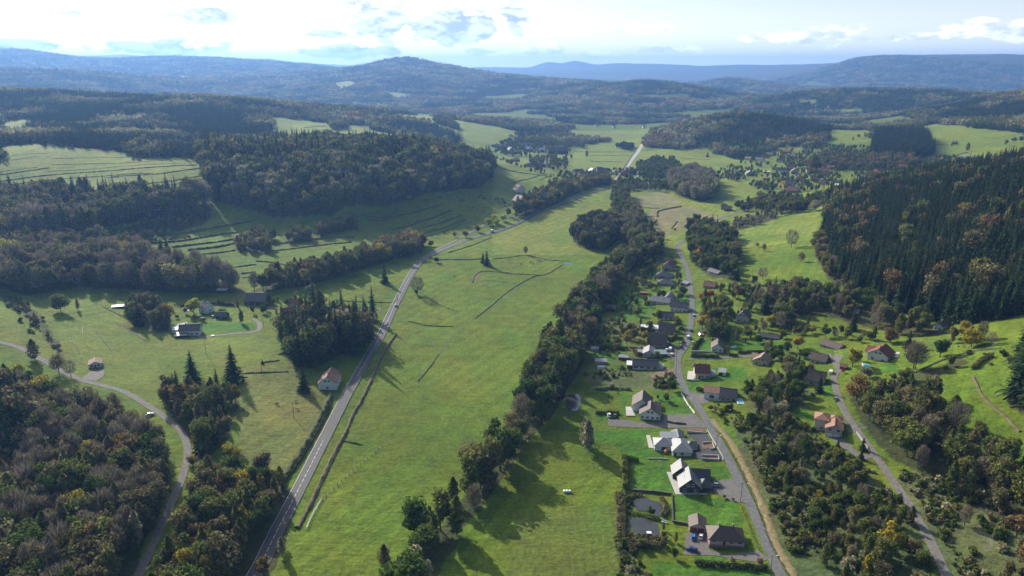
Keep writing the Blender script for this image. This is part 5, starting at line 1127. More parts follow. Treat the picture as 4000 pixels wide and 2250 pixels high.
# ------------------------------------------------------------ distant villages
fl_ = [  # middle village and far farms (crop coordinates of the photograph), width px, depth, wall height, roof type, roof, wall, label
 (CV, 500, 1170, 648, 10, 5, 'gy', 'rusty', 'white', 'white two storey house below the shaded hillside, left of the dark conifers'),
 (CV, 540, 1365, 705, 14, 5, 'gy', 'brown', 'white', 'big white gabled farmhouse beside the avenue of yellow trees'),
 (CV, 1490, 870, 1640, 12, 5, 'gx', 'rusty', 'pink', 'pinkish farmhouse at the left end of the street front in the middle village'),
 (CV, 1560, 890, 1690, 8, 4, 'gx', 'terra', 'cream', 'low annex with a sunlit terracotta roof in the middle village'),
 (CV, 1730, 880, 1860, 14, 6, 'gy', 'slate', 'white', 'tall white gable with dark roof, largest in the middle village'),
 (CV, 1860, 860, 1960, 14, 6, 'gx', 'slate', 'grey', 'dark roofed row house right of the tall white gable'),
 (CV, 1960, 860, 2070, 12, 5, 'gx', 'slate', 'cream', 'long dark roofed house before the straight far road'),
 (CV, 2110, 870, 2210, 9, 4, 'gy', 'slate', 'white', 'house with a shining white lean-to beside the far road'),
 (CV, 2300, 880, 2390, 9, 4, 'gx', 'red', 'pink', 'red roofed house at the far road junction'),
 (CV, 2400, 870, 2520, 10, 6, 'gx', 'slate', 'slate', 'dark square house with one white window right of the far road'),
 (CV, 2530, 950, 2576, 8, 4, 'gy', 'brown', 'white', 'little white house on the right bank of the far road'),
 (CV, 1160, 1060, 1240, 6, 3, 'gx', 'white', 'white', 'low white building with a curved bright roof in the avenue trees'),
 (CV, 1270, 1030, 1420, 10, 3, 'gx', 'slate', 'dark', 'dark long barn beside the avenue trees'),
 (CV, 680, 480, 770, 14, 5, 'gx', 'white', 'dark', 'barn with a sunlit white roof at the far farm'),
 (CV, 880, 490, 1030, 14, 4, 'gx', 'white', 'grey', 'low white roofed cattle shed at the far farm'),
 (CV, 1040, 520, 1190, 20, 6, 'gx', 'brown', 'dark', 'long brown farm hall in the middle of the far farm'),
 (CV, 1190, 525, 1370, 22, 7, 'gx', 'brown', 'dark', 'largest dark farm hall at the right end of the far farm'),
 (CV, 620, 400, 760, 14, 4, 'gx', 'grey', 'grey', 'grey long hall behind the far farm'),
 (CV, 770, 400, 870, 14, 4, 'gx', 'brown', 'grey', 'brown shed at the right of the grey long hall'),
 (CV, 135, 585, 200, 9, 3, 'gx', 'white', 'white', 'white roofed bungalow at the wooded nose of the hill'),
 (CV, 130, 410, 220, 10, 3, 'gx', 'slate', 'slate', 'small dark house left of the far farm'),
 (CV, 240, 410, 340, 10, 3, 'gx', 'grey', 'white', 'small pale house left of the far farm'),
 (CV, 390, 420, 500, 12, 3, 'gx', 'slate', 'grey', 'house with a bluish grey roof in front of the far farm'),
 (CV, 385, 475, 460, 9, 3, 'gy', 'grey', 'grey', 'grey gabled house in front of the far farm'),
 (CV, 570, 220, 670, 14, 5, 'gx', 'brown', 'white', 'highest house of the far hamlet with pale walls'),
 (CV, 500, 290, 610, 10, 3, 'gx', 'brown', 'wood', 'brown barn of the far hamlet'),
 (CV, 610, 305, 690, 10, 4, 'gx', 'terra', 'pink', 'terracotta roofed house of the far hamlet'),
 (CV, 850, 290, 940, 12, 4, 'gx', 'brown', 'grey', 'brown roofed house right of the far hamlet orchard'),
 (CV, 1040, 300, 1080, 8, 5, 'gy', 'brown', 'white', 'slim white gable house of the far hamlet'),
 (CV, 1090, 295, 1160, 10, 4, 'gx', 'brown', 'grey', 'last dark roofed house of the far hamlet on the right'),
 (CV, 400, 235, 450, 8, 2.5, 'gx', 'grey', 'white', 'pale sheds below the far hamlet hedge'),
 (CV, 700, 740, 800, 10, 3, 'gx', 'slate', 'grey', 'dark roofed house in the gardens left of the small chapel'),
 (CV, 860, 740, 985, 12, 3.5, 'gx', 'rusty', 'wood', 'long russet roofed barn beside the small chapel'),
 (CV, 440, 650, 560, 9, 3, 'gx', 'tan', 'wood', 'low tan roofed barn in the gardens behind the hill'),
 (CV, 110, 40, 160, 12, 4, 'gx', 'grey', 'white', 'lone pale roofed farm above the far hamlet'),
]
for (cf, xa, ya, xb, d, hw, typ, rf_, wl_, lab) in fl_:
    house(lab, cf(xa, ya), cf(xb, ya), d, hw + 1.2, typ, rf_, wl_, 37, .5, win=2 if hw < 6 else 3, chim=1 if hw > 3.2 else 0, nwside=1)
rl_ = [(RV, 805, 560, 920, 9, 3.2, 'gx', 'rusty', 'wood', 'russet roofed house in the orchard at the left edge of the right village'),
 (RV, 540, 445, 620, 10, 4, 'hx', 'slate', 'white', 'dark hip roofed white house at the end of the long wall'),
 (RV, 1170, 595, 1295, 12, 4.5, 'gx', 'slate', 'white', 'long white house with shutters in front of the right village'),
 (RV, 1150, 655, 1350, 14, 3.5, 'hx', 'rusty', 'wood', 'large barn with a broad russet roof nearest in the right village'),
 (RV, 1095, 405, 1190, 10, 4, 'gx', 'slate', 'white', 'white house with a grey roof beside the dark round tree'),
 (RV, 1185, 355, 1300, 12, 4, 'gx', 'rusty', 'grey', 'russet roofed barn above the white grey roofed house'),
 (RV, 1250, 420, 1350, 12, 4, 'gy', 'terra', 'grey', 'terracotta gabled house in the middle of the right village'),
 (RV, 1310, 500, 1390, 10, 4.5, 'gy', 'terra', 'pink', 'narrow house with a sunlit terracotta slope behind the long white house'),
 (RV, 1450, 415, 1550, 12, 5, 'gx', 'red', 'white', 'tall white house with a red roof in the heart of the right village'),
 (RV, 1590, 420, 1730, 14, 4.5, 'gx', 'rusty', 'beige', 'long russet house right of the tall white house'),
 (RV, 1700, 365, 1800, 9, 4, 'gx', 'terra', 'yellow', 'yellow walled house with a terracotta roof'),
 (RV, 1530, 520, 1600, 8, 3, 'gx', 'slate', 'grey', 'grey sheds below the long russet house'),
 (RV, 1600, 550, 1700, 10, 4, 'gy', 'brown', 'pink', 'mauve gabled house at the lower edge of the right village'),
 (RV, 1580, 470, 1660, 9, 3.5, 'gx', 'slate', 'dark', 'dark barn behind the mauve gabled house'),
 (RV, 1790, 600, 1870, 9, 3, 'gx', 'white', 'cream', 'pale roofed house at the foot of the right hill'),
 (RV, 2240, 430, 2370, 14, 4, 'hx', 'red', 'pink', 'red roofed farmhouse right of the round dark tree'),
 (RV, 2120, 480, 2220, 9, 3, 'gx', 'brown', 'dark', 'dark hut above the crest of the right hill'),
 (RV, 2285, 305, 2360, 10, 4, 'gy', 'slate', 'white', 'pale blue grey gabled house near the plantation'),
 (RV, 690, 440, 790, 10, 3, 'gy', 'grey', 'grey', 'grey gabled house beside the dark hip roofed one'),
 (RV, 1130, 530, 1240, 10, 3.5, 'gx', 'slate', 'grey', 'dark roofed house behind the golden village tree'),
 (RV, 750, 165, 830, 12, 4, 'gx', 'brown', 'pink', 'rosy house high on the left of the upper hamlet'),
 (RV, 670, 245, 745, 9, 3.5, 'gx', 'tan', 'cream', 'cream house at the left foot of the upper hamlet'),
 (RV, 690, 205, 735, 8, 3, 'gx', 'white', 'grey', 'light roofed house above the cream house in the upper hamlet'),
 (RV, 800, 250, 860, 8, 3, 'gx', 'grey', 'white', 'white bungalow in the upper hamlet'),
 (RV, 855, 265, 925, 9, 3.5, 'gy', 'terra', 'white', 'white gabled house with terracotta tiles in the upper hamlet'),
 (RV, 935, 195, 1030, 10, 4, 'gx', 'brown', 'white', 'brown roofed house with a white end wall in the upper hamlet'),
 (RV, 930, 110, 1000, 10, 3.5, 'gx', 'grey', 'grey', 'highest grey house of the upper hamlet'),
 (RV, 965, 145, 1020, 7, 3.5, 'gy', 'brown', 'white', 'small white gable beside the sunny slope of the upper hamlet'),
 (RV, 1145, 155, 1235, 11, 3, 'gx', 'rusty', 'wood', 'dark timber house below the sunny slope'),
 (RV, 1245, 215, 1330, 11, 4.5, 'gy', 'tan', 'white', 'big white gabled house on the right of the upper hamlet'),
 (RV, 1390, 155, 1455, 10, 4, 'gy', 'slate', 'white', 'white chalet at the edge of the wood above the village'),
 (RV, 1075, 270, 1170, 10, 3.2, 'gx', 'brown', 'white', 'white fronted house with long brown roof below the upper hamlet'),
 (RV, 1545, 335, 1625, 10, 3, 'gx', 'grey', 'white', 'white bungalow in the shade of the wood'),
 (RV, 375, 865, 440, 8, 3, 'gx', 'slate', 'grey', 'grey house by the bend of the side road'),
 (RV, 415, 885, 500, 9, 2.5, 'gx', 'brown', 'dark', 'dark shed by the bend of the side road'),
 (RV, 580, 830, 720, 8, 2.5, 'gx', 'slate', 'dark', 'long dark shed above the bend of the side road'),
 (RV, 910, 410, 990, 8, 2.2, 'flat', 'white', 'grey', 'white flat roofed shed in the orchards'),
 (C8, 2165, 440, 2290, 16, 5, 'flat', 'grey', 'white', 'modern white villa with flat roofs on the right slope'),
 (C8, 1875, 462, 1925, 10, 3.5, 'gx', 'red', 'wood', 'red roofed house below the plantation'),
 (C8, 1785, 505, 1855, 14, 3, 'gx', 'rusty', 'pink', 'low long house with a russet roof on the right'),
 (C8, 1905, 497, 1940, 9, 3, 'gx', 'red', 'wood', 'small red roof right of the low long house'),
 (C8, 2120, 345, 2150, 8, 3, 'gx', 'brown', 'dark', 'lonely barn on the upper right meadow')]
for (cf, xa, ya, xb, d, hw, typ, rf_, wl_, lab) in rl_:
    if lab: house(lab, cf(xa, ya), cf(xb, ya), d, hw + 1.2, typ, rf_, wl_, 37, .5, win=2 if hw < 5 else 3, chim=1 if hw > 3.2 and typ != 'flat' else 0, nwside=1)
# small chapel spire in the far gardens
a = at(*CV(995, 735)); e = empty('chapel', a); tag(e, 'small white chapel with a pointed white spire in the far gardens', 'chapel'); mb = MB(); mb.box(-3, 0, -1, 3, 9, 6); mb.build('wall', WALL['white'], e)
mb = MB(); mb.tube((0, 2, 5.9), (0, 2, 17), 2.9, .15, 6); mb.build('spire', WALL['white'], e)
# scattered far farmhouses on the wooded hills
for i, (u, v, wd) in enumerate([(452, 195, 26), (515, 222, 12), (1185, 258, 10), (1240, 268, 10), (1275, 262, 12), (1330, 282, 10), (1500, 318, 12), (1545, 322, 12), (1430, 322, 10), (1600, 310, 10), (1400, 318, 9), (1620, 322, 9), (2030, 262, 16), (2055, 268, 12), (2110, 282, 12), (2400, 226, 20), (2440, 230, 18), (2085, 272, 10), (1395, 325, 9), (1680, 222, 10)]):
    q = at(u, v); e = empty('house', q); lb = 'pale distant farm building on the wooded hills'
    tag(e, lb, 'house', 'pale distant farm buildings on the wooded hills'); mb = MB(); mb.box(-wd / 2, -5, -6, wd / 2, 5, 7); mb.build('wall', WALL['white'], e)
    rf, rh = roof_mesh(wd, 10, 7, 'gx', 32, .5, ROOF['grey' if i % 3 else 'rusty'], e); rf.location = (-wd / 2, -5, 0); NOTREE.append((q.x, q.y, 18))

# ------------------------------------------------------------ drives, terraces, banks
flat_patch('driveway', [E6(645, 1060), E6(840, 1065), E6(845, 1210), E6(1000, 1260), E6(1300, 1225), E6(1380, 1300), E6(1300, 1330), E6(900, 1265), E6(625, 1260), E6(640, 1120)], M['drive'])
flat_patch('driveway', [E6(980, 590), E6(1060, 575), E6(1130, 700), E6(1165, 780), E6(1120, 790), E6(1030, 770), E6(930, 715), E6(830, 690), E6(850, 600)], M['drive'])
flat_patch('driveway', [E6(650, 175), E6(830, 175), E6(925, 320), E6(985, 410), E6(780, 410), E6(690, 372), E6(760, 260)], M['dark_drive'])
flat_patch('driveway', [C1(650, 375), C1(880, 372), C1(960, 460), C1(820, 462), C1(500, 462), C1(295, 450), C1(300, 405), C1(420, 410), C1(500, 428), C1(640, 425)], M['drive'])
flat_patch('driveway', [C1(850, 225), C1(940, 240), C1(970, 295), C1(900, 310), C1(845, 260)], M['drive'])
flat_patch('driveway', [S2(975, 1100), S2(1070, 1090), S2(1065, 1210), S2(980, 1200)], M['drive'])
flat_patch('driveway', [C1(830, 85), C1(870, 85), C1(870, 140), C1(825, 140)], M['stone_pav'])
flat_patch('driveway', [C3(320, 360), C3(375, 362), C3(350, 400), C3(320, 395)], M['track'])
flat_patch('driveway', [C3(300, 768), C3(365, 770), C3(440, 840), C3(540, 860), C3(470, 878), C3(380, 830)], M['drive'])
flat_patch('driveway', [S2(1170, 775), S2(1280, 790), S2(1280, 825), S2(1190, 800)], M['asphalt'])
flat_patch('terrace', [E6(285, 185), E6(320, 185), E6(350, 290), E6(362, 300), E6(310, 300)], M['stone_pav'], .2)
flat_patch('terrace', [E6(470, 515), E6(545, 520), E6(590, 700), E6(830, 708), E6(830, 718), E6(550, 716)], M['stone_pav'], .15)
flat_patch('terrace', [C1(415, 325), C1(450, 325), C1(480, 385), C1(420, 385)], M['stone_pav'], .4)
flat_patch('terrace', [C1(950, 235), C1(1000, 250), C1(1050, 285), C1(970, 280)], M['stone_pav'], .4)
flat_patch('terrace', [LF(620, 455), LF(770, 420), LF(780, 432), LF(690, 485), LF(630, 480)], M['stone_pav'], .4)
flat_patch('terrace', [LF(720, 280), LF(795, 282), LF(795, 320), LF(735, 315)], M['stone_pav'], .3)
flat_patch('terrace', [C3(600, 345), C3(650, 350), C3(640, 375), C3(605, 370)], M['stone_pav'], .3)
flat_patch('flower_bed', [E6(780, 265), E6(875, 255), E6(890, 300), E6(790, 315)], M['soil'], .3)
flat_patch('flower_bed', [E6(790, 385), E6(925, 385), E6(935, 402), E6(790, 402)], M['soil'], .3)
flat_patch('flower_bed', [E6(635, 128), E6(800, 122), E6(820, 152), E6(650, 158)], M['soil'], .2)
flat_patch('path', [C4(440, 445), C4(515, 430), C4(510, 465), C4(470, 490), C4(400, 480)], M['track'], .1)
VERGE = [(1788, 1055), (1800, 1071), (1835, 1113), (1873, 1183), (1912, 1267), (1948, 1365), (1994, 1449), (2035, 1540)]
ribbon('street_verge', gl([(u + 4, v) for u, v in VERGE]), 4.2, M['verge'], 0.05, crest=.35, jag=.5, dens=1.5)
ribbon('dark_ditch_growth', gl([(u - 12, v) for u, v in VERGE]), 0.8, M['grassbank'], crest=.5, jag=1, dens=1.0)
M['bankdry'] = mat('dry_bank_growth', (0.115, 0.092, 0.05), 0.95, 0.4, 0.5, 0.9)
def bank(pts, w=2.4, c=0.9, mt='grassbank', name='grass_bank', jag=1.0): return ribbon(name, gl(pts, 5), w, M[mt], crest=c, jag=jag, dens=2.0)
T6 = lambda *p: [C6(x, y) for x, y in p]
T7 = lambda *p: [C7(x, y) for x, y in p]
for ln, w, c in [(T6((0, 245), (180, 212), (380, 205)), 1.4, 0.30), (T6((0, 272), (320, 230)), 1.4, 0.30), (T6((430, 248), (800, 240), (1060, 238)), 1.4, 0.30), (T6((420, 298), (800, 288), (1200, 270), (1560, 245)), 1.4, 0.36),
    (T6((0, 355), (150, 335), (300, 318)), 1.4, 0.30), (T6((380, 352), (700, 335), (1100, 300), (1500, 285)), 1.4, 0.30), (T6((0, 380), (200, 350), (400, 322)), 2.1, 0.66), (T6((0, 432), (360, 385), (800, 352), (1200, 320), (1590, 300)), 2.1, 0.66),
    (T6((0, 470), (350, 425), (800, 392), (1240, 365)), 1.8, 0.54), (T6((900, 395), (1240, 375), (1500, 340), (1620, 325)), 2.8, 0.78), (T6((860, 402), (960, 400)), 2.8, 0.60), (T6((1150, 455), (1400, 425), (1660, 380)), 2.1, 0.66),
    (T6((960, 452), (1130, 438)), 2.1, 0.48), (T6((1200, 482), (1500, 440), (1680, 402)), 2.1, 0.48), (T6((240, 460), (560, 462), (640, 470)), 2.1, 0.48),
    (T6((1110, 880), (1420, 862), (1700, 812), (1900, 780), (2060, 745)), 3, 1.3), (T6((1140, 942), (1450, 915), (1700, 875), (1920, 845)), 3.2, 1.4), (T6((1390, 965), (1700, 930), (1900, 900)), 3, 1.3), (T6((1520, 990), (1750, 965), (1890, 935)), 4, 1.6),
    (T6((1560, 1028), (1750, 1012), (1900, 990)), 2.6, 1), (T6((1890, 1128), (2070, 1105)), 2.6, 1), (T6((1950, 1180), (2070, 1165)), 2.6, 1), (T6((1960, 1212), (2070, 1200)), 2.4, .8),
    (T7((0, 905), (300, 870), (620, 850)), 3, 1.2), (T7((120, 935), (400, 900), (600, 880)), 2.6, 1), (T7((0, 1000), (120, 1010), (250, 1040)), 2.4, .9),
    (T7((700, 745), (850, 725), (1000, 690), (1160, 650)), 2.4, .9), (T7((850, 800), (1000, 762), (1130, 720), (1230, 680)), 2.6, 1.1), (T7((900, 828), (1050, 790), (1180, 752), (1290, 712)), 2.4, .8), (T7((960, 845), (1100, 812), (1220, 775), (1320, 735)), 2.4, .8),
    (T7((1000, 858), (1150, 822), (1280, 770)), 2, .6), (T7((880, 790), (1060, 740), (1180, 700)), 2, .6), (T7((420, 790), (700, 715), (900, 680)), 2, .7),
    (T7((1500, 390), (1560, 420), (1700, 448), (1860, 470)), 2.6, .9), (T7((1620, 505), (1780, 460)), 2.4, .8), (T7((1780, 490), (1840, 465)), 2, .7), (T7((300, 160), (440, 150)), 2.5, .9), (T7((340, 195), (450, 170)), 2.5, .9), (T7((600, 250), (700, 262)), 2.5, .9)]:
    bank(ln, w, c)
for ln, w, c in [(T7((1150, 990), (1330, 990), (1420, 985)), 2.0, .7), (T7((1490, 985), (1600, 975), (1700, 962), (1830, 990), (1980, 1000)), 1.8, .6), (T7((1360, 1135), (1380, 1090), (1440, 1062), (1640, 1080), (1800, 1088)), 1.8, .6),
    (T7((960, 1378), (1090, 1405), (1240, 1412)), 1.6, .6), (T7((1060, 1215), (1150, 1270), (1260, 1315)), 2, .45), (T7((1380, 1360), (1480, 1280), (1600, 1180), (1740, 1100), (1830, 1080), (1930, 1020)), 1.4, .5), (T7((500, 1248), (850, 1258), (890, 1215)), 1.5, .5),
    (T7((1440, 1118), (1640, 1140)), 1.4, .3), (T7((1210, 945), (1340, 905), (1480, 850)), 2, .7)]:
    bank(ln, w, c)
bank([C5(1115, 292), C5(1180, 215), C5(1240, 130)], 1.5, .5)
# rough edge growth along the road (two lines), the ditch and field edges on the right
bank([C5(x, y) for x, y in ((400, 1165), (470, 1040), (520, 930), (570, 820), (640, 680), (690, 590), (730, 490), (800, 370), (880, 190), (950, 60), (985, 10))], 2.6, 1.3, 'bankdry', 'ditch_growth')
bank([C5(x, y) for x, y in ((300, 900), (380, 780), (450, 680), (510, 560), (560, 470), (600, 380))], 4.2, 2.6, 'grassbank', 'cut_hedge')
bank([C5(650, 640), C5(720, 655), C5(785, 668)], 1.6, .8)
bank([LF(1300, 888), LF(1450, 882), LF(1700, 872)], 1.6, .7); bank([LF(1460, 790), LF(1620, 770)], 1.5, .6)
bank([LF(130, 425), LF(250, 490), LF(390, 585)], 2.2, .5, 'bankdry'); bank([LF(0, 275), LF(130, 340), LF(210, 380)], 2.0, .6)
bank([C3(1010, 470), C3(1060, 570), C3(1150, 650), C3(1240, 740)], 1.8, .7, 'bankdry', 'ditch_growth'); bank([C3(720, 450), C3(850, 390), C3(1000, 345), C3(1140, 330)], 2.5, .7)
bank([C8(75, 800), C8(110, 745), C8(280, 748)], 2.5, 1); bank([C8(200, 893), C8(265, 822)], 3, 1.2); bank([C8(360, 875), C8(395, 828)], 2.4, .8); bank([C8(270, 800), C8(280, 765), C8(420, 735)], 3, 1.4); bank([C8(200, 893), C8(270, 900), C8(230, 918)], 2.4, .8); bank([C8(90, 815), C8(260, 820)], 2, .7)
bank([C8(990, 810), C8(1200, 775), C8(1420, 762)], 2, .8); bank([C8(610, 552), C8(740, 553)], 2, 1.4); bank([C8(420, 432), C8(600, 440)], 2, .7)
bank([C8(1950, 448), C8(2090, 430), C8(2220, 395)], 2.5, 1); bank([C8(2000, 345), C8(2170, 352)], 2.5, .9)
bank([CV(1740, 650), CV(2290, 655)], 3, .8); bank([CV(1720, 620), CV(1950, 690)], 3, .8); bank([CV(1730, 545), CV(2470, 545)], 3, .8); bank([CV(1370, 480), CV(2490, 480)], 3, .8)
bank([CV(2500, 470), CV(2400, 620), CV(2290, 790)], 4, 1.2)
bank([E6(90, 690), E6(90, 900), E6(95, 1100)], 1.6, .8, 'bankdry')
flat_patch('stubble_strip', [C7(1370, 1110), C7(1385, 1085), C7(1425, 1068), C7(1400, 1095), C7(1378, 1128)], mat('heath', (0.16, 0.10, 0.075), .95, .3, .8), .12)
M['rut'] = mat('worn_grass', (0.075, 0.085, 0.03), .95, .4, .6)
for pl in ([C5(1185, 780), C5(1170, 840), C5(1060, 950), C5(900, 1110), C5(700, 1310), C5(640, 1449)], [C5(1400, 400), C5(1300, 560), C5(1080, 760), C5(800, 960), C5(600, 1150)], [(1372, 1290), (1378, 1370), (1385, 1500)], [(1420, 1270), (1432, 1360), (1445, 1500)],
           [C7(1800, 1300), C7(1640, 1400), C7(1500, 1500)], [C5(1180, 200), C5(1350, 60), C5(1500, -60)], [C4(560, 380), C4(660, 430), C4(640, 520)], [C4(230, 100), C4(420, 180), C4(560, 300), C4(600, 420)]):
    g_ = gl(pl)
    for sd_ in (-.95, .95): ribbon('wheel_track', g_, 0.42, M['rut'], crest=.03, side=sd_, jag=.6, dens=2.5)
# brook: dark line and bright pools
ribbon('brook', gl([C7(1960, 1012), C7(1905, 1035), C7(1830, 1078), C7(1780, 1092), C7(1700, 1130), C7(1610, 1195), C7(1520, 1265), C7(1430, 1330), C7(1390, 1350), C7(1320, 1400), C7(1255, 1448)]), 0.7, M['brook'], .10)
ribbon('brook', gl([C5(1325, 10), C5(1280, 70), C5(1240, 135)]), 0.7, M['brook'], .10)
level_patch('pond', [C7(1930, 1012), C7(1985, 1010), C7(1990, 1018), C7(1940, 1022)], M['water'], .1)
level_patch('pond', [E6(165, 790), E6(250, 745), E6(330, 765), E6(410, 790), E6(445, 870), E6(420, 915), E6(370, 910), E6(300, 870), E6(200, 860)], M['water'], .15)
level_patch('pond', [E6(130, 955), E6(200, 930), E6(300, 932), E6(380, 975), E6(405, 1040), E6(390, 1120), E6(300, 1085), E6(190, 1060)], M['water'], .15)
level_patch('pond', [C1(15, 245), C1(112, 245), C1(100, 345), C1(30, 340)], M['water'], .25)

# ------------------------------------------------------------ swimming pools
def pool(label, px, group=None):
    w = wpoly(px); c = w.mean(0); z = float(height(*c)) + .15; e = empty('swimming_pool', (c[0], c[1], z)); tag(e, label, 'pool'); w = w - c
    n_ = len(w); mesh_obj('water', [(a, b, .1) for a, b in w] + [(a, b, -1) for a, b in w], [tuple(range(n_))] + [(i, n_ + i, n_ + (i + 1) % n_, (i + 1) % n_) for i in range(n_)], M['pool'], None, e)
    o_ = w * 1.14; mesh_obj('coping', [(a, b, .16) for a, b in o_] + [(a, b, .16) for a, b in w] + [(a, b, -1) for a, b in o_], [(i, (i + 1) % n_, n_ + (i + 1) % n_, n_ + i) for i in range(n_)] + [(i, 2 * n_ + i, 2 * n_ + (i + 1) % n_, (i + 1) % n_) for i in range(n_)], M['white'], None, e)
pool('turquoise pool beside the long dark roofed house', [C1(1152, 272), C1(1185, 268), C1(1205, 300), C1(1165, 304)]); pool('turquoise pool in the garden of the large white house', [C3(465, 407), C3(505, 405), C3(518, 420), C3(472, 422)])
pool('small blue pool behind the white house in the hedge square', [S2(1588, 1100), S2(1625, 1090), S2(1635, 1103), S2(1600, 1115)])

# ------------------------------------------------------------ cars
PAINT = dict(blue=mat('blue_paint', (0.02, 0.16, 0.55), 0.25, .05, 1, spec=.7), white=mat('white_car_paint', (0.72, 0.73, 0.74), 0.25, .03, 1, spec=.7), silver=mat('silver_paint', (0.36, 0.38, 0.40), 0.3, .04, 1, metal=.4, spec=.7),
             navy=mat('violet_blue_paint', (0.035, 0.045, 0.22), 0.25, .05, 1, spec=.7), grey=mat('dark_grey_paint', (0.12, 0.13, 0.14), 0.3, .05, 1, spec=.7), red=mat('red_paint', (0.42, 0.05, 0.03), .3, .05, 1, spec=.7), black=mat('black_paint', (.02, .02, .022), .25, .05, 1, spec=.7))
M['tyre'] = mat('tyre_rubber', (0.02, 0.02, 0.02), .9); M['lamp'] = mat('lamp_glass', (.6, .6, .55), .2); M['rear'] = mat('tail_lamp', (.35, .02, .02), .3)
def prism(mb, prof, y0, y1, m=0, inset=0):
    """profile in x-z pushed across y, upper corners pulled in"""
    n_ = len(prof); zs = [p[1] for p in prof]; lo, hi = min(zs), max(zs); i0 = len(mb.v)
    for s, y in ((1, y0), (-1, y1)):
        for x, z in prof: mb.v.append((x, y + s * inset * (z - lo) / (hi - lo + 1e-6), z))
    mb.f.append(tuple(range(i0, i0 + n_))); mb.m.append(m); mb.f.append(tuple(range(i0 + 2 * n_ - 1, i0 + n_ - 1, -1))); mb.m.append(m)
    for i in range(n_): mb.f.append((i0 + (i + 1) % n_, i0 + i, i0 + n_ + i, i0 + n_ + (i + 1) % n_)); mb.m.append(m)
def car_parts(kind):
    L, Wd = dict(hatch=(4.0, 1.75), suv=(4.7, 1.9), van=(5.2, 2.0), estate=(4.6, 1.8), camper=(6.2, 2.2))[kind]; W2 = Wd / 2
    P_ = {}; mb = MB()
    if kind == 'van': low = [(-L / 2, .35), (L / 2, .35), (L / 2, .8), (L / 2 - .5, 1.05), (L / 2 - 1.2, 1.2), (L / 2 - 1.75, 1.95), (-L / 2 + .05, 2.0), (-L / 2, 1.9)]; prism(mb, low, -W2, W2, 0, .14); cab = [(L / 2 - 1.78, 1.25), (L / 2 - 1.22, 1.25), (L / 2 - 1.72, 1.88), (L / 2 - 2.4, 1.88), (L / 2 - 2.4, 1.25)]
    elif kind == 'camper': low = [(-L / 2, .4), (L / 2, .4), (L / 2, .95), (L / 2 - .7, 1.3), (L / 2 - .9, 2.2), (L / 2 - .5, 2.6), (L / 2 - .8, 2.9), (-L / 2, 2.9)]; prism(mb, low, -W2, W2, 0, .08); cab = [(L / 2 - 1.6, 1.35), (L / 2 - .74, 1.35), (L / 2 - .9, 2.1), (L / 2 - 1.6, 2.1)]
    else:
        zr = 1.72 if kind == 'suv' else 1.45; b = .85 if kind != 'suv' else 1.0; back = -L / 2 + .1
        low = [(-L / 2, .3), (L / 2, .3), (L / 2, .62), (L / 2 - .25, b - .12), (L / 2 - 1.15, b + .05), (-L / 2 + .08, b + .08), (-L / 2, b - .1)]; prism(mb, low, -W2, W2, 0, .06)
        top = [(L / 2 - 1.2, b + .04), (L / 2 - 1.95, zr), (-L / 2 + .7, zr), (-L / 2 + .12, b + .05)]; mb2 = MB(); prism(mb2, [(x, z) for x, z in top], -W2 + .08, W2 - .08, 0, .16)
        P_['cabin'] = (mb2, 'glass'); mb3 = MB(); mb3.box(-L / 2 + .78, -W2 + .27, zr - .03, L / 2 - 2.0, W2 - .27, zr + .04); P_['car_roof'] = (mb3, 'paint'); cab = None
    P_['body'] = (mb, 'paint')
    if cab: m4 = MB(); prism(m4, cab, -W2 + .04, W2 - .04, 0, .05); P_['windscreen'] = (m4, 'glass')
    out = {k: (v[0].mesh(k, M['glass'] if v[1] == 'glass' else PAINT['white']), v[1]) for k, v in P_.items()}
    return L, W2, out
mb = MB(); mb.tube((0, -.11, 0), (0, .11, 0), .33, .33, 12); WHEEL = mb.mesh('wheel', M['tyre']); mb = MB(); mb.tube((0, -.125, 0), (0, .125, 0), .19, .19, 8); RIM = mb.mesh('rim', M['metal'])
mb = MB(); mb.box(-.03, -.18, -.07, .03, .18, .07); HL = mb.mesh('headlight', M['lamp']); mb = MB(); mb.box(-.03, -.14, -.1, .03, .14, .1); TL = mb.mesh('tail_light', M['rear'])
CP = {}; CPM = {}
def car(label, px, ahead, kind='hatch', paint='white', cat='car', group=None, name='parked_car', fwd=None):
    if kind not in CP: CP[kind] = car_parts(kind)
    L, W2, parts = CP[kind]; p, q = at(*px), at(*ahead); rz = math.atan2(q.y - p.y, q.x - p.x)
    e = empty(name, (p.x, p.y, p.z + .22), rz); tag(e, label, cat, group); NOTREE.append((p.x, p.y, 5))
    body = None
    for k, (me_, ty) in parts.items():
        if ty == 'paint':
            if (kind, k, paint) not in CPM: m2 = me_.copy(); m2.materials.clear(); m2.materials.append(PAINT[paint]); CPM[(kind, k, paint)] = m2
            me_ = CPM[(kind, k, paint)]
        link(k, me_, e)
    for sx_ in (-1, 1):
        for sy in (-1, 1): w = link('wheel', WHEEL, e, (sx_ * (L / 2 - .8), sy * (W2 - .1), .33)); link('rim', RIM, w)
    for sy in (-1, 1): link('headlight', HL, e, (L / 2 + .0, sy * (W2 - .3), .68)); link('tail_light', TL, e, (-L / 2 - .0, sy * (W2 - .25), .8))
    return e
car('bright blue hatchback parked in front of the red garage doors', E6(708, 1112), E6(706, 1080), 'hatch', 'blue'); car('white hatchback parked between the garage and the pink bungalow', E6(778, 1105), E6(783, 1078), 'hatch', 'white')
car('violet blue estate parked across the gravel below the bright blue car', E6(697, 1222), E6(660, 1212), 'estate', 'navy'); car('dark grey four wheel drive with pale roof on the forecourt of the slate house', E6(900, 645), E6(860, 645), 'suv', 'silver')
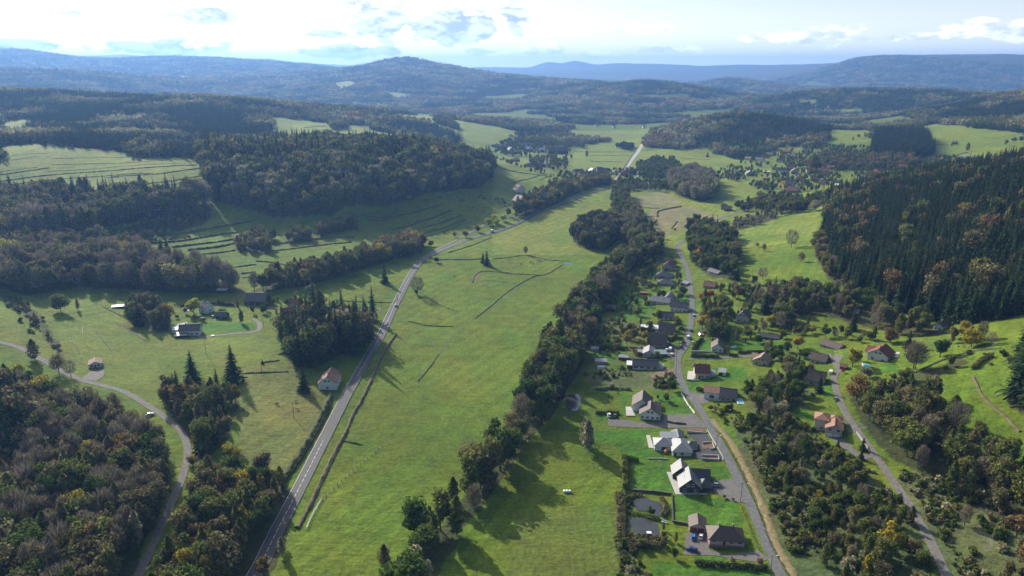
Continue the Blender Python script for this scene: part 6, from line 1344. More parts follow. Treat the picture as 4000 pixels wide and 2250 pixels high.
car('white car parked beside the trimmed hedge of the two gabled house', C1(305, 385), C1(300, 372), 'suv', 'white'); car('dark car parked beside the white one near the two gabled house', C1(345, 388), C1(352, 376), 'hatch', 'grey')
car('white van parked by the street above the dark hedge', S2(1180, 1015), S2(1184, 1000), 'van', 'white', 'van'); car('white hatchback parked at the right street edge', S2(1222, 1065), S2(1228, 1050), 'hatch', 'white')
car('silver car parked at the left street edge beside the hedge', S2(1107, 1100), S2(1115, 1085), 'estate', 'silver'); car('white car nearest the sheet roofed shed', S2(976, 1135), S2(978, 1118), 'estate', 'white'); car('tall white van between two white cars in the forecourt', S2(1010, 1128), S2(1011, 1108), 'van', 'white', 'van')
car('white car alone in front of the parked vans', S2(1024, 1180), S2(1028, 1160), 'estate', 'white'); car('dark car parked in the shade of the street hedge', S2(1133, 1060), S2(1140, 1045), 'hatch', 'black')
car('black car on the street near the white crossing line', S2(1206, 950), S2(1212, 935), 'hatch', 'grey'); car('white car beside the yellow hedge bend', S2(1232, 808), S2(1236, 795), 'hatch', 'white'); car('red car parked beneath the big trees right of the street', S2(1322, 972), S2(1330, 968), 'hatch', 'red'); car('white caravan shaped van under the big trees right of the street', S2(1303, 992), S2(1316, 990), 'hatch', 'white')
car('white van standing at the head of the lane', C3(308, 452), C3(309, 436), 'van', 'white', 'van'); car('grey car on the grass beside the beige house', C3(212, 556), C3(205, 548), 'hatch', 'grey'); car('pinkish brown trailer car beside the lane bend', C3(333, 582), C3(335, 572), 'hatch', 'silver')
car('silver car driving away on the main road, higher of the two', C7(880, 1283), C7(886, 1270), 'hatch', 'silver', name='moving_car'); car('silver car driving on the main road beside the dark copse', C7(820, 1396), C7(814, 1410), 'hatch', 'silver', name='moving_car'); car('white motorhome travelling on the main road beyond the bend', C7(1484, 816), C7(1500, 808), 'camper', 'white', 'motorhome', name='motorhome')
car('white car beside the long red roofed farmhouse', S2(1052, 370), S2(1070, 368), 'estate', 'white'); car('pale car glinting on the farm track below the clump', C4(740, 658), C4(760, 652), 'hatch', 'silver'); car('white car on the left farm yard beside the workshop', LF(1012, 372), LF(1020, 360), 'hatch', 'white'); car('white trailer van in the left farm garden', LF(915, 392), LF(935, 385), 'estate', 'white')

# ------------------------------------------------------------ poles, lamps, fences, walls, bales
def pole(label, px, h=8.5, cross=True, arm=None):
    q = at(*px); e = empty('utility_pole', q); tag(e, label, 'pole'); mb = MB(); mb.tube((0, 0, -1), (0, 0, h), .17, .11, 8); mb.build('pole', M['pole'], e)
    if cross: mb = MB(); mb.box(-.9, -.07, h - .5, .9, .07, h - .36); mb.build('crossarm', M['pole'], e)
    if arm:
        mb = MB(); mb.tube((0, 0, h - .8), (arm, .1, h - .3), .05, .04, 6); mb.build('arm', M['metal'], e); mb = MB(); mb.box(arm - .35 if arm > 0 else arm - .35, -.05, h - .42, arm + .35, .25, h - .25); mb.build('lamp_head', M['white'], e)
pole('wooden pole at the street edge beside the new white house', C1(1020, 605), 8.2, True, 1.6); pole('wooden pole with a lamp arm beside the slate house forecourt', C1(1180, 955), 9.8, True, 2.6)
pole('tall white street lamp post at the bottom of the street', C1(1378, 1440), 9, False, 1.9); pole('slim pole behind the low white wall at the street corner', C1(836, 335), 6.5, False, .9)
pole('wooden pole in the pasture beside the grazing animals', C5(378, 505), 9.5); pole('wooden pole beside the small conifer at the pasture boundary', C5(188, 238), 8); pole('wooden crossarm pole behind the autumn clump', LF(952, 720), 11)
pole('wooden pole where the farm lane bends', LF(1475, 455), 9.5); pole('slim pole left of the farm lane bend', LF(1410, 375), 7); pole('street pole beside the shaded parked cars', S2(1067, 1235), 11, False); pole('street pole beside the white van', S2(1142, 1010), 8)
pole('street pole below the white corner house', S2(1206, 830), 8); pole('pole by the clipped hedge at the approach road', S2(1436, 1222), 8); pole('lamp pole behind the clipped hedge', S2(1895, 1120), 7, False, -.8); pole('pole at the narrow bend of the village street', S2(1145, 360), 9); pole('pole above the bend of the village street', S2(1068, 200), 8)
pole('pole left of the street at the hedge bungalow', S2(1062, 1360), 8, False); pole('pole beside the stable meadow track', LF(2555, 295), 7, True); pole('pole beside the lane head van', C3(317, 395), 7, False, .9)
def fence(label, pts, step=2.6, h=1.15, wire=True, mt='pole', rails=2, thick=.07, name='post_and_wire_fence'):
    w = gl(pts, 4); L = np.concatenate([[0], np.cumsum(np.hypot(*np.diff(w, axis=0).T))]); n_ = max(2, int(L[-1] / step)); s = np.linspace(0, L[-1], n_ + 1); x = np.interp(s, L, w[:, 0]); y = np.interp(s, L, w[:, 1]); z = height(x, y)
    e = empty(name, (x[0], y[0], z[0])); tag(e, label, 'fence'); mb = MB(); mb.box(-thick, -thick, -.4, thick, thick, h); pm = mb.mesh('post', M[mt])
    for i in range(n_ + 1): link('post', pm, e, (x[i] - x[0], y[i] - y[0], z[i] - z[0]))
    for k in range(rails):
        mb = MB(); hh = h * (k + 1) / (rails + .2)
        for i in range(n_): mb.tube((x[i] - x[0], y[i] - y[0], z[i] - z[0] + hh), (x[i + 1] - x[0], y[i + 1] - y[0], z[i + 1] - z[0] + hh), .015 if wire else .05, .015 if wire else .05, 4)
        mb.build('wire' if wire else 'rail', M['metal'] if wire else M[mt], e)
fence('weathered post fence running up the long meadow from the white rails', [C5(545, 1000), C5(640, 910), C5(740, 820), C5(840, 735), C5(905, 682)], 3.2, 1.3, thick=.1)
fence('white wooden rail fence at the lower end of the meadow ditch', [C5(455, 1170), C5(490, 1090), C5(545, 995)], 2.4, 1.4, False, 'white', 3, .09, 'rail_fence')
fence('dark post fence along the left of the stable paddock', [C4(345, 255), C4(375, 320), C4(405, 385)], 3, 1.3); fence('dark post fence along the right of the stable paddock', [C4(470, 245), C4(545, 335), C4(562, 390)], 3, 1.3); fence('short inner fence in the stable paddock', [C4(405, 230), C4(410, 270), C4(440, 335)], 3, 1.2)
fence('wire fence along the road edge growth', [C5(410, 1170), C5(530, 930), C5(650, 680), C5(740, 480), C5(880, 200)], 3.5, 1.3); fence('post fence along the pasture beside the main road', [C5(330, 880), C5(470, 650), C5(560, 470)], 3.5, 1.2)
fence('wooden garden fence between the pink bungalow and the street', [E6(1135, 820), E6(1190, 960), E6(1250, 1110), E6(1300, 1220)], 2.5, 1.1, False, 'bankdry', 2, .1, 'rail_fence')
def wall(label, pts, h=1.0, th=.35, mt='stone_pav', name='garden_wall', z0=0):
    w = wpoly(pts); e = empty(name, (w[0][0], w[0][1], 0)); tag(e, label, 'wall')
    for i in range(len(w) - 1):
        a, b = w[i], w[i + 1]; d = b - a; L = np.hypot(*d); d /= L; za, zb = height(*a), height(*b); zm = float(min(za, zb)); hh = float(max(za, zb)) + h
        mb = MB(); mb.box(0 if i == 0 else th / 2, -th / 2, zm - .5, L + th / 2, th / 2, hh); o = mb.build('wall_section', M[mt], e); o.location = (a[0] - w[0][0], a[1] - w[0][1], 0); o.rotation_euler[2] = math.atan2(d[1], d[0])
M['darkstone'] = mat('dark_stone', (0.10, 0.09, 0.08), .95, .4, 1.5, .6)
wall('low white wall along the street corner lawn', [C1(785, 235), C1(830, 310), C1(875, 368)], .8, .3, 'white'); wall('pale stepped wall round the upper flower bed', [E6(650, 165), E6(825, 165), E6(830, 150)], .5, .3); wall('pale wall round the middle flower bed beside the pole', [E6(790, 262), E6(878, 252), E6(900, 310), E6(860, 316)], .8, .3)
wall('pale wall round the lower flower bed of the white house', [E6(782, 378), E6(932, 372), E6(940, 410), E6(790, 408)], .7, .3); wall('dark stone wall between the garden and the ponds', [E6(160, 690), E6(330, 700), E6(515, 722)], 1.1, .6, 'darkstone'); wall('stone wall beside the pond lawn', [E6(515, 722), E6(522, 850), E6(525, 960)], .7, .5, 'darkstone')
wall('short dark stone wall left of the double garage', [E6(527, 970), E6(655, 990)], 1.0, .6, 'darkstone'); wall('pale kerb wall along the pavement of the new house', [E6(835, 140), E6(915, 280), E6(975, 380), E6(975, 412)], .3, .4); wall('dark retaining wall of the driveway', [C1(690, 425), C1(750, 436), C1(815, 440)], .9, .4, 'darkstone')
wall('dark low wall in front of the terraced house', [C1(820, 148), C1(870, 150), C1(905, 150)], .8, .3); wall('pale boundary wall beside the villa drive', [C3(435, 745), C3(465, 790), C3(490, 825)], .9, .3); wall('low wall along the hedge square', [S2(1205, 1155), S2(1385, 1150)], .9, .4); wall('long low wall beside the hip roofed house', [RV(248, 462), RV(455, 462)], 1.6, .6)
wall('terrace wall of the new white house lawn', [E6(300, 398), E6(400, 398), E6(480, 402)], .5, .3)
def bale(label, px, rz):
    q = at(*px); e = bpy.data.objects.new('hay_bale', BALE); col.objects.link(e); e.location = (q.x, q.y, q.z + .6); e.rotation_euler = (0, 0, rz); tag(e, label, 'hay bale', 'wrapped hay bales on the meadow')
bm = bmesh.new(); bmesh.ops.create_cone(bm, cap_ends=True, segments=18, radius1=.68, radius2=.68, depth=1.25); bmesh.ops.bevel(bm, geom=[e_ for e_ in bm.edges if abs(e_.verts[0].co.z - e_.verts[1].co.z) < .01], offset=.12, segments=2, affect='EDGES'); bmesh.ops.rotate(bm, verts=bm.verts, matrix=__import__('mathutils').Matrix.Rotation(R(90), 3, 'X')); BALE = bpy.data.meshes.new('hay_bale'); bm.to_mesh(BALE); bm.free(); BALE.materials.append(mat('pale_green_wrap', (0.50, 0.62, 0.50), .35, .1, 1, spec=.6))
bale('pale green wrapped bale, leftmost of three', C1(10, 893), .2); bale('pale green wrapped bale in the middle of three', C1(27, 893), .1); bale('pale green wrapped bale, rightmost of three', C1(46, 893), 0)
# polytunnel, feeding hut on the pond, bench, playhouse, bin, trampoline shade
q = at(*S2(357, 1300)); e = empty('polytunnel', q); tag(e, 'small white polytunnel in the garden below the grey shed', 'polytunnel'); mb = MB(); N_ = 8
for i in range(N_):
    a0, a1 = math.pi * i / N_, math.pi * (i + 1) / N_; mb.face([(-2.4, -1.3 * math.cos(a0), 1.9 * math.sin(a0)), (2.4, -1.3 * math.cos(a0), 1.9 * math.sin(a0)), (2.4, -1.3 * math.cos(a1), 1.9 * math.sin(a1)), (-2.4, -1.3 * math.cos(a1), 1.9 * math.sin(a1))])
for x in (-2.4, 2.4): mb.face([(x, -1.3 * math.cos(math.pi * i / N_), 1.9 * math.sin(math.pi * i / N_)) for i in range(N_ + 1)])
mb.build('cover', M['white'], e)
q = at(*E6(310, 1078)); e = empty('duck_house', q); tag(e, 'little white roofed duck house standing in the lower pond', 'duck house'); mb = MB(); mb.box(-.8, -.6, 0, .8, .6, 1.1); mb.build('box', WALL['dark'], e); mb = MB(); mb.box(-1, -.8, 1.1, 1, .8, 1.2); mb.build('roof', M['white'], e)
q = at(*E6(450, 972)); e = empty('garden_bench', q, -.4); tag(e, 'white garden bench beside the lower pond', 'bench'); mb = MB(); mb.box(-1.3, -.35, .4, 1.3, .35, .5); mb.build('seat', M['white'], e); mb = MB(); mb.box(-1.3, .3, .5, 1.3, .4, 1.05); mb.build('backrest', M['white'], e)
for sx_ in (-1.1, 1.1): mb = MB(); mb.box(sx_ - .05, -.3, -.1, sx_ + .05, .3, .4); mb.build('leg', M['white'], e)
q = at(*E6(460, 345)); e = empty('playhouse', q); tag(e, 'orange wooden playhouse on the lawn of the new house', 'playhouse'); mb = MB(); mb.box(-.7, -.6, 0, .7, .6, 1.2); mb.build('wall', mat('orange_boards', (.45, .20, .08), .8), e); rf, rh = roof_mesh(1.4, 1.2, 1.3, 'gy', 42, .15, ROOF['orange'], e); rf.location = (-.7, -.6, 0)
q = at(*C3(160, 632)); e = empty('swing_frame', q); tag(e, 'small swing frame on the lawn left of the villa', 'swing')
for sx_ in (-1.3, 1.3):
    for sy in (-.8, .8): mb = MB(); mb.tube((sx_, sy, 0), (sx_, 0, 2.2), .06, .06, 6); mb.build('leg', M['pole'], e)
mb = MB(); mb.tube((-1.4, 0, 2.2), (1.4, 0, 2.2), .06, .06, 6); mb.build('top_bar', M['pole'], e); mb = MB(); mb.box(-.25, -.1, .5, .25, .1, .55); mb.tube((-.22, 0, .55), (-.22, 0, 2.2), .015, .015, 4); mb.tube((.22, 0, .55), (.22, 0, 2.2), .015, .015, 4); mb.build('seat', M['white'], e)
for (px, lab) in ((C1(1018, 272), 'white garden parasol and table on the terrace of the low house'), (LF(1010, 548), 'pale heap of boards beside the farm lane')):
    q = at(*px); e = empty('garden_table', q); tag(e, lab, 'garden table'); mb = MB(); mb.tube((0, 0, .7), (0, 0, .8), 1.1, 1.1, 12); mb.build('table_top', M['white'], e); mb = MB(); mb.tube((0, 0, 0), (0, 0, .7), .15, .12, 8); mb.build('leg', M['metal'], e)

# ------------------------------------------------------------ grazing animals
def animal_mesh(name, s, neck_down, mt, thick=1.0):
    V = [(0, 0, 1.15), (.55, 0, 1.18), (-.55, 0, 1.2), (-.8, 0, 1.12)]; E_ = [(0, 1), (0, 2), (2, 3)]; Rr = [.30 * thick, .29 * thick, .31 * thick, .22 * thick]
    def add(p, par, r): V.append(p); E_.append((par, len(V) - 1)); Rr.append(r); return len(V) - 1
    n1 = add((.85, 0, 1.25 if neck_down else 1.5), 1, .17); n2 = add((1.25, 0, .75 if neck_down else 1.75), n1, .12); n3 = add((1.42, 0, .42 if neck_down else 1.72), n2, .10); add((1.52, 0, .18 if neck_down else 1.55), n3, .06)
    for sy in (-1, 1):
        a = add((.55, sy * .18, .85), 1, .13); a = add((.53, sy * .19, .48), a, .065); add((.55, sy * .19, .03), a, .055)
        a = add((-.62, sy * .18, .88), 2, .16); a = add((-.74, sy * .19, .52), a, .07); add((-.68, sy * .19, .03), a, .055)
    t_ = add((-1.0, 0, 1.0), 3, .06); add((-1.05, 0, .55), t_, .05)
    for sy in (-1, 1): add((1.18, sy * .1, .98 if neck_down else 1.95), n2, .03)
    me_ = bpy.data.meshes.new(name); me_.from_pydata([(x * s, y * s, z * s) for x, y, z in V], E_, []); o = bpy.data.objects.new(name, me_); col.objects.link(o)
    md = o.modifiers.new('skin', 'SKIN'); sv = me_.skin_vertices[0].data
    for i, r_ in enumerate(Rr): sv[i].radius = (r_ * s, r_ * s)
    sv[0].use_root = True; o.modifiers.new('sub', 'SUBSURF').levels = 1
    dg = bpy.context.evaluated_depsgraph_get(); ev = o.evaluated_get(dg); me2 = bpy.data.meshes.new_from_object(ev); bpy.data.objects.remove(o); me2.materials.clear(); me2.materials.append(mt)
    for p_ in me2.polygons: p_.use_smooth = True
    return me2
HB = animal_mesh('horse', 1.05, True, mat('dark_bay_coat', (.045, .025, .016), .7)); CBK = animal_mesh('cow', 1.0, True, mat('black_coat', (.02, .018, .016), .7), 1.2); CW = animal_mesh('sheep', .75, True, mat('white_coat', (.62, .58, .50), .9), 1.3); CT = animal_mesh('cow', .95, True, mat('tan_coat', (.42, .27, .10), .8), 1.2)
for nm, me_, lab, px, rz in (('horse', CBK, 'black cow grazing alone left of the pasture pole', C5(280, 430), 2.9), ('cow', CT, 'tan cow grazing above its neighbour right of the pasture pole', C5(388, 414), .3), ('cow', CT, 'tan cow grazing lower down right of the pasture pole', C5(402, 460), 2.6),
    ('horse', HB, 'dark horse grazing alone on the long meadow', C7(1247, 1098), 3.0), ('horse', HB, 'dark horse standing left of the others under the meadow ditch', C7(1667, 1022), .5), ('horse', HB, 'dark horse nearest the brook pool', C7(1772, 1000), 0), ('horse', HB, 'dark horse beside the one nearest the pool', C7(1790, 1003), 2.8), ('horse', HB, 'dark horse low on the meadow below the ditch', C7(1742, 1020), 1),
    ('horse', HB, 'dark horse above the low one on the meadow', C7(1725, 1006), 2), ('sheep', CW, 'white sheep standing beside the heath strip', C7(1343, 1122), 0), ('sheep', CW, 'white sheep left of its neighbour on the ridged grass', C7(1430, 1148), .4), ('sheep', CW, 'white sheep right of its neighbour on the ridged grass', C7(1452, 1143), 2.5)):
    q = at(*px); o = link('cow' if 'cow' in lab else nm, me_, None, q, rz); tag(o, lab, 'cow' if 'cow' in lab else nm)
for i in range(7): q = at(*RV(1360 + i * 22, 638 + (i % 2) * 3)); o = link('cow', CBK, None, q, i); tag(o, 'dark cow grazing beside the broad russet barn', 'cow', 'dark cows beside the broad russet barn')

# ------------------------------------------------------------ hedges and single trees
def hedge(label, pts, w=1.4, h=1.8, kind='green', dens=26, leaf=.28):
    l = gl(pts, 4); L = np.concatenate([[0], np.cumsum(np.hypot(*np.diff(l, axis=0).T))]); n_ = int(L[-1] * dens * w * h / 2.5); s = rng.random(n_) * L[-1]; x = np.interp(s, L, l[:, 0]); y = np.interp(s, L, l[:, 1])
    s2 = np.minimum(s + .5, L[-1]); dx = np.interp(s2, L, l[:, 0]) - x; dy = np.interp(s2, L, l[:, 1]) - y; q = np.hypot(dx, dy) + 1e-6; k = rng.uniform(-1, 1, n_); k = np.sign(k) * np.abs(k) ** .5
    t = rng.random(n_) ** .6; px_, py_ = x + dy / q * k * w / 2, y - dx / q * k * w / 2; z = height(px_, py_) + t * h * (1 + .12 * np.sin(s)); o = l[0]; oz = float(height(*o))
    nor = np.stack([dy / q * k, -dx / q * k, t * 1.2], 1) + unit(n_, rng) * .5; sz = leaf * rng.uniform(.7, 1.4, n_)
    me_ = quads_mesh('hedge', np.stack([px_ - o[0], py_ - o[1], z - oz], 1), nor, unit(n_, rng), sz, sz, LM[kind]); ob = link('hedge', me_, None, (o[0], o[1], oz)); tag(ob, label, 'hedge')
hedge('tall untrimmed hedge on the left side of the slate house garden', [E6(85, 400), E6(90, 500), E6(95, 600), E6(90, 685)], 2.6, 3.2, 'olive'); hedge('hedge closing the upper side of the slate house garden', [E6(100, 405), E6(160, 415), E6(215, 420)], 2, 2.4, 'green')
hedge('long dark hedge at the bottom of the pink bungalow garden', [E6(720, 1345), E6(900, 1362), E6(1150, 1380), E6(1370, 1395)], 1.8, 2.2, 'darkbroad'); hedge('clipped dark hedge in front of the hedge square', [S2(1205, 1195), S2(1330, 1198), S2(1470, 1200)], 2.2, 2.2, 'darkbroad'); hedge('dark hedge climbing the left side of the hedge square', [S2(1225, 1140), S2(1260, 1080), S2(1310, 1030)], 2.2, 2.0, 'darkbroad')
hedge('clipped dark hedge along the lawn by the lamp pole', [S2(1650, 1165), S2(1800, 1155), S2(2060, 1150)], 2, 1.8, 'darkbroad'); hedge('short clipped hedge beside the gate of the hedge square', [S2(1565, 1185), S2(1650, 1190)], 2, 2, 'darkbroad'); hedge('dark hedge behind the brown roofed big house', [S2(965, 1030), S2(1130, 1025)], 2, 2, 'darkbroad')
hedge('straight dark hedge across the back gardens', [S2(335, 1125), S2(480, 1128), S2(610, 1125)], 2, 2, 'darkbroad'); hedge('low hedge round the pale lawn of the two gabled house', [C1(215, 208), C1(330, 206), C1(450, 212)], 1.6, 1.3, 'green'); hedge('dark clipped hedge behind the two parked cars', [C1(215, 372), C1(300, 368), C1(372, 370)], 1.8, 1.8, 'darkbroad')
hedge('dark hedge right of the terraced low house', [C1(888, 215), C1(945, 225)], 1.8, 2.4, 'darkbroad'); hedge('scarlet hedge left of the salmon walled house', [S2(1290, 640), S2(1345, 612), S2(1415, 600)], 3.6, 2.6, 'red'); hedge('dark hedge beside the approach of the street corner', [S2(760, 705), S2(860, 705)], 1.6, 1.6, 'green')
hedge('dark hedge along the back of the left farm', [LF(960, 250), LF(1100, 262), LF(1210, 270)], 2, 2, 'darkbroad'); hedge('dark low hedge beside the berry bushes', [S2(840, 800), S2(900, 815)], 1.6, 1.8, 'darkbroad'); hedge('dark hedge above the right meadow', [RV(1100, 865), RV(1250, 868), RV(1440, 870)], 6, 6, 'darkbroad', 12, .7)
hedge('hedge of small shrubs above the ponds', [E6(130, 760), E6(180, 735), E6(250, 730)], 2.2, 1.4, 'brown'); hedge('russet shrub border right of the upper pond', [E6(420, 760), E6(455, 820), E6(460, 880), E6(430, 920)], 2.2, 1.8, 'brown'); hedge('overgrown strip between meadow and pond garden', [E6(40, 720), E6(60, 880), E6(55, 1020), E6(60, 1130)], 4, 2.2, 'brown')
hedge('overgrown strip of shrubs below the ponds', [E6(100, 1200), E6(250, 1150), E6(420, 1180)], 6, 2.6, 'brown'); hedge('green strip between the two ponds', [E6(150, 900), E6(250, 905), E6(350, 935), E6(400, 950)], 2.5, 1.2, 'green')
hedge('cow parsley strip at the far side of the road hedge', [C5(300, 900), C5(400, 770), C5(520, 570), C5(590, 430)], 2.5, 1.6, 'brown'); hedge('hawthorn line beside the right pasture ditch', [C3(1010, 435), C3(1050, 395), C3(1100, 370)], 3, 2.6, 'olive')
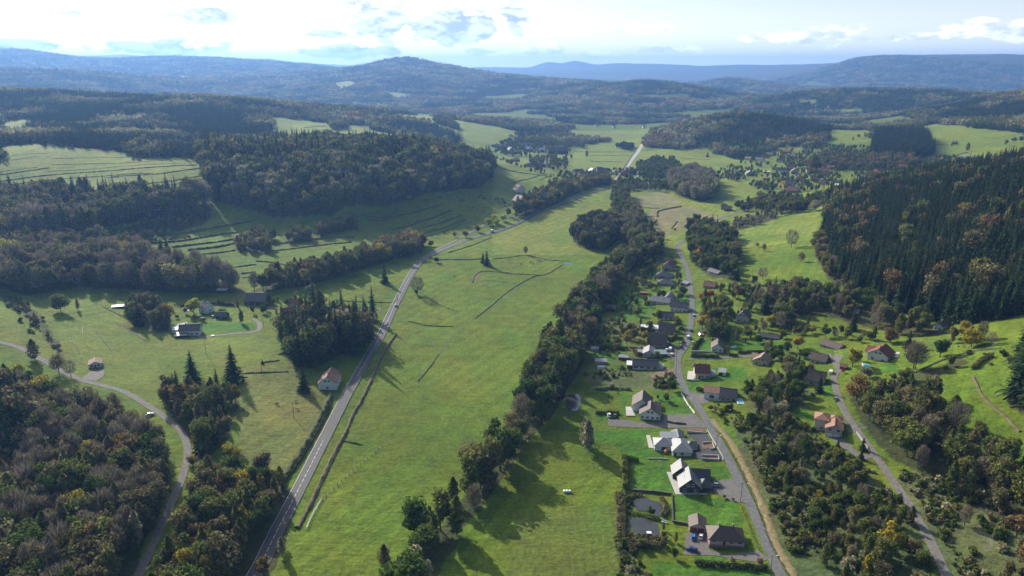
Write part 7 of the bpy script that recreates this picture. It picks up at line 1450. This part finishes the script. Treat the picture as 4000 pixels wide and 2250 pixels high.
SINGLE = [
 ((1225, 668), 17, 'spruce', 'tall dark spruce standing alone on the long meadow'), ((1215, 662), 12, 'spruce', 'shorter dark spruce leaning against the tall meadow spruce'), ((765, 985), 17, 'spruce', 'dense dark conifer left of the roadside house'), ((C4(1150, 490)), 25, 'spruce', 'tallest spruce in the autumn clump by the pasture'),
 (C4(950, 500), 22, 'spruce', 'rounded dark pine left of the tallest spruce'), ((968, 712), 18, 'spruce', 'dark lone spruce beside the lower meadow belt'), ((1478, 1140), 19, 'silver', 'slim pale birch on the meadow edge left of the bright lawn'), ((1470, 1120), 15, 'silver', 'second slim birch close behind the first'),
 ((1322, 640), 9, 'bare', 'bare round tree on the long meadow'), ((1050, 740), 16, 'bare', 'leafless tall tree leaning beside the main road'), ((1048, 742), 5, 'green', 'low bush at the foot of the leafless roadside tree'), ((1098, 660), 6, 'darkbroad', 'dark bush in the road bend'),
 (S2(600, 1085), 11, 'yellow', 'broad yellow tree in the back gardens'), (S2(1255, 295), 13, 'gold', 'golden orange tree shining above the street bend'), (S2(1230, 250), 8, 'gold', 'smaller golden tree beside the street bend'), (S2(1450, 790), 6, 'gold', 'little golden tree above the street garden trees'),
 (S2(2210, 1120), 10, 'yellow', 'orange yellow tree beside the lawn right of the low dark house'), (S2(1650, 650), 13, 'rust', 'broad rust brown oak behind the salmon walled house'), (S2(1900, 780), 17, 'spruce', 'dark spruce right of the tall gabled house'), (S2(1640, 465), 14, 'spruce', 'dark conifer at the meadow edge above the oak'),
 (S2(1530, 270), 13, 'spruce', 'dark conifer above the golden orange tree'), (S2(1460, 320), 11, 'spruce', 'shorter dark conifer below the golden tree'), (S2(1880, 465), 11, 'bare', 'small bare apple tree on the right meadow'), (S2(2150, 165), 18, 'bare', 'tall leafless tree at the top of the right meadow'),
 (S2(1830, 160), 5, 'bare', 'grey thorn bush on the right meadow'), (S2(1895, 200), 8, 'bare', 'thin grey tree below the thorn bush'), (S2(2245, 300), 9, 'bare', 'round grey thicket on the edge of the right forest'), (C3(415, 420), 13, 'yellow', 'round yellow green tree beside the lane head'),
 (C3(370, 450), 3, 'red', 'small red bush under the round yellow green tree'), (C3(600, 300), 10, 'rust', 'slender copper tree behind the red brown hipped roof'), (C3(690, 330), 13, 'spruce', 'dark conifer right of the large white house'), (C3(415, 240), 14, 'spruce', 'dark conifer between the lane head houses'), (C3(520, 290), 10, 'olive', 'round olive tree above the large white house'),
 (C3(250, 545), 11, 'spruce', 'dark conifer in front of the beige house'), (C3(343, 815), 4.5, 'spruce', 'small clipped cypress in the villa drive'), (C3(457, 875), 6, 'spruce', 'slim cypress beside the lane gate'), (C3(465, 830), 7, 'spruce', 'dark conifer above the slim cypress'), (C3(485, 470), 7, 'silver', 'silvery willow below the turquoise pool'), (C3(525, 575), 7, 'bare', 'spreading bare apple tree in the lane orchard'), (C3(440, 550), 6, 'bare', 'small bare apple tree beside the lane'),
 (C3(605, 1330), 13, 'yellow', 'bright yellow tree at the bottom beside the lane'), (C3(560, 1400), 12, 'olive', 'olive tree below the bright yellow one'), (C3(700, 1200), 9, 'brown', 'rusty bush tree overhanging the lane'), (C3(965, 1200), 9, 'bare', 'thin pale trunked birch right of the lane'), (C3(1240, 1100), 12, 'yellow', 'yellow tree cut by the right edge of the picture'), (C3(1220, 1260), 11, 'rust', 'orange tree in the right corner'),
 (C3(715, 430), 17, 'bare', 'tall grey poplar beside the pool garden'), (C3(725, 430), 15, 'bare', 'second grey poplar beside the pool garden'), (C3(1000, 320), 11, 'yellow', 'yellow tinted tree in the line behind the right pasture'), (C3(845, 370), 12, 'green', 'bushy green tree at the left end of the right pasture'),
 (C1(725, 215), 7, 'green', 'rounded willow bush at the street above the lawn'), (C1(685, 285), 5, 'green', 'small round tree on the lawn right of the two gabled house'), (C1(365, 238), 2, 'spruce', 'small clipped cone on the pale lawn, farther one'), (C1(302, 262), 2.2, 'spruce', 'small clipped cone on the pale lawn, nearer one'), (C1(630, 270), 3, 'green', 'low round shrub behind the two gabled house'),
 (C1(1010, 370), 5, 'bare', 'grey shrub below the terraced house'), (C1(1110, 345), 4.5, 'darkbroad', 'dark shrub left of the turquoise pool'), (C1(980, 350), 4, 'olive', 'dull shrub beside the street opposite the drive'), (E6(330, 905), 4.6, 'green', 'green willow standing between the two ponds'), (E6(440, 1040), 4, 'brown', 'brown bush right of the lower pond'), (E6(435, 1110), 4, 'rust', 'reddish bush right of the lower pond'),
 (E6(550, 1150), 5.5, 'yellow', 'yellow green bush between the pond and the gravel yard'), (E6(540, 1290), 5, 'olive', 'olive bush at the left end of the long dark hedge'), (E6(1060, 1330), 3, 'silver', 'round silvery shrub in the bungalow garden'), (E6(1305, 1345), 3.4, 'rust', 'rusty shrub at the street end of the bungalow garden'), (E6(985, 750), 2.2, 'rust', 'small purple shrub on the forecourt wall'), (E6(1065, 775), 1.8, 'brown', 'tiny shrub at the end of the forecourt wall'),
 (E6(455, 1180), 5, 'brown', 'brown bush below the lower pond'), (E6(240, 1200), 4.5, 'olive', 'olive thicket below the lower pond'),
 (C4(95, 480), 11, 'lime', 'light green maple beside the farm track'), (C4(170, 385), 14, 'brown', 'tall brown tree above the farm track'), (C4(350, 470), 11, 'bare', 'bare many stemmed tree beside the track junction'), (C4(290, 450), 12, 'bare', 'thin bare tree left of the many stemmed one'), (C4(300, 145), 14, 'olive', 'round olive tree at the foot of the wide belt'), (C4(385, 140), 9, 'silver', 'pale tree right of the round olive one'), (C4(1190, 205), 10, 'olive', 'big round weeping tree by the farm lane bend'),
 (C4(955, 160), 14, 'lime', 'tall yellow green birch in the left farm garden'), (C4(630, 170), 13, 'spruce', 'dark conifer left in the farm copse'), (C4(770, 170), 15, 'spruce', 'dark conifer right in the farm copse'), (LF(2000, 245), 10, 'yellow', 'yellow tree beside the side lane cottage'), (LF(1905, 150), 9, 'silver', 'pale round tree behind the side lane cottage'), (LF(2120, 400), 15, 'silver', 'tall pale birch above the dark copse'), (LF(2410, 420), 16, 'brown', 'tall thin tree at the road side of the dark copse'), (LF(1985, 480), 17, 'spruce', 'tall pointed spruce rising from the dark copse'), (LF(1800, 480), 19, 'spruce', 'broad spruce at the left top of the dark copse'), (LF(2110, 480), 13, 'spruce', 'short spruce inside the dark copse'),
 (LF(1975, 880), 5, 'rust', 'reddish bush behind the roadside house'), (LF(1465, 800), 3.5, 'spruce', 'small dark shrub on the pasture boundary'), (C4(950, 900), 5, 'rust', 'orange bush on the edge of the farm track'), (C4(1140, 880), 9, 'yellow', 'bright yellow crown at the top of the copse by the road'), (C5(310, 1330), 9, 'silver', 'grey green tree overhanging the main road at the bottom'), (C5(200, 1449), 9, 'rust', 'brown orange bush at the bottom beside the main road'), (C5(1420, 790), 13, 'bare', 'half bare tree beside the riverside belt'), (C5(1110, 1180), 15, 'green', 'large round green tree on the meadow side of the riverside belt'), (C5(1150, 1300), 12, 'green', 'green tree below the large round one'), (C5(920, 1400), 11, 'brown', 'brown bushy tree at the lower end of the belt'), (C5(1330, 1020), 14, 'olive', 'broad grey green tree in the lower riverside belt'),
 (C7(1250, 848), 7, 'rust', 'first rust coloured tree in the roadside row'), (C7(1318, 848), 9, 'brown', 'bare looking tree in the roadside row'), (C7(1395, 815), 9, 'rust', 'copper tree in the roadside row'), (C7(1465, 770), 10, 'lime', 'first lime green tree in the roadside row'), (C7(1500, 755), 11, 'lime', 'tallest lime green tree in the roadside row'), (C7(1555, 745), 10, 'lime', 'last lime green tree in the roadside row'), (C7(1510, 770), 9, 'lime', 'lime green tree in front of the tallest'), (C7(1640, 720), 7, 'rust', 'small orange tree beyond the lime green ones'), (C7(1100, 905), 7, 'rust', 'small orange tree at the road bend'),
 (C7(962, 612), 6, 'lime', 'small bright tree at the foot of the hill wood'), (C7(962, 432), 20, 'yellow', 'golden tree inside the big hill wood'), (C7(2080, 345), 16, 'olive', 'round tree alone on the far meadow'), (C6(1300, 975), 12, 'spruce', 'left one of two pointed spruces below the terraces'), (C6(1350, 975), 12, 'spruce', 'right one of two pointed spruces below the terraces'), (C6(690, 1230), 15, 'lime', 'yellow green tree in the wide left belt'), (C6(1050, 1000), 17, 'olive', 'tallest rounded tree on the wide left belt'),
 (C6(60, 1050), 12, 'rust', 'orange tree in the wide left belt'), (C8(1050, 795), 8, 'brown', 'round brown bush on the right meadow edge'), (C8(675, 885), 7, 'olive', 'round olive bush below the tan fields'), (C8(500, 920), 15, 'bare', 'grey tree of the little grove below the tan fields'), (C8(470, 900), 14, 'darkbroad', 'dark tree of the little grove below the tan fields'), (C8(540, 895), 14, 'darkbroad', 'right dark tree of the little grove below the tan fields'), (C8(380, 885), 3, 'darkbroad', 'low dark bush in the tan field'),
 (C8(910, 680), 11, 'rust', 'orange topped tree below the right village'), (C8(970, 670), 10, 'brown', 'brown tree beside the orange topped one'), (C8(1200, 740), 11, 'rust', 'orange tree at the end of the dark hedge'), (C8(1260, 760), 14, 'silver', 'light green rounded tree beside the orange one'), (C8(2220, 385), 16, 'olive', 'round tree alone on the upper right meadow'), (C8(2120, 355), 6, 'brown', 'small tree beside the lonely barn'), (C8(475, 500), 12, 'darkbroad', 'dark round tree on the far right meadow'), (C8(585, 425), 14, 'spruce', 'single dark spruce at the tip of the wooded hill'), (C8(1070, 610), 10, 'gold', 'golden tree in the right village'),
 (C8(1535, 305), 10, 'brown', 'bushes on the light green slope below the plantation'), (C8(1500, 320), 9, 'olive', 'olive bushes on the light green slope below the plantation'), (C8(2460, 350), 12, 'brown', 'brown tree on the upper right slope'), (C8(2510, 335), 12, 'olive', 'olive tree on the upper right slope'), (C8(2555, 330), 12, 'brown', 'last tree on the upper right slope'),
]
for px, h, kind, lab in SINGLE: one(px, h, kind, lab)

plant(); grow()
